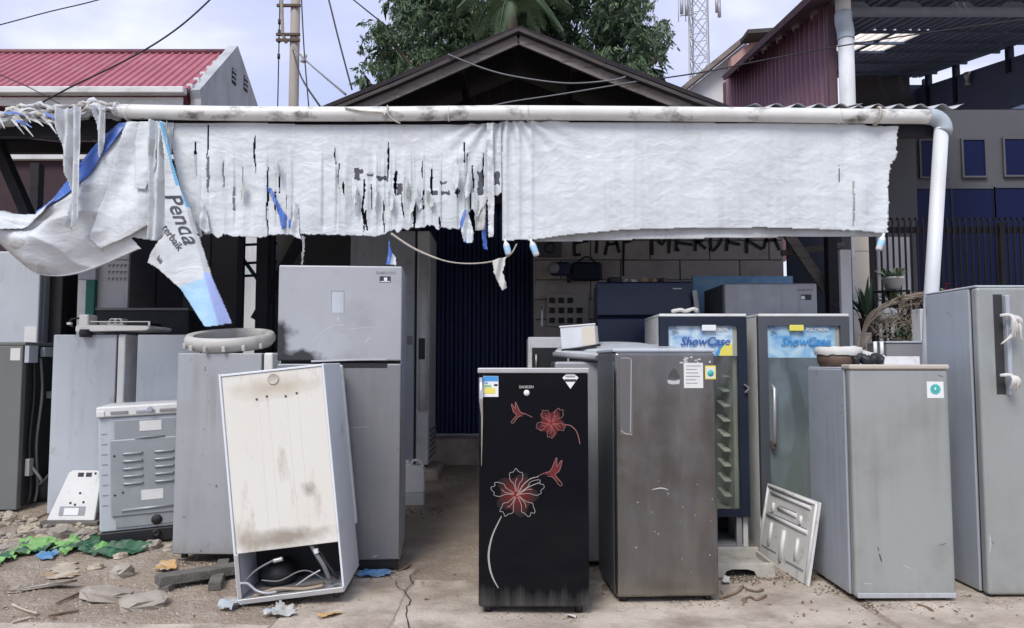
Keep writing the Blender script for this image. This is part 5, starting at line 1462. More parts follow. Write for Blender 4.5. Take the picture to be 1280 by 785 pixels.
# ---- stainless fridge
def steel_fridge():
    x, y, z, w, h = spot(770, 901, 754, 440)
    t, (dr,) = fridge('scuffed stainless steel fridge with paper sheet taped to its door', x, y, z, 3.0, w, 0.56, h, M['steelside'], M['steel'], bev=0.022, foot=0.03)
    bx('top_cover', (-w/2 - 0.004, 0.02, h - 0.001), (w/2 + 0.004, 0.57, h + 0.02), M['greyside_lt'], t, 0.008, 3)
    b = decal(t, 'grip_recess', M['grip'], 775, 447, 790, 543, dr)
    line_on(t, 'grip_edge', [(789, 449), (788.5, 490), (788, 541)], 0.006, M['line_silver'], b, th=0.003)
    line_on(t, 'grip_edge', [(776, 448), (782, 447.5), (788, 448)], 0.005, M['line_silver'], b, th=0.003)
    line_on(t, 'grip_edge', [(776, 538), (782, 542), (790, 543)], 0.006, M['line_silver'], b, th=0.003)
    s = decal(t, 'paper_sheet', M['paper'], 855, 453.5, 878.5, 485, dr)
    for i in range(6): decal(t, 'print_line', M['ink_grey'], 857.5, 457 + i * 4.3, 876 - (i * 5 % 7), 457.7 + i * 4.3, s, -0.0014)
    s = decal(t, 'square_sticker', M['sticker_yellow'], 881.5, 457, 894.5, 474, dr)
    decal(t, 'sticker_print', M['paper'], 883, 459, 893, 472.5, s, -0.0014)
    c = on_face(t, 888, 466.5)
    MB().lathe([(0, 0), (0.018, 0), (0.018, .001), (0, .001)], 16).build('sticker_print', M['sticker_teal'], s, loc=(c.x, -0.0028, c.z), rot=(R(90), 0, 0))
    rnd = random.Random(4)
    for k in range(9):
        px, py = rnd.uniform(849, 876), rnd.choice((446, 449, 451.5)) + rnd.uniform(-1, 1)
        decal(t, 'tape_scrap', M['scratch_lt'], px, py, px + rnd.uniform(2, 5), py + rnd.uniform(1, 2.2), dr)
    decal(t, 'tape_scrap', M['scratch_lt'], 886, 451, 888.5, 453.5, dr)
    P = [on_face(t, px, py) for px, py in ((835, 473), (837, 466), (842, 460), (846, 463), (850, 472), (846, 474), (840, 472))]
    MB().prism([(p.x, p.z) for p in P], -0.0012, -0.0002).build('burnt_mark', M['scratch'], dr)
    P = [on_face(t, px, py) for px, py in ((834, 475), (843, 476), (850, 474.5), (849, 480), (840, 480.5), (835, 479))]
    MB().prism([(p.x, p.z) for p in P], -0.0012, -0.0002).build('burnt_mark', M['scratch_lt'], dr)
    for k in range(16):
        px, py = rnd.uniform(790, 890), rnd.uniform(600, 720)
        decal(t, 'chip', M['scratch_lt'], px, py, px + rnd.uniform(.6, 2.2), py + rnd.uniform(.6, 1.2), dr)
    line_on(t, 'scuff', [(815, 612), (826, 610), (835, 612)], 0.006, M['scratch_lt'], dr, taper=True)
steel_fridge()

# ---- grey fridge on the right with teal sticker
def right_fridge():
    x, y, z, w, h = spot(1070, 1197, 753, 461)
    t, (dr,) = fridge('plain grey fridge with square teal printed sticker on its door', x, y, z, 0.5, w, 0.57, h, M['greyside'], M['silver_warm'], bev=0.020, foot=0.02, gap=0.014)
    bx('top_trim', (-w/2 - 0.004, -0.010, h - 0.004), (w/2 + 0.003, 0.10, h + 0.024), M['beige_trim'], t, 0.010, 3)
    bx('top_lid', (-w/2 + 0.005, 0.10, h - 0.004), (w/2 - 0.005, 0.57, h + 0.008), M['greyside_lt'], t, 0.005)
    s = decal(t, 'square_sticker', M['sticker_white'], 1159, 477, 1179, 497.5, dr)
    c = on_face(t, 1169, 486.5)
    b = MB(); n = 18; pts = []
    for i in range(n * 2):
        a = math.pi * i / n; r_ = 0.031 if i % 2 == 0 else 0.024
        pts.append((c.x + r_ * math.cos(a), c.z + r_ * math.sin(a)))
    b.prism(pts, -0.0028, -0.0014); b.build('sticker_print', M['sticker_teal'], s)
    MB().tube([(c.x - 0.002, -0.003, c.z - 0.008), (c.x, -0.003, c.z + 0.01)], 0.004, 6).build('sticker_print', M['sticker_white'], s)
    line_on(t, 'scratch', [(1097, 683), (1098.5, 689)], 0.005, M['scratch'], dr, taper=True)
    line_on(t, 'scratch', [(1099, 692), (1102, 702)], 0.008, M['scratch'], dr, taper=True)
    line_on(t, 'scratch', [(1172, 469), (1179, 471)], 0.004, M['scratch'], dr, taper=True)
    line_on(t, 'scratch', [(1128, 706), (1140, 711)], 0.004, M['scratch_lt'], dr, taper=True)
    line_on(t, 'scratch', [(1080, 729), (1091, 730)], 0.005, M['scratch_lt'], dr, taper=True)
    line_on(t, 'scratch', [(1174, 682), (1183, 679)], 0.003, M['scratch'], dr, taper=True)
    bx('kick_strip', (-w/2 + 0.01, -0.003, 0.022), (w/2 - 0.004, 0.02, 0.05), M['greyside_lt'], dr, 0.004)
    for (px, py) in ((1034, 499), (1029, 513), (1052, 507), (1051, 516)):
        q = on_side(t, px, py, -w/2)
        MB().lathe([(0, 0), (0.004, 0), (0, 0.001)], 8).build('rust_speck', M['scratch'], t, loc=(-w/2 - 0.0012, q.y, q.z), rot=(0, R(-90), 0))
    return t, h
RF, RF_H = right_fridge()

# ---- tall grey fridge at the right edge
def tall_fridge():
    x, y, z, w, h = spot(1236, 1360, 749, 359)
    t, (dr,) = fridge('tall grey fridge with rags tied to its handle at the right edge', x, y, z, 0.5, w, 0.52, h, M['greyside'], M['silver_warm'], bev=0.018, foot=0.02, gap=0.016)
    bx('top_lid', (-w/2, 0.01, h), (w/2, 0.52, h + 0.012), M['greyside_lt'], t, 0.005)
    b = decal(t, 'handle_groove', M['gasket'], 1246, 368, 1252, 493, dr)
    a = on_face(t, 1255.5, 369); c = on_face(t, 1254.5, 494)
    bx('handle', (a.x - 0.013, -0.03, c.z), (a.x + 0.013, 0.0, a.z), M['greyside'], dr, 0.008, 3)
    for i, (px, py) in enumerate(((1250, 395), (1250, 469))):
        q = on_face(t, px, py)
        r = thing('knotted_rag', ('upper' if i == 0 else 'lower') + ' white rag knotted round the handle of the tall fridge', 'rag', mtx(t) @ Vector((q.x, -0.035, q.z)))
        rnd = random.Random(i + 40)
        MB().tube([(-0.03, -0.01, 0), (0.0, -0.022, 0.002), (0.03, -0.015, 0.0), (0.042, 0.004, -0.004)], [0.008, 0.011, 0.010, 0.006], 8).build('band', M['rag'], r)
        for k in range(16 if i == 0 else 9):
            L = rnd.uniform(0.04, 0.15 if i == 0 else 0.09); dx = rnd.uniform(-0.02, 0.05)
            p = [Vector((0.02, -0.02, 0)), Vector((0.02 + dx * .6, -0.045 - .02 * rnd.random(), -L * .3)), Vector((0.02 + dx, -0.04, -L))]
            if k == 0 and i == 0: p = [Vector((0.03, -0.02, -.06)), Vector((0.01, -0.04, -.11)), Vector((-0.045, -0.03, -0.16))]
            MB().tube(spline(p, 4), [0.006, 0.010, 0.007, 0.010, 0.008, 0.009, 0.006, 0.005, 0.002], 6).build('rag_end', M['rag'], r)
    line_on(t, 'scuff', [(1237, 668), (1238, 680), (1237, 690)], 0.008, M['scratch_lt'], dr, taper=True)
    line_on(t, 'scratch', [(1239, 676), (1243, 681)], 0.003, M['scratch'], dr, taper=True)
tall_fridge()

# ---- silver two door fridge
def silver_fridge():
    g = ground(424, 716); y = g.y
    xl, xr = at(347, 500, y).x, at(500.5, 500, y).x
    w = xr - xl; h = at(420, 332, y).z - g.z
    msk = mat('silver_paint_sooty', (0.40, 0.41, 0.425), 0.42, 0.25, col2=(0.35, 0.36, 0.375), vs=1.8, dirt=(0.25, 0.245, 0.24), damt=0.4, ds=5, bump=0.05, bs=5, bdist=0.03, rvar=0.1)
    zs = at(420, 451, y).z - g.z
    t, ds = fridge('big silver two-door fridge with soot burn on the upper door', (xl + xr) / 2, y, g.z, 5.0, w, 0.62, h, M['greyside'], msk, splits=[(0.07, zs - 0.018), (zs, h)], foot=0.05, bev=0.010)
    blot(msk, (-w/2 - 0.01, 0, zs + 0.12), (0.12, 1, 0.17), (0.022, 0.022, 0.024), 0.97, 11, 0.5)
    blot(msk, (-w/2 + 0.11, 0, zs + 0.0), (0.20, 1, 0.07), (0.022, 0.022, 0.024), 0.97, 12, 0.4)
    lo, up = ds
    lo.data.materials[0] = M['silver_low']
    a, b = on_face(t, 399, 458), on_face(t, 484, 462)
    bx('grip_recess', (a.x, -0.001, zs - 0.045), (b.x, 0.01, zs - 0.016), M['black'], lo, 0)
    line_on(t, 'door_rim', [(389, 451.5), (440, 449.5), (483, 449)], 0.012, M['chrome'], up, th=0.002)
    e_ = decal(t, 'emblem_plate', M['greyside_lt'], 414.5, 364, 430, 391, up)
    for q in ((414, 363.5, 414.8, 391), (429.6, 363.5, 430.4, 391), (414, 363.5, 430.4, 364.3)):
        decal(t, 'emblem_rim', M['ink_grey'], *q, up, 0, 0.002)
    word_on(t, 'SAMSUNG', 482, 341, 0.026, M['ink_grey'], up, bold=0.0004, sx=1.05)
    lb = decal(t, 'black_label', M['ink'], 474.5, 345.5, 488.5, 353, up)
    decal(t, 'label_print', M['sticker_white'], 480, 347, 484, 351, lb, -0.0014)
    decal(t, 'label_print', M['sticker_white'], 475.5, 351.5, 487.5, 352.3, lb, -0.0014)
    line_on(t, 'dent_line', [(388, 429), (402, 416), (414, 408), (425, 405)], 0.0045, M['scratch_lt'], up, taper=True)
    line_on(t, 'dent_line', [(428, 412), (450, 410), (480, 408)], 0.004, M['scratch_lt'], up, taper=True)
    for pts, w_ in (([(421, 399), (424, 394), (422, 402)], .012), ([(456, 429), (460, 424), (463, 422)], .009), ([(423, 407), (430, 406)], .008), ([(465, 697), (472, 694)], .009), ([(436, 535), (462, 533)], .003)):
        line_on(t, 'dent_mark', pts, w_, M['scratch_lt'], up, taper=True)
    bx('plinth', (-w/2 + 0.01, 0.015, 0.015), (w/2 - 0.01, 0.05, 0.068), M['black'], t, 0)
silver_fridge()

# ---- white fridge turned back to front, tilted
def white_fridge():
    g = ground(297, 759); y = g.y
    w = 0.565; h = 1.225; d = 0.50
    t = thing('fridge', 'tilted white fridge showing its yellowed back and open compressor bay', 'fridge', (g.x, y, 0.012), R(3.0), ry=R(-6.2))
    s = 0.012; zc = 0.262
    bx('left_side', (0, 0, 0), (s, d, h), M['white_side'], t, 0.004)
    bx('right_side', (w - s, 0, 0), (w, d, h), M['white_side'], t, 0.004)
    bx('top', (s, 0.004, h - 0.014), (w - s, d, h - 0.002), M['white_side'], t, 0.003)
    bp = bx('back_panel', (s + 0.001, 0.010, zc), (w - s - 0.001, 0.04, h - 0.015), M['cream_back'], t, 0.003)
    bx('body', (s + 0.002, 0.042, zc + 0.02), (w - s - 0.002, d - 0.002, h - 0.016), M['dark'], t, 0)
    bx('front_door', (0.004, d + 0.012, zc - 0.02), (w + 0.008, d + 0.06, h - 0.01), M['white'], t, 0.012)
    for i, x in enumerate((0.19, 0.245, 0.345, 0.405)):
        bx('pressed_rib', (x - 0.006, 0.0088, zc + 0.08), (x + 0.006, 0.0105, h - 0.17 + 0.01 * (i % 2)), M['cream_back'], bp, 0.0010, 2)
        MB().lathe([(0, 0), (0.006, 0), (0.006, .004), (0, .004)], 8).build('rivet', M['rust'], bp, loc=(x, 0.010, h - 0.155 + 0.01 * (i % 2)), rot=(R(90), 0, 0))
    b = MB().lathe([(0.027, 0), (0.031, 0.004), (0.027, 0.005), (0.022, 0.002), (0.0, 0.0015)], 20); b.build('emblem', M['cream_back'], bp, loc=(w / 2 + 0.005, 0.010, h - 0.055), rot=(R(90), 0, 0))
    blot(M['cream_back'], (0.28, 0, h - 0.10), (0.30, 1, 0.07), (0.36, 0.27, 0.16), 0.55, 9, 0.9)
    blot(M['cream_back'], (0.26, 0, zc + 0.05), (0.30, 1, 0.07), (0.20, 0.155, 0.11), 0.75, 13, 0.8)
    blot(M['cream_back'], (0.42, 0, 0.56), (0.05, 1, 0.05), (0.15, 0.13, 0.10), 0.6, 22, 0.9)
    # compressor bay
    bx('bay_floor', (s, 0.0, 0.012), (w - s, 0.34, 0.026), M['galv'], t, 0)
    bx('bay_rail', (0.002, -0.012, 0.0), (w - 0.002, 0.012, 0.028), M['alu'], t, 0.004)
    bx('bay_post', (0.004, -0.006, 0.028), (0.026, 0.02, zc), M['alu'], t, 0.004)
    bx('bay_ceiling', (s + 0.002, 0.05, zc - 0.004), (w - s - 0.002, 0.36, zc + 0.018), M['dark'], t, 0)
    bx('bay_back', (s + 0.002, 0.34, 0.02), (w - s - 0.002, 0.36, zc), M['dark'], t, 0)
    MB().lathe([(0.0, 0.135), (0.05, 0.13), (0.085, 0.105), (0.095, 0.07), (0.098, 0.065), (0.095, 0.02), (0.07, 0.0)], 20, sy=0.85).build('compressor', M['black'], t, loc=(0.17, 0.22, 0.03))
    for pts, r_, m in (([(0.03, 0.03, 0.10), (0.10, 0.02, 0.16), (0.19, 0.02, 0.20), (0.23, 0.05, 0.205)], .006, 'greywire'),
                       ([(0.20, 0.02, 0.20), (0.25, 0.018, 0.207)], .012, 'alu'),
                       ([(0.02, 0.0, 0.11), (0.06, 0.01, 0.10), (0.10, 0.01, 0.06), (0.15, 0.01, 0.04), (0.2, 0.03, 0.035)], .008, 'alu'),
                       ([(0.12, 0.05, 0.10), (0.22, 0.03, 0.09), (0.32, 0.03, 0.125), (0.38, 0.05, 0.115), (0.45, 0.06, 0.06)], .004, 'greywire'),
                       ([(0.40, 0.04, 0.26), (0.43, 0.03, 0.20), (0.46, 0.03, 0.14), (0.48, 0.05, 0.06)], .012, 'greywire'),
                       ([(0.425, 0.03, 0.235), (0.43, 0.025, 0.21)], .014, 'fascia'),
                       ([(0.42, 0.05, 0.26), (0.46, 0.05, 0.17), (0.50, 0.05, 0.10), (0.52, 0.08, 0.05)], .008, 'wire'),
                       ([(0.30, 0.04, 0.05), (0.37, 0.03, 0.09), (0.44, 0.03, 0.12)], .005, 'alu'),
                       ([(0.12, 0.03, 0.06), (0.3, 0.04, 0.045), (0.46, 0.03, 0.05)], .006, 'rust'),
                       ([(0.08, 0.02, 0.03), (0.2, 0.03, 0.05), (0.34, 0.02, 0.035), (0.45, 0.02, 0.04)], .009, 'dryvine')):
        MB().tube(spline(pts, 5), r_, 6).build('cable' if r_ < .0085 else 'pipe', M[m], t)
    MB().tube([(w - 0.05, 0.03, 0.026), (w - 0.05, 0.03, -0.03)], 0.02, 8).build('foot', M['black'], t)
    q = mtx(t) @ Vector((w - 0.02, 0.25, 0))
    wd = bx('wooden_chock', (q.x - 0.10, q.y - 0.1, 0), (q.x - 0.01, q.y + 0.12, q.z - 0.006), M['grey_wood'], None, 0.006)
    tag(wd, 'short dark timber block under the tilted white fridge', 'timber')
white_fridge()

# ---- side-on fridges of the left row (doors face right)
def side_on(label, px0, px1, pyt, Y, z, depth_y, h=None, side=None, door=None, foot=0.03, dt=0.06, splits=None, gap=0.012):
    xr = at(px1, pyt, Y).x; xl = at(px0, pyt, Y).x
    zt = at(px0, pyt, Y).z
    t, ds = fridge(label, xr, Y + depth_y / 2, z, 90, depth_y, xr - xl, zt - z, side or M['greyside_lt'], door or M['white'], splits, foot, dt, 0.012, gap)
    return t, ds
t5, _ = side_on('spotted grey fridge carrying a white tub ring, beside the tilted white fridge', 222, 343, 441, 4.78, 0.045, 0.56, side=M['greyspot'], door=M['white'])
t5.rotation_euler.z = R(88)
g = ground(100, 640)
side_on('tall pale grey fridge side beside the washing machine, white control panel on top', 67, 157, 418, 5.95, gbase(-3.4, 5.95), 0.55)
side_on('pale grey fridge side partly hidden behind the tub ring fridge', 172, 262, 418, 5.85, gbase(-2.6, 5.85), 0.55)

def exposed_fridge():
    Y = 6.05; z = 0.085
    xr = at(26, 500, Y).x; w = 0.62; h = at(10, 432, Y).z - z
    t = thing('fridge', 'olive grey fridge at the left edge with black exposed back and pipes', 'fridge', (xr, Y, z))
    bx('side', (-0.62, 0, 0.02), (0, 0.58, h), M['greydark'], t, 0.008)
    bx('back_cover', (0.002, 0.05, 0.04), (0.012, 0.55, h - 0.03), M['dark'], t, 0)
    bx('top_cap', (-0.62, 0, h + 0.001), (0.02, 0.58, h + 0.03), M['greydark'], t, 0.008)
    s_ = bx('paper_label', (-0.10, -0.0015, h - 0.12), (-0.02, 0, h - 0.02), M['paper'], t, 0)
    for (y0, z0, y1, z1, m) in ((0.0, h - 0.14, 0.12, h - 0.0, 'greyside_lt'), (0.2, h - 0.09, 0.32, h - 0.01, 'greyside_lt'), (0.06, 0.28, 0.12, 0.42, 'alu'), (0.3, 0.9, 0.5, 0.96, 'alu')):
        bx('bracket', (0.013, y0 + 0.002, z0), (0.05, y1, z1), M[m], t, 0.004)
    for k, (yy, x_) in enumerate(((0.10, 0.03), (0.16, 0.045), (0.46, 0.05), (0.52, 0.04))):
        MB().tube(spline([(x_, yy, h - 0.1), (x_ + .012 * (k % 2), yy + .02, h * .7), (x_, yy - 0.01, h * .4), (x_ + 0.01, yy + .01, 0.2), (x_, yy, 0.06)], 6), 0.011 if k < 2 else 0.007, 6).build('pipe', M['greywire'] if k % 2 else M['black'], t)
    MB().lathe([(0, 0.2), (0.07, 0.19), (0.10, 0.12), (0.10, 0.04), (0.07, 0)], 16).build('compressor', M['black'], t, loc=(0.03, 0.3, 0.05))
    MB().tube(spline([(0.05, 0.1, 0.35), (0.12, 0.12, 0.24), (0.06, 0.2, 0.2), (0.10, 0.3, 0.28), (0.05, 0.4, 0.2)], 6), 0.012, 6).build('hose', M['greywire'], t)
    bx('foot', (-0.6, 0.03, 0), (-0.02, 0.08, 0.022), M['black'], t, 0)
exposed_fridge()
def back_left():
    Y = 6.9
    xl, xr = at(-40, 400, Y).x, at(48, 400, Y).x
    h = at(10, 314, Y).z - 0.2
    t, (dr,) = fridge('tall pale grey fridge standing behind the others at the far left', (xl + xr) / 2, Y, 0.2, 0, xr - xl, 0.6, h, M['greyside_lt'], M['greyside_lt'])
    decal(t, 'paper_label', M['paper'], 30, 408, 46, 429, dr)
    a, b = at(46, 345, 7.3), at(98, 345, 7.3)
    t2, _ = fridge('near-black fridge shape standing in for the dark interior under the sagging drape', (a.x + b.x) / 2, 7.05, 0.2, 0, b.x - a.x, 0.5, at(60, 338, 7.05).z - 0.2, M['black'], M['dark'])  # added dark block: the dim interior here is put into its colour
back_left()

# ---- washing machine seen from behind
def washer():
    g = ground(122, 690)
    w, d, h = 0.60, 0.52, 0.965
    rz = R(19)
    t = thing('washing_machine', 'grey washing machine turned back to front with galvanised rear panel', 'washing machine', (g.x + w/2 * math.cos(rz), g.y + w/2 * math.sin(rz) + 0.02, 0.035), rz, ry=R(-2.5))
    bx('cabinet', (-w/2, 0.012, 0.10), (w/2, d, h - 0.08), M['greyside_lt'], t, 0.012, 3)
    bk = bx('back_panel', (-w/2 + 0.10, 0.003, 0.12), (w/2 - 0.055, 0.02, h - 0.10), M['galv_back'], t, 0.006)
    bx('raised_panel', (-w/2 + 0.075, -0.006, 0.20), (w/2 - 0.02, 0.012, h - 0.235), M['galv_back'], t, 0.014, 3)
    bx('base', (-w/2 + 0.002, 0.004, 0.0), (w/2 - 0.002, d - 0.01, 0.098), M['black'], t, 0.012)
    rim = bx('top_rim', (-w/2 - 0.01, -0.008, h - 0.078), (w/2 + 0.01, d, h), M['white'], t, 0.016, 3)
    for (a, b_, m) in ((-0.22, -0.11, 'ink_grey'), (-0.06, 0.06, 'greyside'), (0.09, 0.24, 'ink_grey')):
        bx('rim_clip', (a, -0.016, h - 0.055), (b_, -0.004, h - 0.036), M[m], rim, 0.003)
    MB().tube([(0.03, -0.004, h - 0.035), (0.03, -0.03, h - 0.035)], 0.018, 10).build('rim_clip', M['greyside'], rim)
    for sx in (-0.28, 0.27): bx('corner_block', (sx - 0.025, -0.016, h - 0.072), (sx + 0.025, -0.004, h - 0.03), M['white_plastic'], rim, 0.006)
    for i in range(5):
        for cx in (-0.085, 0.115):
            z = h - 0.335 - i * 0.052
            MB().tube([(cx - 0.06, -0.006, z), (cx - 0.055, -0.013, z), (cx + 0.055, -0.013, z), (cx + 0.06, -0.006, z)], 0.0085, 6).build('louvre', M['galv_back'], t)
            bx('louvre_slot', (cx - 0.06, -0.0085, z - 0.013), (cx + 0.06, -0.0062, z - 0.007), M['ink_grey'], t, 0)
    bx('paper_label', (-0.04, -0.0005, h - 0.185), (0.10, 0.0028, h - 0.115), M['paper'], t, 0)
    bx('paper_label', (-0.035, -0.0085, h - 0.665), (0.105, -0.0062, h - 0.595), M['paper'], t, 0)
    MB().tube([(-0.16, -0.008, 0.24), (0.24, -0.008, 0.25)], 0.010, 8).build('pressed_ridge', M['galv_back'], t)
    MB().tube([(-0.07, 0.0, h - 0.235), (0.0, -0.01, h - 0.228), (0.12, 0.0, h - 0.232)], 0.008, 6).build('pressed_ridge', M['ink_grey'], t)
    MB().lathe([(0, 0), (0.036, 0), (0.036, .006), (0, .006)], 18).build('drain_hole', M['dark'], t, loc=(0.06, 0.004, 0.155), rot=(R(90), 0, 0))
    MB().lathe([(0.022, -.01), (0.03, 0.01), (0.022, .02), (0.012, 0.015), (0.0, 0.012)], 16).build('drain_spout', M['black'], t, loc=(0.055, 0.0, 0.062), rot=(R(90), 0, 0))
    for (x_, z_) in ((0.20, h - 0.16), (0.20, h - 0.135), (0.225, h - 0.148), (-0.15, h - 0.6), (0.235, h - 0.585), (0.26, 0.3), (-0.2, 0.62), (-0.2, 0.35)):
        MB().lathe([(0, 0), (0.007, 0), (0.007, .003), (0, .003)], 8).build('screw_hole', M['dark'], t, loc=(x_, -0.0062, z_), rot=(R(90), 0, 0))
    for k in range(8):
        z_ = 0.28 + k * 0.07
        bx('side_slot', (-w/2 + 0.02, 0.0095, z_), (-w/2 + 0.055, 0.0125, z_ + 0.006), M['ink_grey'], t, 0)
washer()
def washer_lid():
    a, b = ground(58, 662), ground(117, 664)
    z0 = 0.085
    t = thing('white_cover', 'white washing machine lid leaning on the rubble left of the washer', 'lid', (at(88, 657, 5.75).x, 5.75, z0), 0.0, rx=R(-14))
    k = 5.75 / FPX
    out = [(-30 * k, 0), (29 * k, 0), (29 * k, 50 * k), (27 * k, 58 * k), (22 * k, 61 * k), (-8 * k, 61 * k), (-13 * k, 58 * k)]
    MB().prism(out, 0, 0.025).build('panel', M['white_plastic'], t, bevel=0.008, seg=3)
    for cx in (3, 13): bx('button', ((cx - 3.5) * k, -0.003, 53 * k), ((cx + 3.5) * k, 0.002, 58 * k), M['ink'], t, 0)
    bx('grey_print', (-16 * k, -0.002, 6 * k), (16 * k, 0.002, 17 * k), M['silver'], t, 0)
    bx('blue_print', (-10 * k, -0.0035, 6.5 * k), (8 * k, -0.0022, 15 * k), M['sticker_white'], t, 0)
    for (cx, cz) in ((6, 33), (2, 19), (-4, 21), (12, 22), (21, 57)):
        MB().lathe([(0, 0), (0.010, 0), (0, .002)], 8).build('stain', M['scratch'], t, loc=(cx * k, -0.001, cz * k), rot=(R(90), 0, 0))
    tag(bx('lid_board', (t.location.x - 0.22, 5.72, 0.05), (t.location.x + 0.22, 5.8, 0.084), M['grey_wood'], None, 0.005), 'dark board under the leaning white washer lid', 'board')
washer_lid()
def tub_ring():
    c = at(287, 424, 5.02); zt = at(222, 441, 4.78).z
    t = thing('tub_ring', 'oval white plastic washing tub ring lying on the spotted grey fridge', 'tub ring', (c.x, 5.05, zt + 0.045), rx=R(10))
    R_ = 0.29
    MB().lathe([(R_ - 0.055, 0.085), (R_ - 0.03, 0.094), (R_ - 0.012, 0.092), (R_ - 0.004, 0.08), (R_ + 0.004, 0.06), (R_, 0.035), (R_ - 0.02, 0.01), (R_ - 0.03, 0.0), (R_ - 0.05, 0.0), (R_ - 0.055, 0.02), (R_ - 0.06, 0.06), (R_ - 0.055, 0.085)], 48).build('ring', M['ring'], t)
    for k in range(6):
        a = -math.pi / 2 + (k - 2.5) * 0.42
        bx('lug', (R_ * math.cos(a) - 0.012, R_ * math.sin(a) - 0.012, 0.008), (R_ * math.cos(a) + 0.012, R_ * math.sin(a) + 0.012, 0.045), M['ring'], t, 0.006)
    MB().lathe([(R_ - 0.057, 0.012), (R_ - 0.060, 0.014), (0.0, 0.014)], 32).build('inner_disc', M['ink_grey'], t)
tub_ring()
def control_panel():
    Y = 5.9; zt = at(67, 418, 5.95).z
    a, b = at(94, 412, Y), at(187, 412, Y); k = Y / FPX
    t = thing('control_panel', 'white washing machine control top lying on the pale grey fridge', 'panel', (a.x, Y, zt))
    W = b.x - a.x
    MB().prism([(0.0, 0.02), (W - 0.03, 0.03), (W, 0.05), (W - 0.02, 0.068), (0.02, 0.075), (0, 0.06)], 0, 0.4).build('tray', M['white_plastic'], t, bevel=0.006)
    bx('switch_box', (0.01, 0.02, 0.07), (0.09, 0.16, 0.16), M['white_plastic'], t, 0.014, 3)
    MB().prism([(0.22, 0.075), (0.36, 0.075), (0.335, 0.13), (0.245, 0.13)], 0.05, 0.16).build('dial_box', M['white_plastic'], t, bevel=0.008)
    for cx in (0.265, 0.315): MB().lathe([(0, 0), (0.018, 0), (0.018, .004), (0, .004)], 12).build('dial', M['ink'], t, loc=(cx, 0.048, 0.105), rot=(R(90), 0, 0))
    bx('dark_strip', (0.12, 0.12, 0.078), (0.22, 0.3, 0.10), M['ink_grey'], t, 0.004)
    bx('dark_strip', (0.38, 0.05, 0.074), (0.55, 0.3, 0.098), M['black'], t, 0.004)
    bx('frame_bar', (0.10, 0.03, 0.098), (0.58, 0.045, 0.106), M['white_plastic'], t, 0.002)
    bx('frame_bar', (0.565, 0.03, 0.068), (0.58, 0.045, 0.098), M['white_plastic'], t, 0.002)
    MB().tube(spline([(0.02, 0.03, 0.13), (-0.03, 0.0, 0.12), (-0.05, 0.0, 0.08), (-0.02, 0.0, 0.06)], 5), 0.008, 6).build('plug_lead', M['black'], t)
    bx('plug', (-0.065, -0.01, 0.075), (-0.03, 0.015, 0.095), M['white_plastic'], t, 0.004)
    MB().lathe([(0.0, 0), (0.045, 0.0), (0.05, 0.03), (0.045, 0.06)], 16).build('hose_stub', M['black'], t, loc=(0.075, 0.02, -0.022))
    x0, x1 = at(120, 400, 6.6), at(236, 400, 6.6)
    o = thing('black_cabinet', 'low black cabinet in the shade behind the white control top', 'cabinet', (x0.x, 6.6, 0.2))
    bx('carcass', (0, 0, 0), (x1.x - x0.x, 0.4, at(150, 387, 6.6).z - 0.2), M['dark'], o, 0.006)
    bx('top_edge', (0, -0.02, at(150, 388, 6.6).z - 0.2), (x1.x - x0.x, 0.4, at(150, 385, 6.6).z - 0.2), M['greydark'], o, 0.003)
control_panel()

# ---- sideways tall cooler next to the folding door
def side_cooler():
    Y = 7.0; z = 0.30
    xr = at(536, 480, Y).x; xl = at(436, 480, Y).x; d = xr - xl
    t, (dr,) = fridge('tall grey cooler standing sideways left of the blue folding door', xr, Y + 0.32, z, 90, 0.64, d, 2.25, M['greyside_lt'], M['white'], foot=0.03, dt=0.12, gap=0.02, name='cooler')
    MB().tube([(-0.35, 0.05, 0.55), (-0.355, 0.05, 2.0)], 0.045, 10).build('door_edge', M['white'], dr)
    bx('lock', (-0.40, 0.03, 1.02), (-0.35, 0.09, 1.22), M['ink'], dr, 0.008)
    bx('side_latch', (-0.335, 0.16, 1.16), (-0.32, 0.21, 1.24), M['ink_grey'], t, 0.004)
    for k in range(6): bx('louvre', (-0.30, -0.012, 0.08 + k * 0.05), (0.30, -0.002, 0.105 + k * 0.05), M['ink_grey'], dr, 0.003)
    o = bx('concrete_footing', (xl - 0.05, Y - 0.02, 0.05), (xr + 0.10, Y + 0.7, z - 0.002), M['slab'], None, 0.03, 3)
    tag(o, 'rough concrete footing under the sideways cooler', 'footing')
side_cooler()

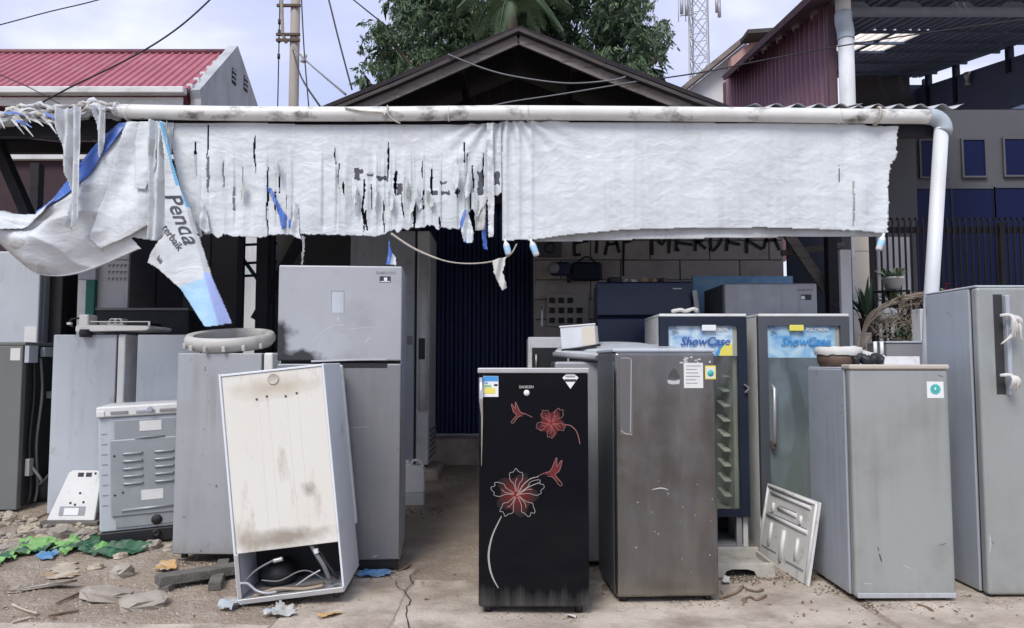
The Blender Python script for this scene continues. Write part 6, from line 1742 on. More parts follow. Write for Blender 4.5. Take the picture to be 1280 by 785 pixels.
# ---- display coolers
def showcase(label, px0, px1, pyb, pyt, sign, glass, faded, handle_px, m_side='white'):
    x, y, z, w, h = spot(px0, px1, pyb, pyt)
    d = 0.58; s = 0.035
    t = thing('display_cooler', label, 'cooler', (x, y, z))
    bx('left_side', (-w/2, 0.05, 0), (-w/2 + s, d, h), M[m_side], t, 0.006)
    bx('right_side', (w/2 - s, 0.05, 0), (w/2, d, h), M[m_side], t, 0.006)
    bx('top', (-w/2, 0.0, h + 0.001), (w/2, d, h + 0.022), M[m_side], t, 0.006)
    bx('back_liner', (-w/2 + s + 0.001, d - 0.05, 0.27), (w/2 - s - 0.001, d - 0.01, h - 0.001), M['liner'], t, 0)
    bx('inner_left', (-w/2 + s + 0.001, 0.06, 0.272), (-w/2 + s + 0.05, d - 0.052, h - 0.03), M['liner'], t, 0)
    inr = bx('inner_right', (w/2 - s - 0.05, 0.06, 0.272), (w/2 - s - 0.001, d - 0.052, h - 0.03), M['liner'], t, 0)
    bx('inner_floor', (-w/2 + s + 0.001, 0.06, 0.25), (w/2 - s - 0.001, d - 0.052, 0.271), M['liner'], t, 0)
    bx('inner_ceiling', (-w/2 + s + 0.051, 0.06, h - 0.03), (w/2 - s - 0.051, d - 0.052, h - 0.002), M['liner'], t, 0)
    for k in range(9):
        z_ = 0.36 + k * 0.105
        bx('shelf_rest', (w/2 - s - 0.105, 0.12, z_), (w/2 - s - 0.052, 0.30, z_ + 0.014), M['shelf'], inr, 0.006, rot=(R(10), 0, 0))
    fw = 0.062
    zb = 0.235
    dr = MB()
    dr.box((-w/2, 0, zb), (-w/2 + fw, 0.045, h)); dr.box((w/2 - fw, 0, zb), (w/2, 0.045, h))
    dr.box((-w/2 + fw, 0.001, h - fw), (w/2 - fw, 0.044, h - 0.001)); dr.box((-w/2 + fw, 0.001, zb + 0.001), (w/2 - fw, 0.044, zb + fw * .8))
    dr = dr.build('door_frame', M['steelside'] if faded else M['navy_steel'], t)
    zs = on_face(t, (px0 + px1) / 2, 447 if faded else 445).z
    bx('glass', (-w/2 + fw - 0.004, 0.018, zb + fw * .8 - 0.004), (w/2 - fw + 0.004, 0.024, zs), glass, dr, 0)
    sg = bx('sign_panel', (-w/2 + fw, 0.026, zs), (w/2 - fw - 0.03, 0.04, h - fw), sign, dr, 0)
    bx('sign_edge', (w/2 - fw - 0.03, 0.026, zs), (w/2 - fw, 0.042, h - fw), M['liner'], dr, 0)
    cx = (px0 + px1) / 2
    text('lettering', 'ShowCase', 0.082, M['showblue'] if not faded else M['sticker_blue'], sg, (0.015, 0.0155, on_face(t, cx, 427).z), (R(90), 0, 0), 0.25, 0.0006, 0.0012, 'CENTER', 1.0)
    text('lettering', 'POLYTRON', 0.030, M['sticker_white'], sg, (0.10, 0.0155, on_face(t, cx, 412).z), (R(90), 0, 0), 0, 0.0006, 0.0006)
    text('lettering', 'K', 0.075, M['ink_grey'], sg, (-w/2 + fw + 0.045, 0.0155, on_face(t, cx, 413).z), (R(90), R(-20), 0), 0.2, 0.0006, 0.0)
    if not faded:
        b = MB().prism([(w/2 - fw - 0.13, zs + 0.002), (w/2 - fw - 0.035, zs + 0.002), (w/2 - fw - 0.035, zs + 0.085), (w/2 - fw - 0.075, zs + 0.095), (w/2 - fw - 0.115, zs + 0.05)], 0.0165, 0.0175); b.build('sign_print', M['sticker_yellow'], sg)
        b = MB().prism([(w/2 - fw - 0.16, zs + 0.002), (w/2 - fw - 0.132, zs + 0.002), (w/2 - fw - 0.117, zs + 0.05), (w/2 - fw - 0.08, zs + 0.097), (w/2 - fw - 0.12, zs + 0.08)], 0.0165, 0.0175); b.build('sign_print', M['sticker_blue'], sg)
    p = on_face(t, cx + (3 if not faded else -16), 410)
    bx('sign_tag', (p.x - 0.05, -0.003, p.z - 0.022), (p.x + 0.05, 0.017, p.z + 0.022), M['sticker_white'] if not faded else M['sticker_yellow'], dr, 0.006)
    bx('base_frame', (-w/2 + s, 0.04, 0.0), (-w/2 + s + 0.05, 0.07, zb - 0.01), M['alu'], t, 0.004)
    bx('base_frame', (w/2 - s - 0.05, 0.04, 0.0), (w/2 - s - 0.012, 0.07, zb - 0.01), M['alu'], t, 0.004)
    bx('base_floor', (-w/2 + s + 0.001, 0.05, 0.02), (w/2 - s - 0.001, d - 0.01, 0.04), M['galv'], t, 0)
    bx('base_back', (-w/2 + s + 0.001, 0.4, 0.041), (w/2 - s - 0.001, 0.43, zb - 0.005), M['dark'], t, 0)
    if faded:
        a, b = on_face(t, 965, 482), on_face(t, 966, 556)
        MB().tube([(a.x, -0.005, a.z), (a.x, -0.045, a.z - 0.02), (b.x, -0.045, b.z + 0.02), (b.x, -0.005, b.z)], 0.012, 8).build('handle', M['alu'], dr)
        bx('handle_base', (b.x - 0.018, -0.03, b.z - 0.03), (b.x + 0.018, 0.0, b.z + 0.03), M['rust'], dr, 0.006)
    else:
        a = on_face(t, 933, 484)
        MB().tube(spline([(a.x - 0.02, -0.01, a.z + 0.02), (a.x + 0.01, -0.02, a.z - 0.01), (a.x - 0.015, -0.02, a.z - 0.035), (a.x + 0.015, -0.01, a.z - 0.03)], 5), 0.007, 6).build('latch_wire', M['greywire'], dr)
    return t
showcase('display cooler with clear glass and bright lemon sign behind the stainless fridge', 828, 939, 690, 396, M['sign1'], M['showglass'], False, None)
showcase('display cooler with clouded glass door and yellow tag behind the grey fridge', 954, 1070, 690, 396, M['sign2'], M['showglass2'], True, 965)

# ---- fridges deeper inside
def inner_fridges():
    g = 0.10
    Y = 4.78
    xl, xr = at(694, 600, Y).x, at(812, 600, Y).x
    h = at(720, 452, Y).z - gbase(0, Y)
    t, ds = fridge('plain dark grey fridge squeezed between the black and stainless fridges', (xl + xr) / 2, Y, gbase(0, Y), 0, xr - xl, 0.5, h, M['steelside'], M['silver'])
    # washing machine lid lying on it
    c = at(772, 436, 5.0)
    l = thing('oval_cover', 'grey oval washing machine top cover lying on the squeezed fridge', 'cover', (c.x, 5.04, gbase(0, Y) + h + 0.045), rx=R(8))
    MB().lathe([(0.0, 0.075), (0.12, 0.074), (0.24, 0.068), (0.285, 0.058), (0.29, 0.05), (0.285, 0.04)], 40, sy=0.85).build('dome', M['greyside_lt'], l)
    b = MB()
    out = [(-0.43, -0.10), (-0.17, -0.30), (0.40, -0.26), (0.44, 0.25), (-0.36, 0.25)]
    n = b.add([(x, y, 0.0) for x, y in out] + [(x, y, 0.046) for x, y in out])
    b.face((n + 4, n + 3, n + 2, n + 1, n)); b.face((n + 5, n + 6, n + 7, n + 8, n + 9))
    for i in range(5): b.face((n + i, n + (i + 1) % 5, n + 5 + (i + 1) % 5, n + 5 + i))
    b.build('plate', M['greyside_lt'], l, bevel=0.014, seg=3)
    MB().tube([(-0.435, -0.115, 0.02), (-0.175, -0.312, 0.02)], 0.018, 8).build('rim', M['ink_grey'], l)
    c = at(722, 424, 5.0)
    k = thing('plastic_bin', 'small white plastic bin lying on the washing machine cover', 'bin', (c.x, 4.90, l.location.z + 0.035), R(-12), ry=R(-4))
    W, D, H = 0.23, 0.2, 0.155
    for lo, hi, m in (((-W/2, 0, 0.012), (W/2, 0.006, H), 'pvc_clean'), ((-W/2, D - .006, 0.012), (W/2, D, H), 'white_plastic'), ((-W/2, 0.006, 0.012), (-W/2 + .006, D - .006, H), 'white_plastic'), ((W/2 - .006, 0.006, 0.012), (W/2, D - .006, H), 'cream_wall')):
        bx('wall', lo, hi, M[m], k, 0.002)
    bx('floor', (-W/2, 0, 0.004), (W/2, D, 0.011), M['ink_grey'], k, 0)
    bx('rim', (-W/2 - .006, -.006, H), (W/2 + .006, 0.004, H + .010), M['white_plastic'], k, 0.003)
    bx('end_panel', (0.03, -0.004, 0.02), (W/2 - 0.004, -0.0005, H - .01), M['cream_wall'], k, 0)
    MB().tube([(-W/2, -0.01, 0.0), (W/2 + .03, -0.012, 0.02)], 0.009, 6).build('black_edge', M['black'], k)
    h2 = thing('white_appliance', 'white framed appliance with dark front behind the black fridge', 'appliance', (at(684, 440, 5.55).x, 5.5, gbase(0, 5.5)))
    zt = at(680, 421, 5.5).z - gbase(0, 5.5); wl, wr = at(660, 430, 5.5).x - h2.location.x, at(712, 430, 5.5).x - h2.location.x
    bx('cabinet', (wl, 0.02, 0), (wr, 0.5, zt), M['white'], h2, 0.012)
    bx('dark_glass', (wl + 0.03, 0.0, 0.1), (wr - 0.02, 0.022, zt - 0.08), M['black'], h2, 0.006)
    MB().tube([(wl + 0.06, -0.02, zt - 0.13), (wl + 0.06, -0.02, zt - 0.24)], 0.008, 6).build('handle', M['alu'], h2)
    # navy two door
    Y = 6.2; zb = gbase(0, Y)
    xl, xr = at(746, 400, Y).x, at(866, 400, Y).x
    h = at(800, 352, Y).z - zb; zs = at(800, 396, Y).z - zb
    t, ds = fridge('navy blue two-door fridge in the shade before the block wall', (xl + xr) / 2, Y, zb, -4, xr - xl, 0.6, h, M['steelside'], M['navy_door'], splits=[(0.04, zs - 0.006), (zs + 0.006, h)])
    decal(t, 'badge', M['alu'], 841, 360, 852, 361.5, ds[1])
    rnd = random.Random(77)
    for i, (px, m) in enumerate(((766, 'black'), (779, 'greyside'), (790, 'white_plastic'), (801, 'cardboard'), (815, 'cardboard'), (826, 'brown'))):
        q = at(px, 350, Y + 0.2); s_ = rnd.uniform(0.03, 0.05)
        o = MB().box((-s_, -s_, 0), (s_ * 1.3, s_, s_ * 1.1)).build('small_parts', M[m], None, loc=(q.x, Y + 0.15, zb + h + 0.001), rot=(0, 0, rnd.uniform(0, 1)), bevel=0.01)
        tag(o, ['black scrap part leftmost on top of the navy fridge', 'grey scrap part second from left on the navy fridge', 'white plastic scrap on the navy fridge', 'small brown carton left of another on the navy fridge', 'larger brown carton towards the right on the navy fridge', 'dark brown scrap rightmost on top of the navy fridge'][i], 'scrap')
    # blue board
    Y = 6.75
    a, b = at(866, 345, Y), at(991, 340, Y)
    o = bx('blue_board', (a.x, Y, 0.25), (b.x, Y + 0.03, a.z), M['bluewood'], None, 0.004)
    tag(o, 'faded sky blue board behind the half hidden silver fridge', 'board')
    a = at(866, 372, 6.1)
    o = MB().beam((at(868, 363, 6.1).x, 6.1, at(868, 363, 6.1).z), (at(875, 415, 6.1).x, 6.1, at(875, 415, 6.1).z), 0.035, 0.02).build('white_lath', M['fascia'])
    tag(o, 'short white lath leaning beside the navy fridge', 'lath')
    Y = 5.78; zb = gbase(0, Y)
    xl, xr = at(906, 380, Y).x, at(1022, 380, Y).x
    t, ds = fridge('half hidden silver fridge top behind the two display coolers', (xl + xr) / 2, Y, zb, 0, xr - xl, 0.62, at(960, 354, Y).z - zb, M['steelside'], M['silver'])
    word_on(t, 'SAMSUNG', 1006, 362.5, 0.028, M['ink_grey'], ds[0], bold=0.0004)
    lb = decal(t, 'black_label', M['ink'], 1001, 368, 1014, 375, ds[0])
    decal(t, 'label_print', M['sticker_white'], 1001.5, 370, 1006, 374, lb, -0.0014)
    a = at(857, 391, 5.2)
    o = MB().tube(spline([(a.x - 0.10, 5.2, 0), (a.x - 0.04, 5.19, 0.012), (a.x, 5.2, 0.004), (a.x + 0.05, 5.18, 0.018), (a.x + 0.08, 5.2, 0.006)], 5), [0.012 + 0.010 * abs(N3(i * .7, 2)) for i in range(21)], 7).build('crumpled_bag', M['rag'], None, loc=(0, 0, at(857, 393, 5.1).z + 0.026))
    tag(o, 'crumpled white bag on top of the display cooler with the lemon sign', 'bag')
inner_fridges()
# ================================================================== SMALL THINGS
def gp(px, py, dz=0.0):
    g = ground(px, py); return Vector((g.x, g.y, gz(g.x, g.y) + dz))
def rock(name, loc, size, m, seed, rot=0.0, smooth=False):
    rnd = random.Random(seed); b = MB()
    nu, nv = 9, 5
    top = b.add([(0, 0, size[2])])
    rows = []
    for j in range(1, nv):
        th = math.pi * j / nv; row = []
        for i in range(nu):
            ph = 2 * math.pi * (i + 0.5 * (j % 2)) / nu
            v = Vector((math.sin(th) * math.cos(ph), math.sin(th) * math.sin(ph), math.cos(th)))
            v = Vector([math.copysign(abs(c) ** 0.65, c) for c in v])
            v *= 1 + 0.26 * N3(v.x * 1.7 + seed * 3.1, v.y * 1.7, v.z * 1.7 + seed) + 0.08 * rnd.uniform(-1, 1)
            row.append(b.add([(v.x * size[0], v.y * size[1], v.z * size[2])]))
        rows.append(row)
    bt = b.add([(0, 0, -size[2])])
    for i in range(nu):
        b.face((top, rows[0][i], rows[0][(i + 1) % nu])); b.face((bt, rows[-1][(i + 1) % nu], rows[-1][i]))
    for j in range(len(rows) - 1):
        for i in range(nu):
            a, c = rows[j], rows[j + 1]; k = (i + 1) % nu
            if j % 2 == 0: b.face((a[i], c[i], a[k])); b.face((a[k], c[i], c[k]))
            else: b.face((a[i], c[i], c[k])); b.face((a[i], c[k], a[k]))
    return b.build(name, m, None, loc=loc, rot=(rnd.uniform(-.2, .2), rnd.uniform(-.2, .2), rot), smooth=smooth)
def rubble():
    rnd = random.Random(101); protos = []
    for k in range(7):
        o = rock('rubble_stone', (0, 0, 0), (1, rnd.uniform(.6, .9), rnd.uniform(.45, .7)), M['stone_pale'] if k % 3 else M['stone'], k + 3)
        protos.append(o)
    used = set()
    def put(px, py, s):
        k = rnd.randrange(7); o = protos[k]
        if k in used: o = o.copy(); COL.objects.link(o)
        used.add(k)
        p = gp(px, py); o.location = (p.x, p.y, p.z + s * 0.30); o.scale = (s, s, s); o.rotation_euler = (rnd.uniform(-.3, .3), rnd.uniform(-.3, .3), rnd.uniform(0, 6))
        tag(o, 'loose pale rubble stone in the heap left of the washing machine', 'stone', 'rubble stones in the left heap')
    for _ in range(74):
        px = rnd.uniform(-15, 116); py = rnd.uniform(650, 686) - (4 if px < 40 else 0)
        put(px, py, rnd.uniform(0.018, 0.052))
    put(80, 672, 0.10); put(105, 676, 0.09); put(8, 695, 0.085); put(35, 668, .07)
    for i, o in enumerate(protos):
        if i not in used: bpy.data.objects.remove(o)
    for (px, py, s, lab) in ((203, 672, 0.055, 'brown stone in the dirt between the washer and the spotted fridge'), (190, 688, 0.07, 'rough stone below the right foot of the washing machine'), (152, 697, .05, 'cream stone lying alone in front of the washing machine'), (215, 690, .06, 'flat stone against the foot of the spotted fridge'), (120, 712, .045, 'pale flake of stone in the dirt below the green tarp'), (25, 742, .05, 'dark stone at the left edge of the forecourt')):
        p = gp(px, py); o = rock('stone', (p.x, p.y, p.z + s * .25), (s, s * .8, s * .5), M['stone_pale'] if 'pale' in lab or 'cream' in lab else M['stone'], int(px), px)
        tag(o, lab, 'stone')
    # bits nobody could count
    b = MB()
    for k in range(4000):
        f = rnd.random()
        if f < 0.55: px, py = rnd.uniform(-30, 300), rnd.uniform(645, 785)
        elif f < 0.75: px, py = rnd.uniform(880, 1290), rnd.uniform(712, 785)
        else: px, py = rnd.uniform(-20, 1300), rnd.uniform(600, 790)
        if f < 0.55 and rnd.random() > 0.35 + 0.9 * abs(N3(px * .02, py * .04)): continue
        p = gp(px, py); s = rnd.uniform(0.003, 0.009) * (1.3 if f < .55 else .8)
        if p.y > 7.6 or p.y < 1.5: continue
        a = rnd.uniform(0, 6); hgt = s * rnd.uniform(.5, 1.0)
        n = b.add([(p.x + s * math.cos(a + q * 1.57) * rnd.uniform(.7, 1.2), p.y + s * math.sin(a + q * 1.57), p.z - 0.002) for q in range(4)] + [(p.x + rnd.uniform(-s, s) * .3, p.y, p.z + hgt)])
        m = rnd.choices((0, 1, 2), (5, 3, 1))[0]
        for q in range(4): b.face((n + q, n + (q + 1) % 4, n + 4), m)
    for (xa, xb, yy, cnt) in ((222, 300, 712, 160), (300, 440, 755, 120), (440, 505, 718, 140), (598, 737, 770, 260), (752, 770, 735, 90), (770, 901, 756, 260), (740, 770, 705, 60), (900, 950, 724, 150), (945, 1015, 722, 160), (1018, 1070, 738, 130), (1070, 1197, 757, 280), (1200, 1240, 742, 100), (1236, 1300, 752, 120), (500, 560, 640, 120), (520, 600, 600, 90)):
        for _ in range(cnt):
            px = rnd.uniform(xa, xb); p = gp(px, yy + rnd.gauss(0, 4.0)); s = rnd.uniform(0.003, 0.010); a = rnd.uniform(0, 6)
            n = b.add([(p.x + s * math.cos(a + q * 1.57) * rnd.uniform(.6, 1.7), p.y + s * math.sin(a + q * 1.57), p.z + 0.004) for q in range(4)] + [(p.x, p.y, p.z + 0.006 + s * rnd.uniform(.2, .6))])
            m = rnd.choices((0, 1, 2, 3), (2, 1, 4, 5))[0]
            for q in range(4): b.face((n + q, n + (q + 1) % 4, n + 4), m)
    o = b.build('gravel', [M['stone'], M['stone_pale'], M['dry_leaf'], M['soil']]); stuff(o, 'scattered grit and crumbs on the dirt forecourt', 'gravel')
rubble()
def slabs():
    for px, py, sz, rot, sd, lab in ((137, 749, (0.155, 0.11, 0.035), 0.15, 5, 'large flat broken concrete slab on the dirt in front of the timber'),
                                     (180, 759, (0.125, 0.085, 0.035), 0.5, 8, 'smaller broken concrete slab tilted against the large one'),
                                     (152, 724, (0.062, 0.06, 0.04), 1.0, 12, 'lumpy grey concrete chunk behind the large broken slab'),
                                     (50, 741, (0.18, 0.05, 0.012), 0.1, 15, 'thin dark grey slate strip lying at the left'),
                                     (288, 758, (0.05, 0.04, 0.03), 0.1, 17, 'grey lump beside the corner of the tilted white fridge')):
        p = gp(px, py); o = rock('concrete_slab', (p.x, p.y, p.z + sz[2] * .55), sz, M['stone'], sd, rot); tag(o, lab, 'slab')
    t = thing('timber_pile', 'weathered grey timber planks under the spotted grey fridge', 'timber', gp(240, 738))
    a, b = gp(196, 741) - t.location, gp(292, 715) - t.location
    MB().beam(a + Vector((0, 0, .055)), b + Vector((0.25, .05, .04)), 0.10, 0.055).build('plank', M['grey_wood'], t, bevel=0.006)
    MB().beam(a + Vector((0.02, .10, .02)), b + Vector((0.25, .17, .018)), 0.12, 0.04).build('plank', M['grey_wood'], t, bevel=0.006)
    MB().beam(a + Vector((0.05, -.03, .015)), a + Vector((0.06, .16, .013)), 0.06, 0.035).build('plank', M['grey_wood'], t, bevel=0.006)
    MB().beam(gp(268, 740) - t.location + Vector((0, 0, .025)), gp(272, 715) - t.location + Vector((0, 0.1, .025)), 0.07, 0.05).build('plank', M['grey_wood'], t, bevel=0.006)
slabs()
def crumple(name, label, cat, outline, mats, mi, hgt, seed, step=0.02, sol=0.0015):
    """thin sheet lying crumpled on the ground, outline given where the photo shows it"""
    P = [gp(*q) for q in outline]; poly = [(p.x, p.y) for p in P]
    x0, x1 = min(p[0] for p in poly), max(p[0] for p in poly); y0, y1 = min(p[1] for p in poly), max(p[1] for p in poly)
    nx, ny = max(3, int((x1 - x0) / step)), max(3, int((y1 - y0) / step)); b = MB(); idx = {}
    c = Vector(((x0 + x1) / 2, (y0 + y1) / 2, 0))
    def V(i, j):
        if (i, j) not in idx:
            x, y = x0 + (x1 - x0) * i / nx, y0 + (y1 - y0) * j / ny
            z = gz(x, y) + 0.006 + hgt * (abs(N3(x * 7 + seed, y * 9)) + .6 * abs(N3(x * 17, y * 21, seed)))
            idx[(i, j)] = b.add([(x + .02 * N3(x * 11, y * 9, seed) - c.x, y - c.y, z)])
        return idx[(i, j)]
    for j in range(ny):
        for i in range(nx):
            x, y = x0 + (x1 - x0) * (i + .5) / nx, y0 + (y1 - y0) * (j + .5) / ny
            if inpoly(x, y, poly): b.face((V(i, j), V(i + 1, j), V(i + 1, j + 1), V(i, j + 1)), mi(x, y))
    o = b.build(name, [M[m] for m in mats], None, loc=c, solid=sol); tag(o, label, cat); return o
crumple('green_tarp', 'crumpled dark green tarp on the rubble under the washing machine', 'tarp', [(92, 676), (118, 672), (150, 688), (190, 690), (165, 696), (128, 700), (98, 694), (60, 690)], ['tarp_green', 'tarp_lime'], lambda x, y: 1 if N3(x * 4, y * 5, 2) > .28 else 0, 0.07, 3)
crumple('lime_sheet', 'torn lime green plastic sheet at the left edge of the rubble', 'sheet', [(-30, 706), (0, 700), (22, 680), (30, 676), (70, 678), (78, 684), (50, 694), (20, 700), (0, 710), (-30, 716)], ['tarp_lime', 'tarp_green'], lambda x, y: 1 if N3(x * 5, y * 6, 5) > .15 else 0, 0.06, 7)
crumple('lime_strip', 'bright green plastic strip folded in front of the dark green tarp', 'sheet', [(72, 696), (90, 680), (98, 678), (102, 684), (88, 694), (78, 699)], ['tarp_lime'], lambda x, y: 0, 0.09, 9)
crumple('blue_bag', 'torn blue plastic bag among the green sheets', 'bag', [(46, 697), (60, 692), (70, 694), (66, 702), (50, 703)], ['blue_plastic'], lambda x, y: 0, 0.05, 11, .012)
crumple('blue_string', 'shredded blue plastic twine under the big silver fridge', 'twine', [(446, 722), (460, 716), (480, 715), (490, 717), (486, 723), (465, 725), (450, 725)], ['blue_plastic'], lambda x, y: 0, 0.035, 13, .010)
M['clear'] = mat('dull_clear_plastic', (0.42, 0.42, 0.40), 0.35, col2=(0.28, 0.27, 0.25), vs=20)
crumple('clear_bag', 'crumpled clear plastic bag in front of the tilted white fridge', 'bag', [(326, 772), (340, 765), (350, 761), (364, 765), (370, 772), (345, 774)], ['clear', 'pvc_grey'], lambda x, y: 1 if N3(x * 20, y * 20) > .2 else 0, 0.06, 15, .012)
crumple('grey_bag', 'grey crumpled bag at the left corner of the tilted white fridge', 'bag', [(272, 765), (280, 756), (296, 752), (302, 760), (290, 768)], ['pvc_grey', 'clear'], lambda x, y: 1 if N3(x * 20, y * 20) > .1 else 0, 0.06, 17, .012)
crumple('cardboard_scrap', 'flat tan cardboard scrap on the dirt at the left', 'cardboard', [(55, 722), (75, 706), (95, 704), (98, 716), (90, 728), (62, 727)], ['cardboard', 'stone_pale'], lambda x, y: 1 if N3(x * 6, y * 6) > .0 else 0, 0.012, 19, .03)
crumple('peel', 'curled orange wood shaving on the concrete in front of the white fridge', 'shaving', [(393, 774), (402, 769), (420, 768), (433, 769), (420, 774), (402, 777)], ['orange'], lambda x, y: 0, 0.03, 21, .01)
crumple('orange_scrap', 'orange and cream rotten scrap by the timber planks', 'scrap', [(192, 720), (200, 712), (214, 708), (222, 716), (210, 722)], ['orange', 'stone_pale'], lambda x, y: 1 if N3(x * 14, y * 14) > .0 else 0, 0.05, 23, .012)
crumple('paper_scrap', 'small white paper scrap at the foot of the black fridge', 'paper', [(709, 773), (711, 769), (722, 769), (723, 773)], ['rag'], lambda x, y: 0, 0.03, 25, .008)
crumple('plastic_strip', 'pale plastic strip lying behind the green tarp', 'strip', [(158, 690), (170, 684), (182, 677), (184, 680), (172, 688), (160, 693)], ['rag'], lambda x, y: 0, 0.01, 27, .012)
crumple('foam_scrap', 'white foam scrap on the dirt beside the pallet base', 'scrap', [(900, 728), (906, 725), (914, 726), (912, 731), (902, 732)], ['rag'], lambda x, y: 0, 0.03, 29, .01)
def litter():
    rnd = random.Random(55)
    protos = []
    for k in range(4):
        b = MB(); L = 0.035; P = []
        n = b.add([(0, 0, 0.004), (L * .5, L * .22, 0.006 + .003 * k), (L * 1.3, 0.002 * k, 0.004), (L * .5, -L * .20, 0.005), (L * .55, 0, 0.003)])
        b.face((n, n + 1, n + 4)); b.face((n + 1, n + 2, n + 4)); b.face((n + 2, n + 3, n + 4)); b.face((n + 3, n, n + 4))
        protos.append(b.build('dry_leaf', M['dry_leaf']))
    used = set()
    for i in range(110):
        k = rnd.randrange(4); o = protos[k]
        if k in used: o = o.copy(); COL.objects.link(o)
        used.add(k)
        if i < 62: px, py = rnd.uniform(900, 1275), rnd.gauss(752, 16)
        elif i < 90: px, py = rnd.uniform(0, 290), rnd.uniform(715, 783)
        else: px, py = rnd.uniform(430, 760), rnd.uniform(690, 783)
        py = min(784, max(716, py)); p = gp(px, py, 0.008); s = rnd.uniform(.35, 1.0)
        o.location = p; o.scale = (s, s, s); o.rotation_euler = (rnd.uniform(-.3, .3), rnd.uniform(-.3, .3), rnd.uniform(0, 6))
        tag(o, 'small dry brown leaf scrap lying on the forecourt ground', 'leaf', 'dry leaf scraps on the ground')
    for i, (pts, lab) in enumerate((([(900, 750), (912, 746), (922, 742), (929, 735)], 'curved brown twig right of the stainless fridge'), ([(928, 752), (938, 748), (946, 752), (958, 746)], 'dark wavy twig on the ground before the white liner panel'),
                                    ([(932, 738), (945, 741), (954, 739)], 'short thin twig nearest the pallet base'), ([(1148, 757), (1158, 760), (1166, 765)], 'brown twig under the grey fridge with the teal sticker'), ([(70, 762), (90, 752), (104, 745)], 'dark stick left of the large concrete slab'), ([(15, 763), (30, 770), (47, 774)], 'pale green stick at the lower left'), ([(60, 776), (78, 772), (98, 768)], 'brown bark strip in front of the concrete slabs'), ([(15, 783), (28, 780), (38, 778)], 'cream wood chip at the bottom left corner'), ([(30, 652), (45, 650), (62, 642)], 'dark bent pipe at the foot of the olive grey fridge'), ([(502, 714), (508, 711), (513, 707)], 'brown bent bracket at the foot of the big silver fridge'))):
        P = spline([gp(*q, 0.012) for q in pts], 4)
        tag(MB().tube(P, [0.007 * (1 + .4 * N3(j * .6, i)) for j in range(len(P))], 5).build('twig', M['dry_leaf'] if i not in (5, 7) else M['stone_pale']), lab, 'twig')
litter()

def jerry_can():
    p = ground(516, 632)
    t = thing('jerry_can', 'translucent white plastic jerry can standing before the sideways cooler', 'jerry can', (p.x, p.y, gz(p.x, p.y)))
    k = p.y / FPX; w = 27 * k; h = 55 * k
    bx('liquid_part', (-w/2, 0, 0), (w/2, 0.13, h * .28), M['jerry_low'], t, 0.012, 3)
    b = MB().prism([(-w/2, h * .282), (w/2, h * .282), (w/2, h * .80), (w/2 - .02, h * .86), (-w * .05, h * .88), (-w * .1, h * .94), (-w/2 + .02, h * .90), (-w/2, h * .8)], 0, 0.13); b.build('body', M['jerry'], t, bevel=0.012, seg=3)
    MB().tube(spline([(-w * .12, 0.065, h * .88), (-w * .05, 0.065, h * .985), (w * .25, 0.065, h * .98), (w * .40, 0.065, h * .84)], 5), 0.011, 8).build('grip', M['jerry'], t)
    MB().tube([(-w * .32, 0.065, h * .90), (-w * .32, 0.065, h * 1.0)], 0.020, 12).build('cap', M['jerry'], t)
jerry_can()

def liner_panel():
    BL, BR = gp(947, 694), gp(1011, 733)
    BR.z = BL.z = min(BL.z, BR.z) + 0.004
    u = (BR - BL); w = u.length; u.normalize()
    nh = Vector((-u.y, u.x, 0)).normalized()
    if nh.x < 0: nh = -nh
    h = 0.485
    v = (nh * 0.085 + Vector((0, 0, 0.475))).normalized()
    n = u.cross(v).normalized()
    t = thing('liner_panel', 'white ribbed plastic fridge liner panel leaning between cooler and grey fridge', 'panel', BL)
    Rm = Matrix((u, -n, v)).transposed()
    t.rotation_euler = Rm.to_euler()
    # local x along the bottom, local -y towards the viewer, z up
    bx('sheet', (0, -0.008, 0), (w, 0.008, h), M['styro'], t, 0.004)
    def rib(x0, z0, x1, z1, r=0.013): 
        MB().tube([(x0 * w, -0.008, z0 * h), (x1 * w, -0.008, z1 * h)], r, 8).build('rib', M['styro'], t)
    def slot(x0, z0, x1, z1):
        bx('slot', (x0 * w, -0.0105, z0 * h), (x1 * w, -0.0078, z1 * h), M['ink_grey'], t, 0)
    rib(.04, .02, .04, .98, .010); rib(.96, .02, .96, .98, .010); rib(.04, .97, .96, .97, .010)
    rib(.12, .90, .88, .90, .012); slot(.12, .925, .88, .945)
    rib(.30, .74, .66, .74); slot(.32, .765, .64, .780); rib(.20, .66, .20, .78); rib(.74, .66, .74, .76)
    rib(.10, .60, .88, .60); slot(.10, .622, .86, .640)
    rib(.22, .22, .22, .52); rib(.48, .10, .48, .50, .016); rib(.74, .22, .74, .48)
    slot(.08, .16, .38, .18); slot(.58, .13, .90, .155)
liner_panel()
def pallet():
    a, b = gp(886, 722), gp(965, 718)
    t = thing('pallet_base', 'dirty white plastic appliance base with arched cutout beside the stainless fridge', 'base', (a.x, a.y, a.z))
    w = b.x - a.x; h = 0.085
    out = [(0, 0), (w * .22, 0), (w * .27, h * .45), (w * .36, h * .58), (w * .58, h * .58), (w * .68, h * .45), (w * .73, 0), (w, 0), (w, h), (0, h)]
    MB().prism(out, 0, 0.03).build('front', M['dirty_base'], t, bevel=0.004)
    bx('deck', (0, 0.03, h * .5), (w, 0.30, h * .62), M['dirty_base'], t, 0.004)
    bx('back_lip', (0, 0.30, 0), (w, 0.33, h * 1.25), M['dirty_base'], t, 0.006)
    bx('end_lip', (w - .02, 0.03, 0), (w, 0.30, h), M['dirty_base'], t, 0.004)
pallet()

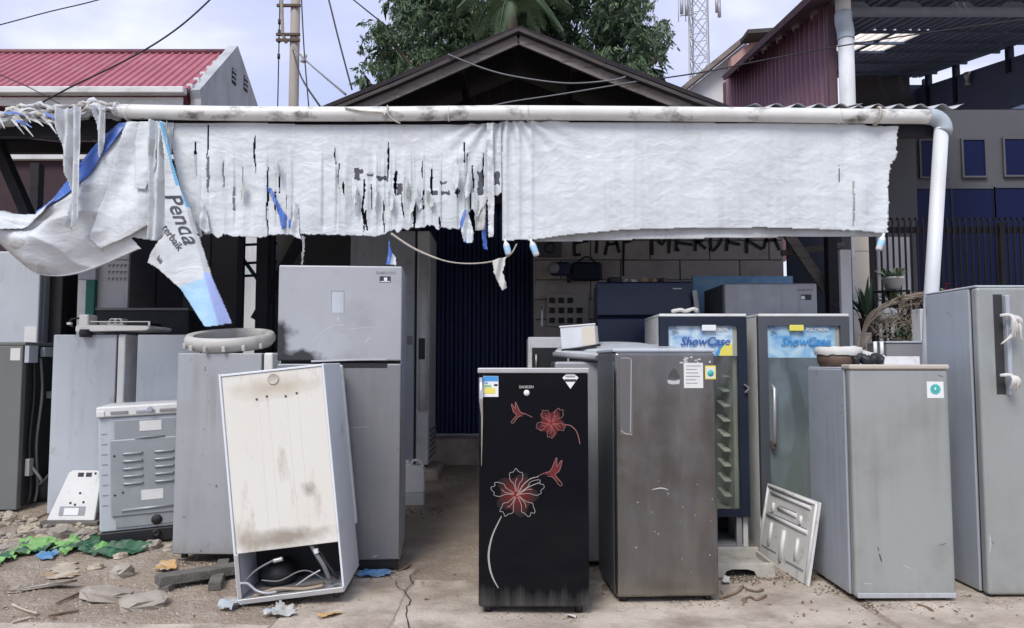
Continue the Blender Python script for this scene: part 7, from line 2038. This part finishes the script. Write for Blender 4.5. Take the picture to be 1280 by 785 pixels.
def top_clutter():
    T = RF.location; zt = T.z + RF_H + 0.008; yb = T.y
    c = at(1046, 452, yb + .42)
    t = thing('brown_tub', 'round dark brown tub with white foam on the grey fridge', 'tub', (c.x, yb + .40, zt))
    MB().lathe([(0.0, 0.004), (0.105, 0.0), (0.118, 0.03), (0.122, 0.075), (0.112, 0.075), (0.10, 0.01)], 28).build('tub', M['brown'], t)
    b = MB().lathe([(0.128, 0.07), (0.134, 0.085), (0.13, 0.115), (0.10, 0.122), (0.0, 0.118)], 28)
    for v in b.v: v += Vector((0.008 * N3(v.x * 22, v.y * 22, 1), 0, 0.010 * N3(v.x * 20, v.y * 20, 4)))
    b.build('foam', M['rag'], t)
    c = at(1083, 447, yb + .3)
    k = thing('black_cloth_bundle', 'bunched black cloth beside the brown tub', 'cloth', (c.x, yb + .28, zt + .02))
    b = MB().tube(spline([(-.085, 0, .01), (-.04, .01, .03), (0, -.01, .02), (.05, .01, .03), (.085, 0, .012)], 5), [.012 + .018 * (1 + N3(i * .5, 3)) for i in range(21)], 10)
    for v in b.v: v += Vector((0, .01 * N3(v.x * 40, v.z * 40), .012 * N3(v.x * 35, v.z * 35, 7)))
    b.build('folds', M['black'], k, smooth=True)
    c = at(1123, 446, yb + .3)
    k = thing('white_tray', 'white plastic tray at the right on the grey fridge', 'tray', (c.x, yb + .26, zt))
    W = 0.105
    bx('front', (-W, 0, 0), (W, 0.008, 0.062), M['white_plastic'], k, 0.003); bx('back', (-W, 0.17, 0), (W, 0.178, 0.062), M['white_plastic'], k, 0.003)
    bx('left_end', (-W, 0.008, 0), (-W + .008, 0.17, 0.066), M['white_plastic'], k, 0.002); bx('right_end', (W - .008, 0.008, 0), (W, 0.17, 0.062), M['white_plastic'], k, 0.002)
    bx('floor', (-W + .008, 0.008, 0), (W - .008, 0.17, 0.008), M['white_plastic'], k, 0)
    c = at(1087, 436, yb + .45)
    k = thing('white_bracket', 'white plastic bracket with two pins behind the black cloth', 'bracket', (c.x, yb + .46, zt))
    MB().prism([(-.10, 0), (.10, 0), (.10, .07), (.03, .085), (-.06, .11), (-.10, .13)], 0, .02).build('plate', M['white_plastic'], k, bevel=.004)
    for x in (.045, .085): MB().tube([(x, .01, .06), (x, .01, .155)], .011, 8).build('pin', M['white_plastic'], k)
top_clutter()

def boxes_behind():
    Y = 5.45
    a, b = at(1108, 430, Y), at(1170, 430, Y)
    t = thing('grey_appliance', 'dark grey appliance top behind the grey fridge with the teal sticker', 'appliance', (a.x, Y, 0.05))
    zt = at(1130, 429, Y).z - .05
    bx('body', (0, 0, 0), (b.x - a.x, 0.3, zt), M['ink_grey'], t, .006); bx('rim', (-.004, -.008, zt + .001), (b.x - a.x + .004, .3, zt + .016), M['greyside_lt'], t, .004)
    a, b = at(1148, 386, Y + .1), at(1168, 386, Y + .1)
    o = thing('white_box', 'small upright white box on the dark grey appliance', 'box', (a.x, Y + .08, .05 + zt + .017))
    bx('body', (0, 0, 0), (b.x - a.x, .12, at(1150, 386, Y + .08).z - o.location.z), M['white_plastic'], o, .005)
    bx('frame', (.008, -.003, .012), (b.x - a.x - .03, .0, at(1150, 388, Y + .08).z - o.location.z), M['plaster_lt'], o, .002)
boxes_behind()

def leaf_blade(b, o, d, L, W, bend, m=0):
    d = d.normalized(); side = d.cross(Vector((0, 0, 1)))
    if side.length < .1: side = Vector((1, 0, 0))
    side.normalize(); P = []
    for k in range(5):
        f = k / 4; c = o + d * L * f + Vector((0, 0, -bend * L * f * f)); w = W * math.sin(math.pi * (0.12 + .86 * f)) * .5
        P += [c - side * w, c + side * w]
    n = b.add(P)
    for k in range(4): b.face((n + 2 * k, n + 2 * k + 1, n + 2 * k + 3, n + 2 * k + 2), m)
def plants():
    rnd = random.Random(71)
    def pot_plant(name, label, px, py, Y, r, h, n, L, mats, potm, spiky=False, base=None):
        p = at(px, py, Y); t = thing(name, label, 'plant', (p.x, Y, p.z - h))
        if potm:
            MB().lathe([(0.0, 0.0), (r * .72, 0.0), (r * .95, h * .85), (r * 1.06, h * .86), (r * 1.06, h), (r * .93, h), (r * .9, h * .9), (0, h * .88)], 20).build('pot', M[potm], t)
        b = MB()
        for _ in range(n):
            a = rnd.uniform(0, 6.28); el = rnd.uniform(.2, 1.3) if not spiky else rnd.uniform(.5, 1.4)
            d = Vector((math.cos(a) * math.cos(el), math.sin(a) * math.cos(el), math.sin(el)))
            o = Vector((rnd.uniform(-r, r) * .6, rnd.uniform(-r, r) * .6, h * .9))
            if not spiky: o += d * rnd.uniform(0, L * .8)
            leaf_blade(b, o, d, L * rnd.uniform(.6, 1.1), L * (.36 if not spiky else .09), rnd.uniform(.1, .5) * (.5 if spiky else 1), rnd.choice((0, 1)))
        b.build('foliage', [M[m] for m in mats], t); return t
    # stand for the pots
    Y = 6.6
    s = thing('plant_stand', 'dark metal plant stand holding the white pots by the fence', 'stand', (at(1115, 400, Y).x, Y, gbase(0, Y)))
    for z in (at(1115, 362, Y).z - gbase(0, Y) - .012, at(1115, 383, Y).z - gbase(0, Y) - .012):
        bx('shelf', (-.12, -.1, z - .01), (.12, .12, z), M['fence'], s, 0)
    for sx in (-.11, .11):
        for sy in (-.09, .11): bx('leg', (sx - .008, sy - .008, 0), (sx + .008, sy + .008, at(1115, 362, Y).z - gbase(0, Y) - .023 if True else 1), M['fence'], s, 0)
    pot_plant('potted_plant', 'leafy plant in a white pot on the upper shelf by the fence', 1115.5, 347, Y, .088, .105, 70, .085, ('leafC', 'leafA'), 'white')
    pot_plant('potted_plant', 'bushy plant on the lower shelf under the white pot', 1113, 377, Y, .07, .05, 60, .09, ('leafC', 'leafA'), 'brown')
    pot_plant('spiky_plant', 'dark spiky agave plant left of the plant stand', 1083, 398, 6.3, .06, .12, 26, .40, ('leafB', 'leafB'), 'brown', True)
    # magenta flowers above the tall fridge
    p = at(1185, 362, 8.4)
    t = thing('bougainvillea', 'small magenta flowering shrub peeking over the tall grey fridge', 'shrub', (p.x, 8.4, .2))
    b = MB()
    for _ in range(160):
        o = Vector((rnd.gauss(0, .10), rnd.gauss(0, .1), p.z - .27 + rnd.gauss(0, .05)))
        leaf_blade(b, o, Vector((rnd.uniform(-1, 1), rnd.uniform(-1, 1), rnd.uniform(-.5, 1))), .045, .035, .2, rnd.choice((0, 0, 1)))
    b.build('blossom', [mat('magenta_petal', (.32, .02, .08), .6), M['leafA']], t)
    MB().tube([(0, 0, 0), (0, 0, p.z - .3)], .015, 6).build('stem', M['bark'], t)
    # dry vine hoop
    Y = 5.75
    t = thing('dry_vine', 'arched bundle of dry vines with hanging twigs behind the grey fridge', 'vine', (at(1110, 430, Y).x, Y, at(1110, 430, Y).z))
    O = t.location
    def Q(px, py, dy=0): p = at(px, py, Y); return Vector((p.x - O.x, dy, p.z - O.z))
    for k in range(14):
        j = lambda s_: rnd.uniform(-s_, s_)
        P = spline([Q(1079 + j(3), 436), Q(1082 + j(3), 412 + j(2), .02), Q(1093 + j(3), 392 + j(3), j(.03)), Q(1108 + j(4), 381 + j(3), j(.03)), Q(1128 + j(4), 374 + j(4), j(.03)), Q(1150 + j(4), 370 + j(4), j(.04)), Q(1168, 366 + j(5), j(.05))], 5)
        MB().tube(P, [.006 + .003 * N3(i * .4, k) for i in range(len(P))], 6).build('vine_stem', M['dryvine'], t)
    b = MB(); b2 = MB()
    for k in range(150):
        px, py = rnd.uniform(1095, 1160), rnd.uniform(376, 425)
        if py < 400 - (px - 1080) * .3: py += 20
        a = Q(px, py, rnd.uniform(-.05, .15)); d = Vector((rnd.uniform(-1, 1), rnd.uniform(-.4, .4), rnd.uniform(-1, .8))) * rnd.uniform(.05, .14)
        b.tube([a, a + d * .5 + Vector((0, 0, rnd.uniform(-.02, .02))), a + d], .0035, 4, cap=False)
    for k in range(60):
        px, py = rnd.uniform(1120, 1165), rnd.uniform(364, 378)
        leaf_blade(b, Q(px, py, rnd.uniform(-.05, .1)), Vector((rnd.uniform(-1, 1), rnd.uniform(-1, 1), rnd.uniform(-1, .5))), .07, .035, .3, 0)
    for k in range(120):
        px, py = rnd.gauss(1137, 9), rnd.gauss(418, 9)
        leaf_blade(b2, Q(px, py, rnd.uniform(.05, .2)), Vector((rnd.uniform(-1, 1), rnd.uniform(-1, 1), rnd.uniform(-.5, 1))), .07, .03, .3, 0)
    stuff(b.build('twigs', [M['dryvine']], t)); stuff(b2.build('foliage', [M['leafA']], t))
    q = at(1110, 396, 6.0)
    o = MB().lathe([(0, 0), (.06, 0), (.075, .03), (.07, .10), (.04, .12), (0, .12)], 16).build('white_jug', M['white_plastic'], None, loc=(q.x, 6.0, q.z - .05))
    tag(o, 'round white plastic jug hanging behind the dry vine hoop', 'jug')
plants()

def wall_clutter():
    Y = 7.36
    def hang(name, label, cat, px0, py0, px1, py1, m, dep=.08, bev=.02, extra=None):
        a, b = at(px0, py1, Y), at(px1, py0, Y)
        t = thing(name, label, cat, ((a.x + b.x) / 2, Y - dep, a.z)); w = b.x - a.x; h = b.z - a.z
        bx('body', (-w/2, 0, 0), (w/2, dep, h), M[m], t, bev, 3)
        if extra: extra(t, w, h)
        return t
    def tool(t, w, h):
        MB().lathe([(0, 0), (h * .42, 0), (h * .42, .05), (0, .05)], 16).build('motor', M['ink_grey'], t, loc=(-w * .36, -.002, h * .5), rot=(R(90), 0, 0))
        MB().tube([(w * .4, .03, h * .2), (w * .45, .02, -h * .6)], .02, 8).build('grip', M['navy_door'], t)
    hang('power_tool', 'dark blue power tool hanging on the block wall under the banner', 'tool', 688, 329, 712, 345, 'navy_door', .1, .02, tool)
    hang('tool_bag', 'navy tool bag hanging on the block wall left of the graffiti', 'bag', 714, 329, 751, 352, 'navy_steel', .12, .03, lambda t, w, h: MB().tube(spline([(-w * .3, .05, h), (0, .05, h * 1.3), (w * .3, .05, h)], 5), .01, 6).build('strap', M['black'], t))
    hang('wire_coil_board', 'dark board of coiled wire on the wall behind the sagging cable', 'board', 672, 300, 702, 322, 'steelside', .05, .01, lambda t, w, h: [MB().tube([(.05 * math.cos(f / 2), -.01, h * .5 + .05 * math.sin(f / 2)) for f in range(13)], .008, 6).build('coil', M['black'], t)])
    hang('switch_board', 'grey switch board with black sockets low on the block wall', 'switchboard', 684, 368, 735, 408, 'block', .03, .004,
         lambda t, w, h: [bx('socket', (-w/2 + .02 + (k % 4) * .09, -.012, .03 + (k // 4) * .10), (-w/2 + .075 + (k % 4) * .09, 0.0, .085 + (k // 4) * .10), M['dark'], t, .004) for k in range(11)])
    hang('hanging_tool', 'thin pale tool hanging on the dark edge of the blue door', 'tool', 676, 388, 679, 408, 'alu', .01, .002, lambda t, w, h: MB().tube(spline([(0, 0, h), (.02, 0, h * 1.2), (.0, 0, h * 1.35), (-.02, 0, h * 1.2)], 4), .006, 6).build('hook', M['alu'], t))
wall_clutter()
def left_panels():
    Y = 6.75
    a, b = at(119, 330, Y), at(161, 330, Y)
    t = thing('hook_panel', 'pale hanging panel with rows of small hooks under the drape', 'panel', (a.x, Y, at(140, 392, Y).z))
    H = at(140, 300, Y).z - t.location.z; W = b.x - a.x
    bx('sheet', (0, 0, 0), (W, .03, H), M['plaster_lt'], t, .004)
    for r in range(3):
        for c in range(5):
            x = W * (.45 + .12 * c); z = H * (.66 - r * .09)
            MB().tube([(x, 0, z), (x, -.02, z), (x, -.022, z - .025)], .0045, 5).build('hook', M['ink_grey'], t)
    bx('rail', (W * .4, -.01, H * .72), (W, -.001, H * .735), M['ink_grey'], t, 0)
    a = at(103, 370, 6.7)
    o = thing('painted_post', 'white post with green lower half beside the hook panel', 'post', (a.x, 6.7, gbase(0, 6.7)))
    z1, z2 = at(103, 350, 6.7).z - gbase(0, 6.7), at(103, 300, 6.7).z - gbase(0, 6.7)
    bx('white_side', (-.045, 0, 0), (.03, .05, z1), M['fascia'], o, .003); bx('green_side', (.032, -.005, 0), (.11, .05, z1), M['green_paint'], o, .003)
    bx('grey_top', (-.045, -.004, z1 + .002), (.115, .05, z2), M['plaster'], o, .003)
left_panels()
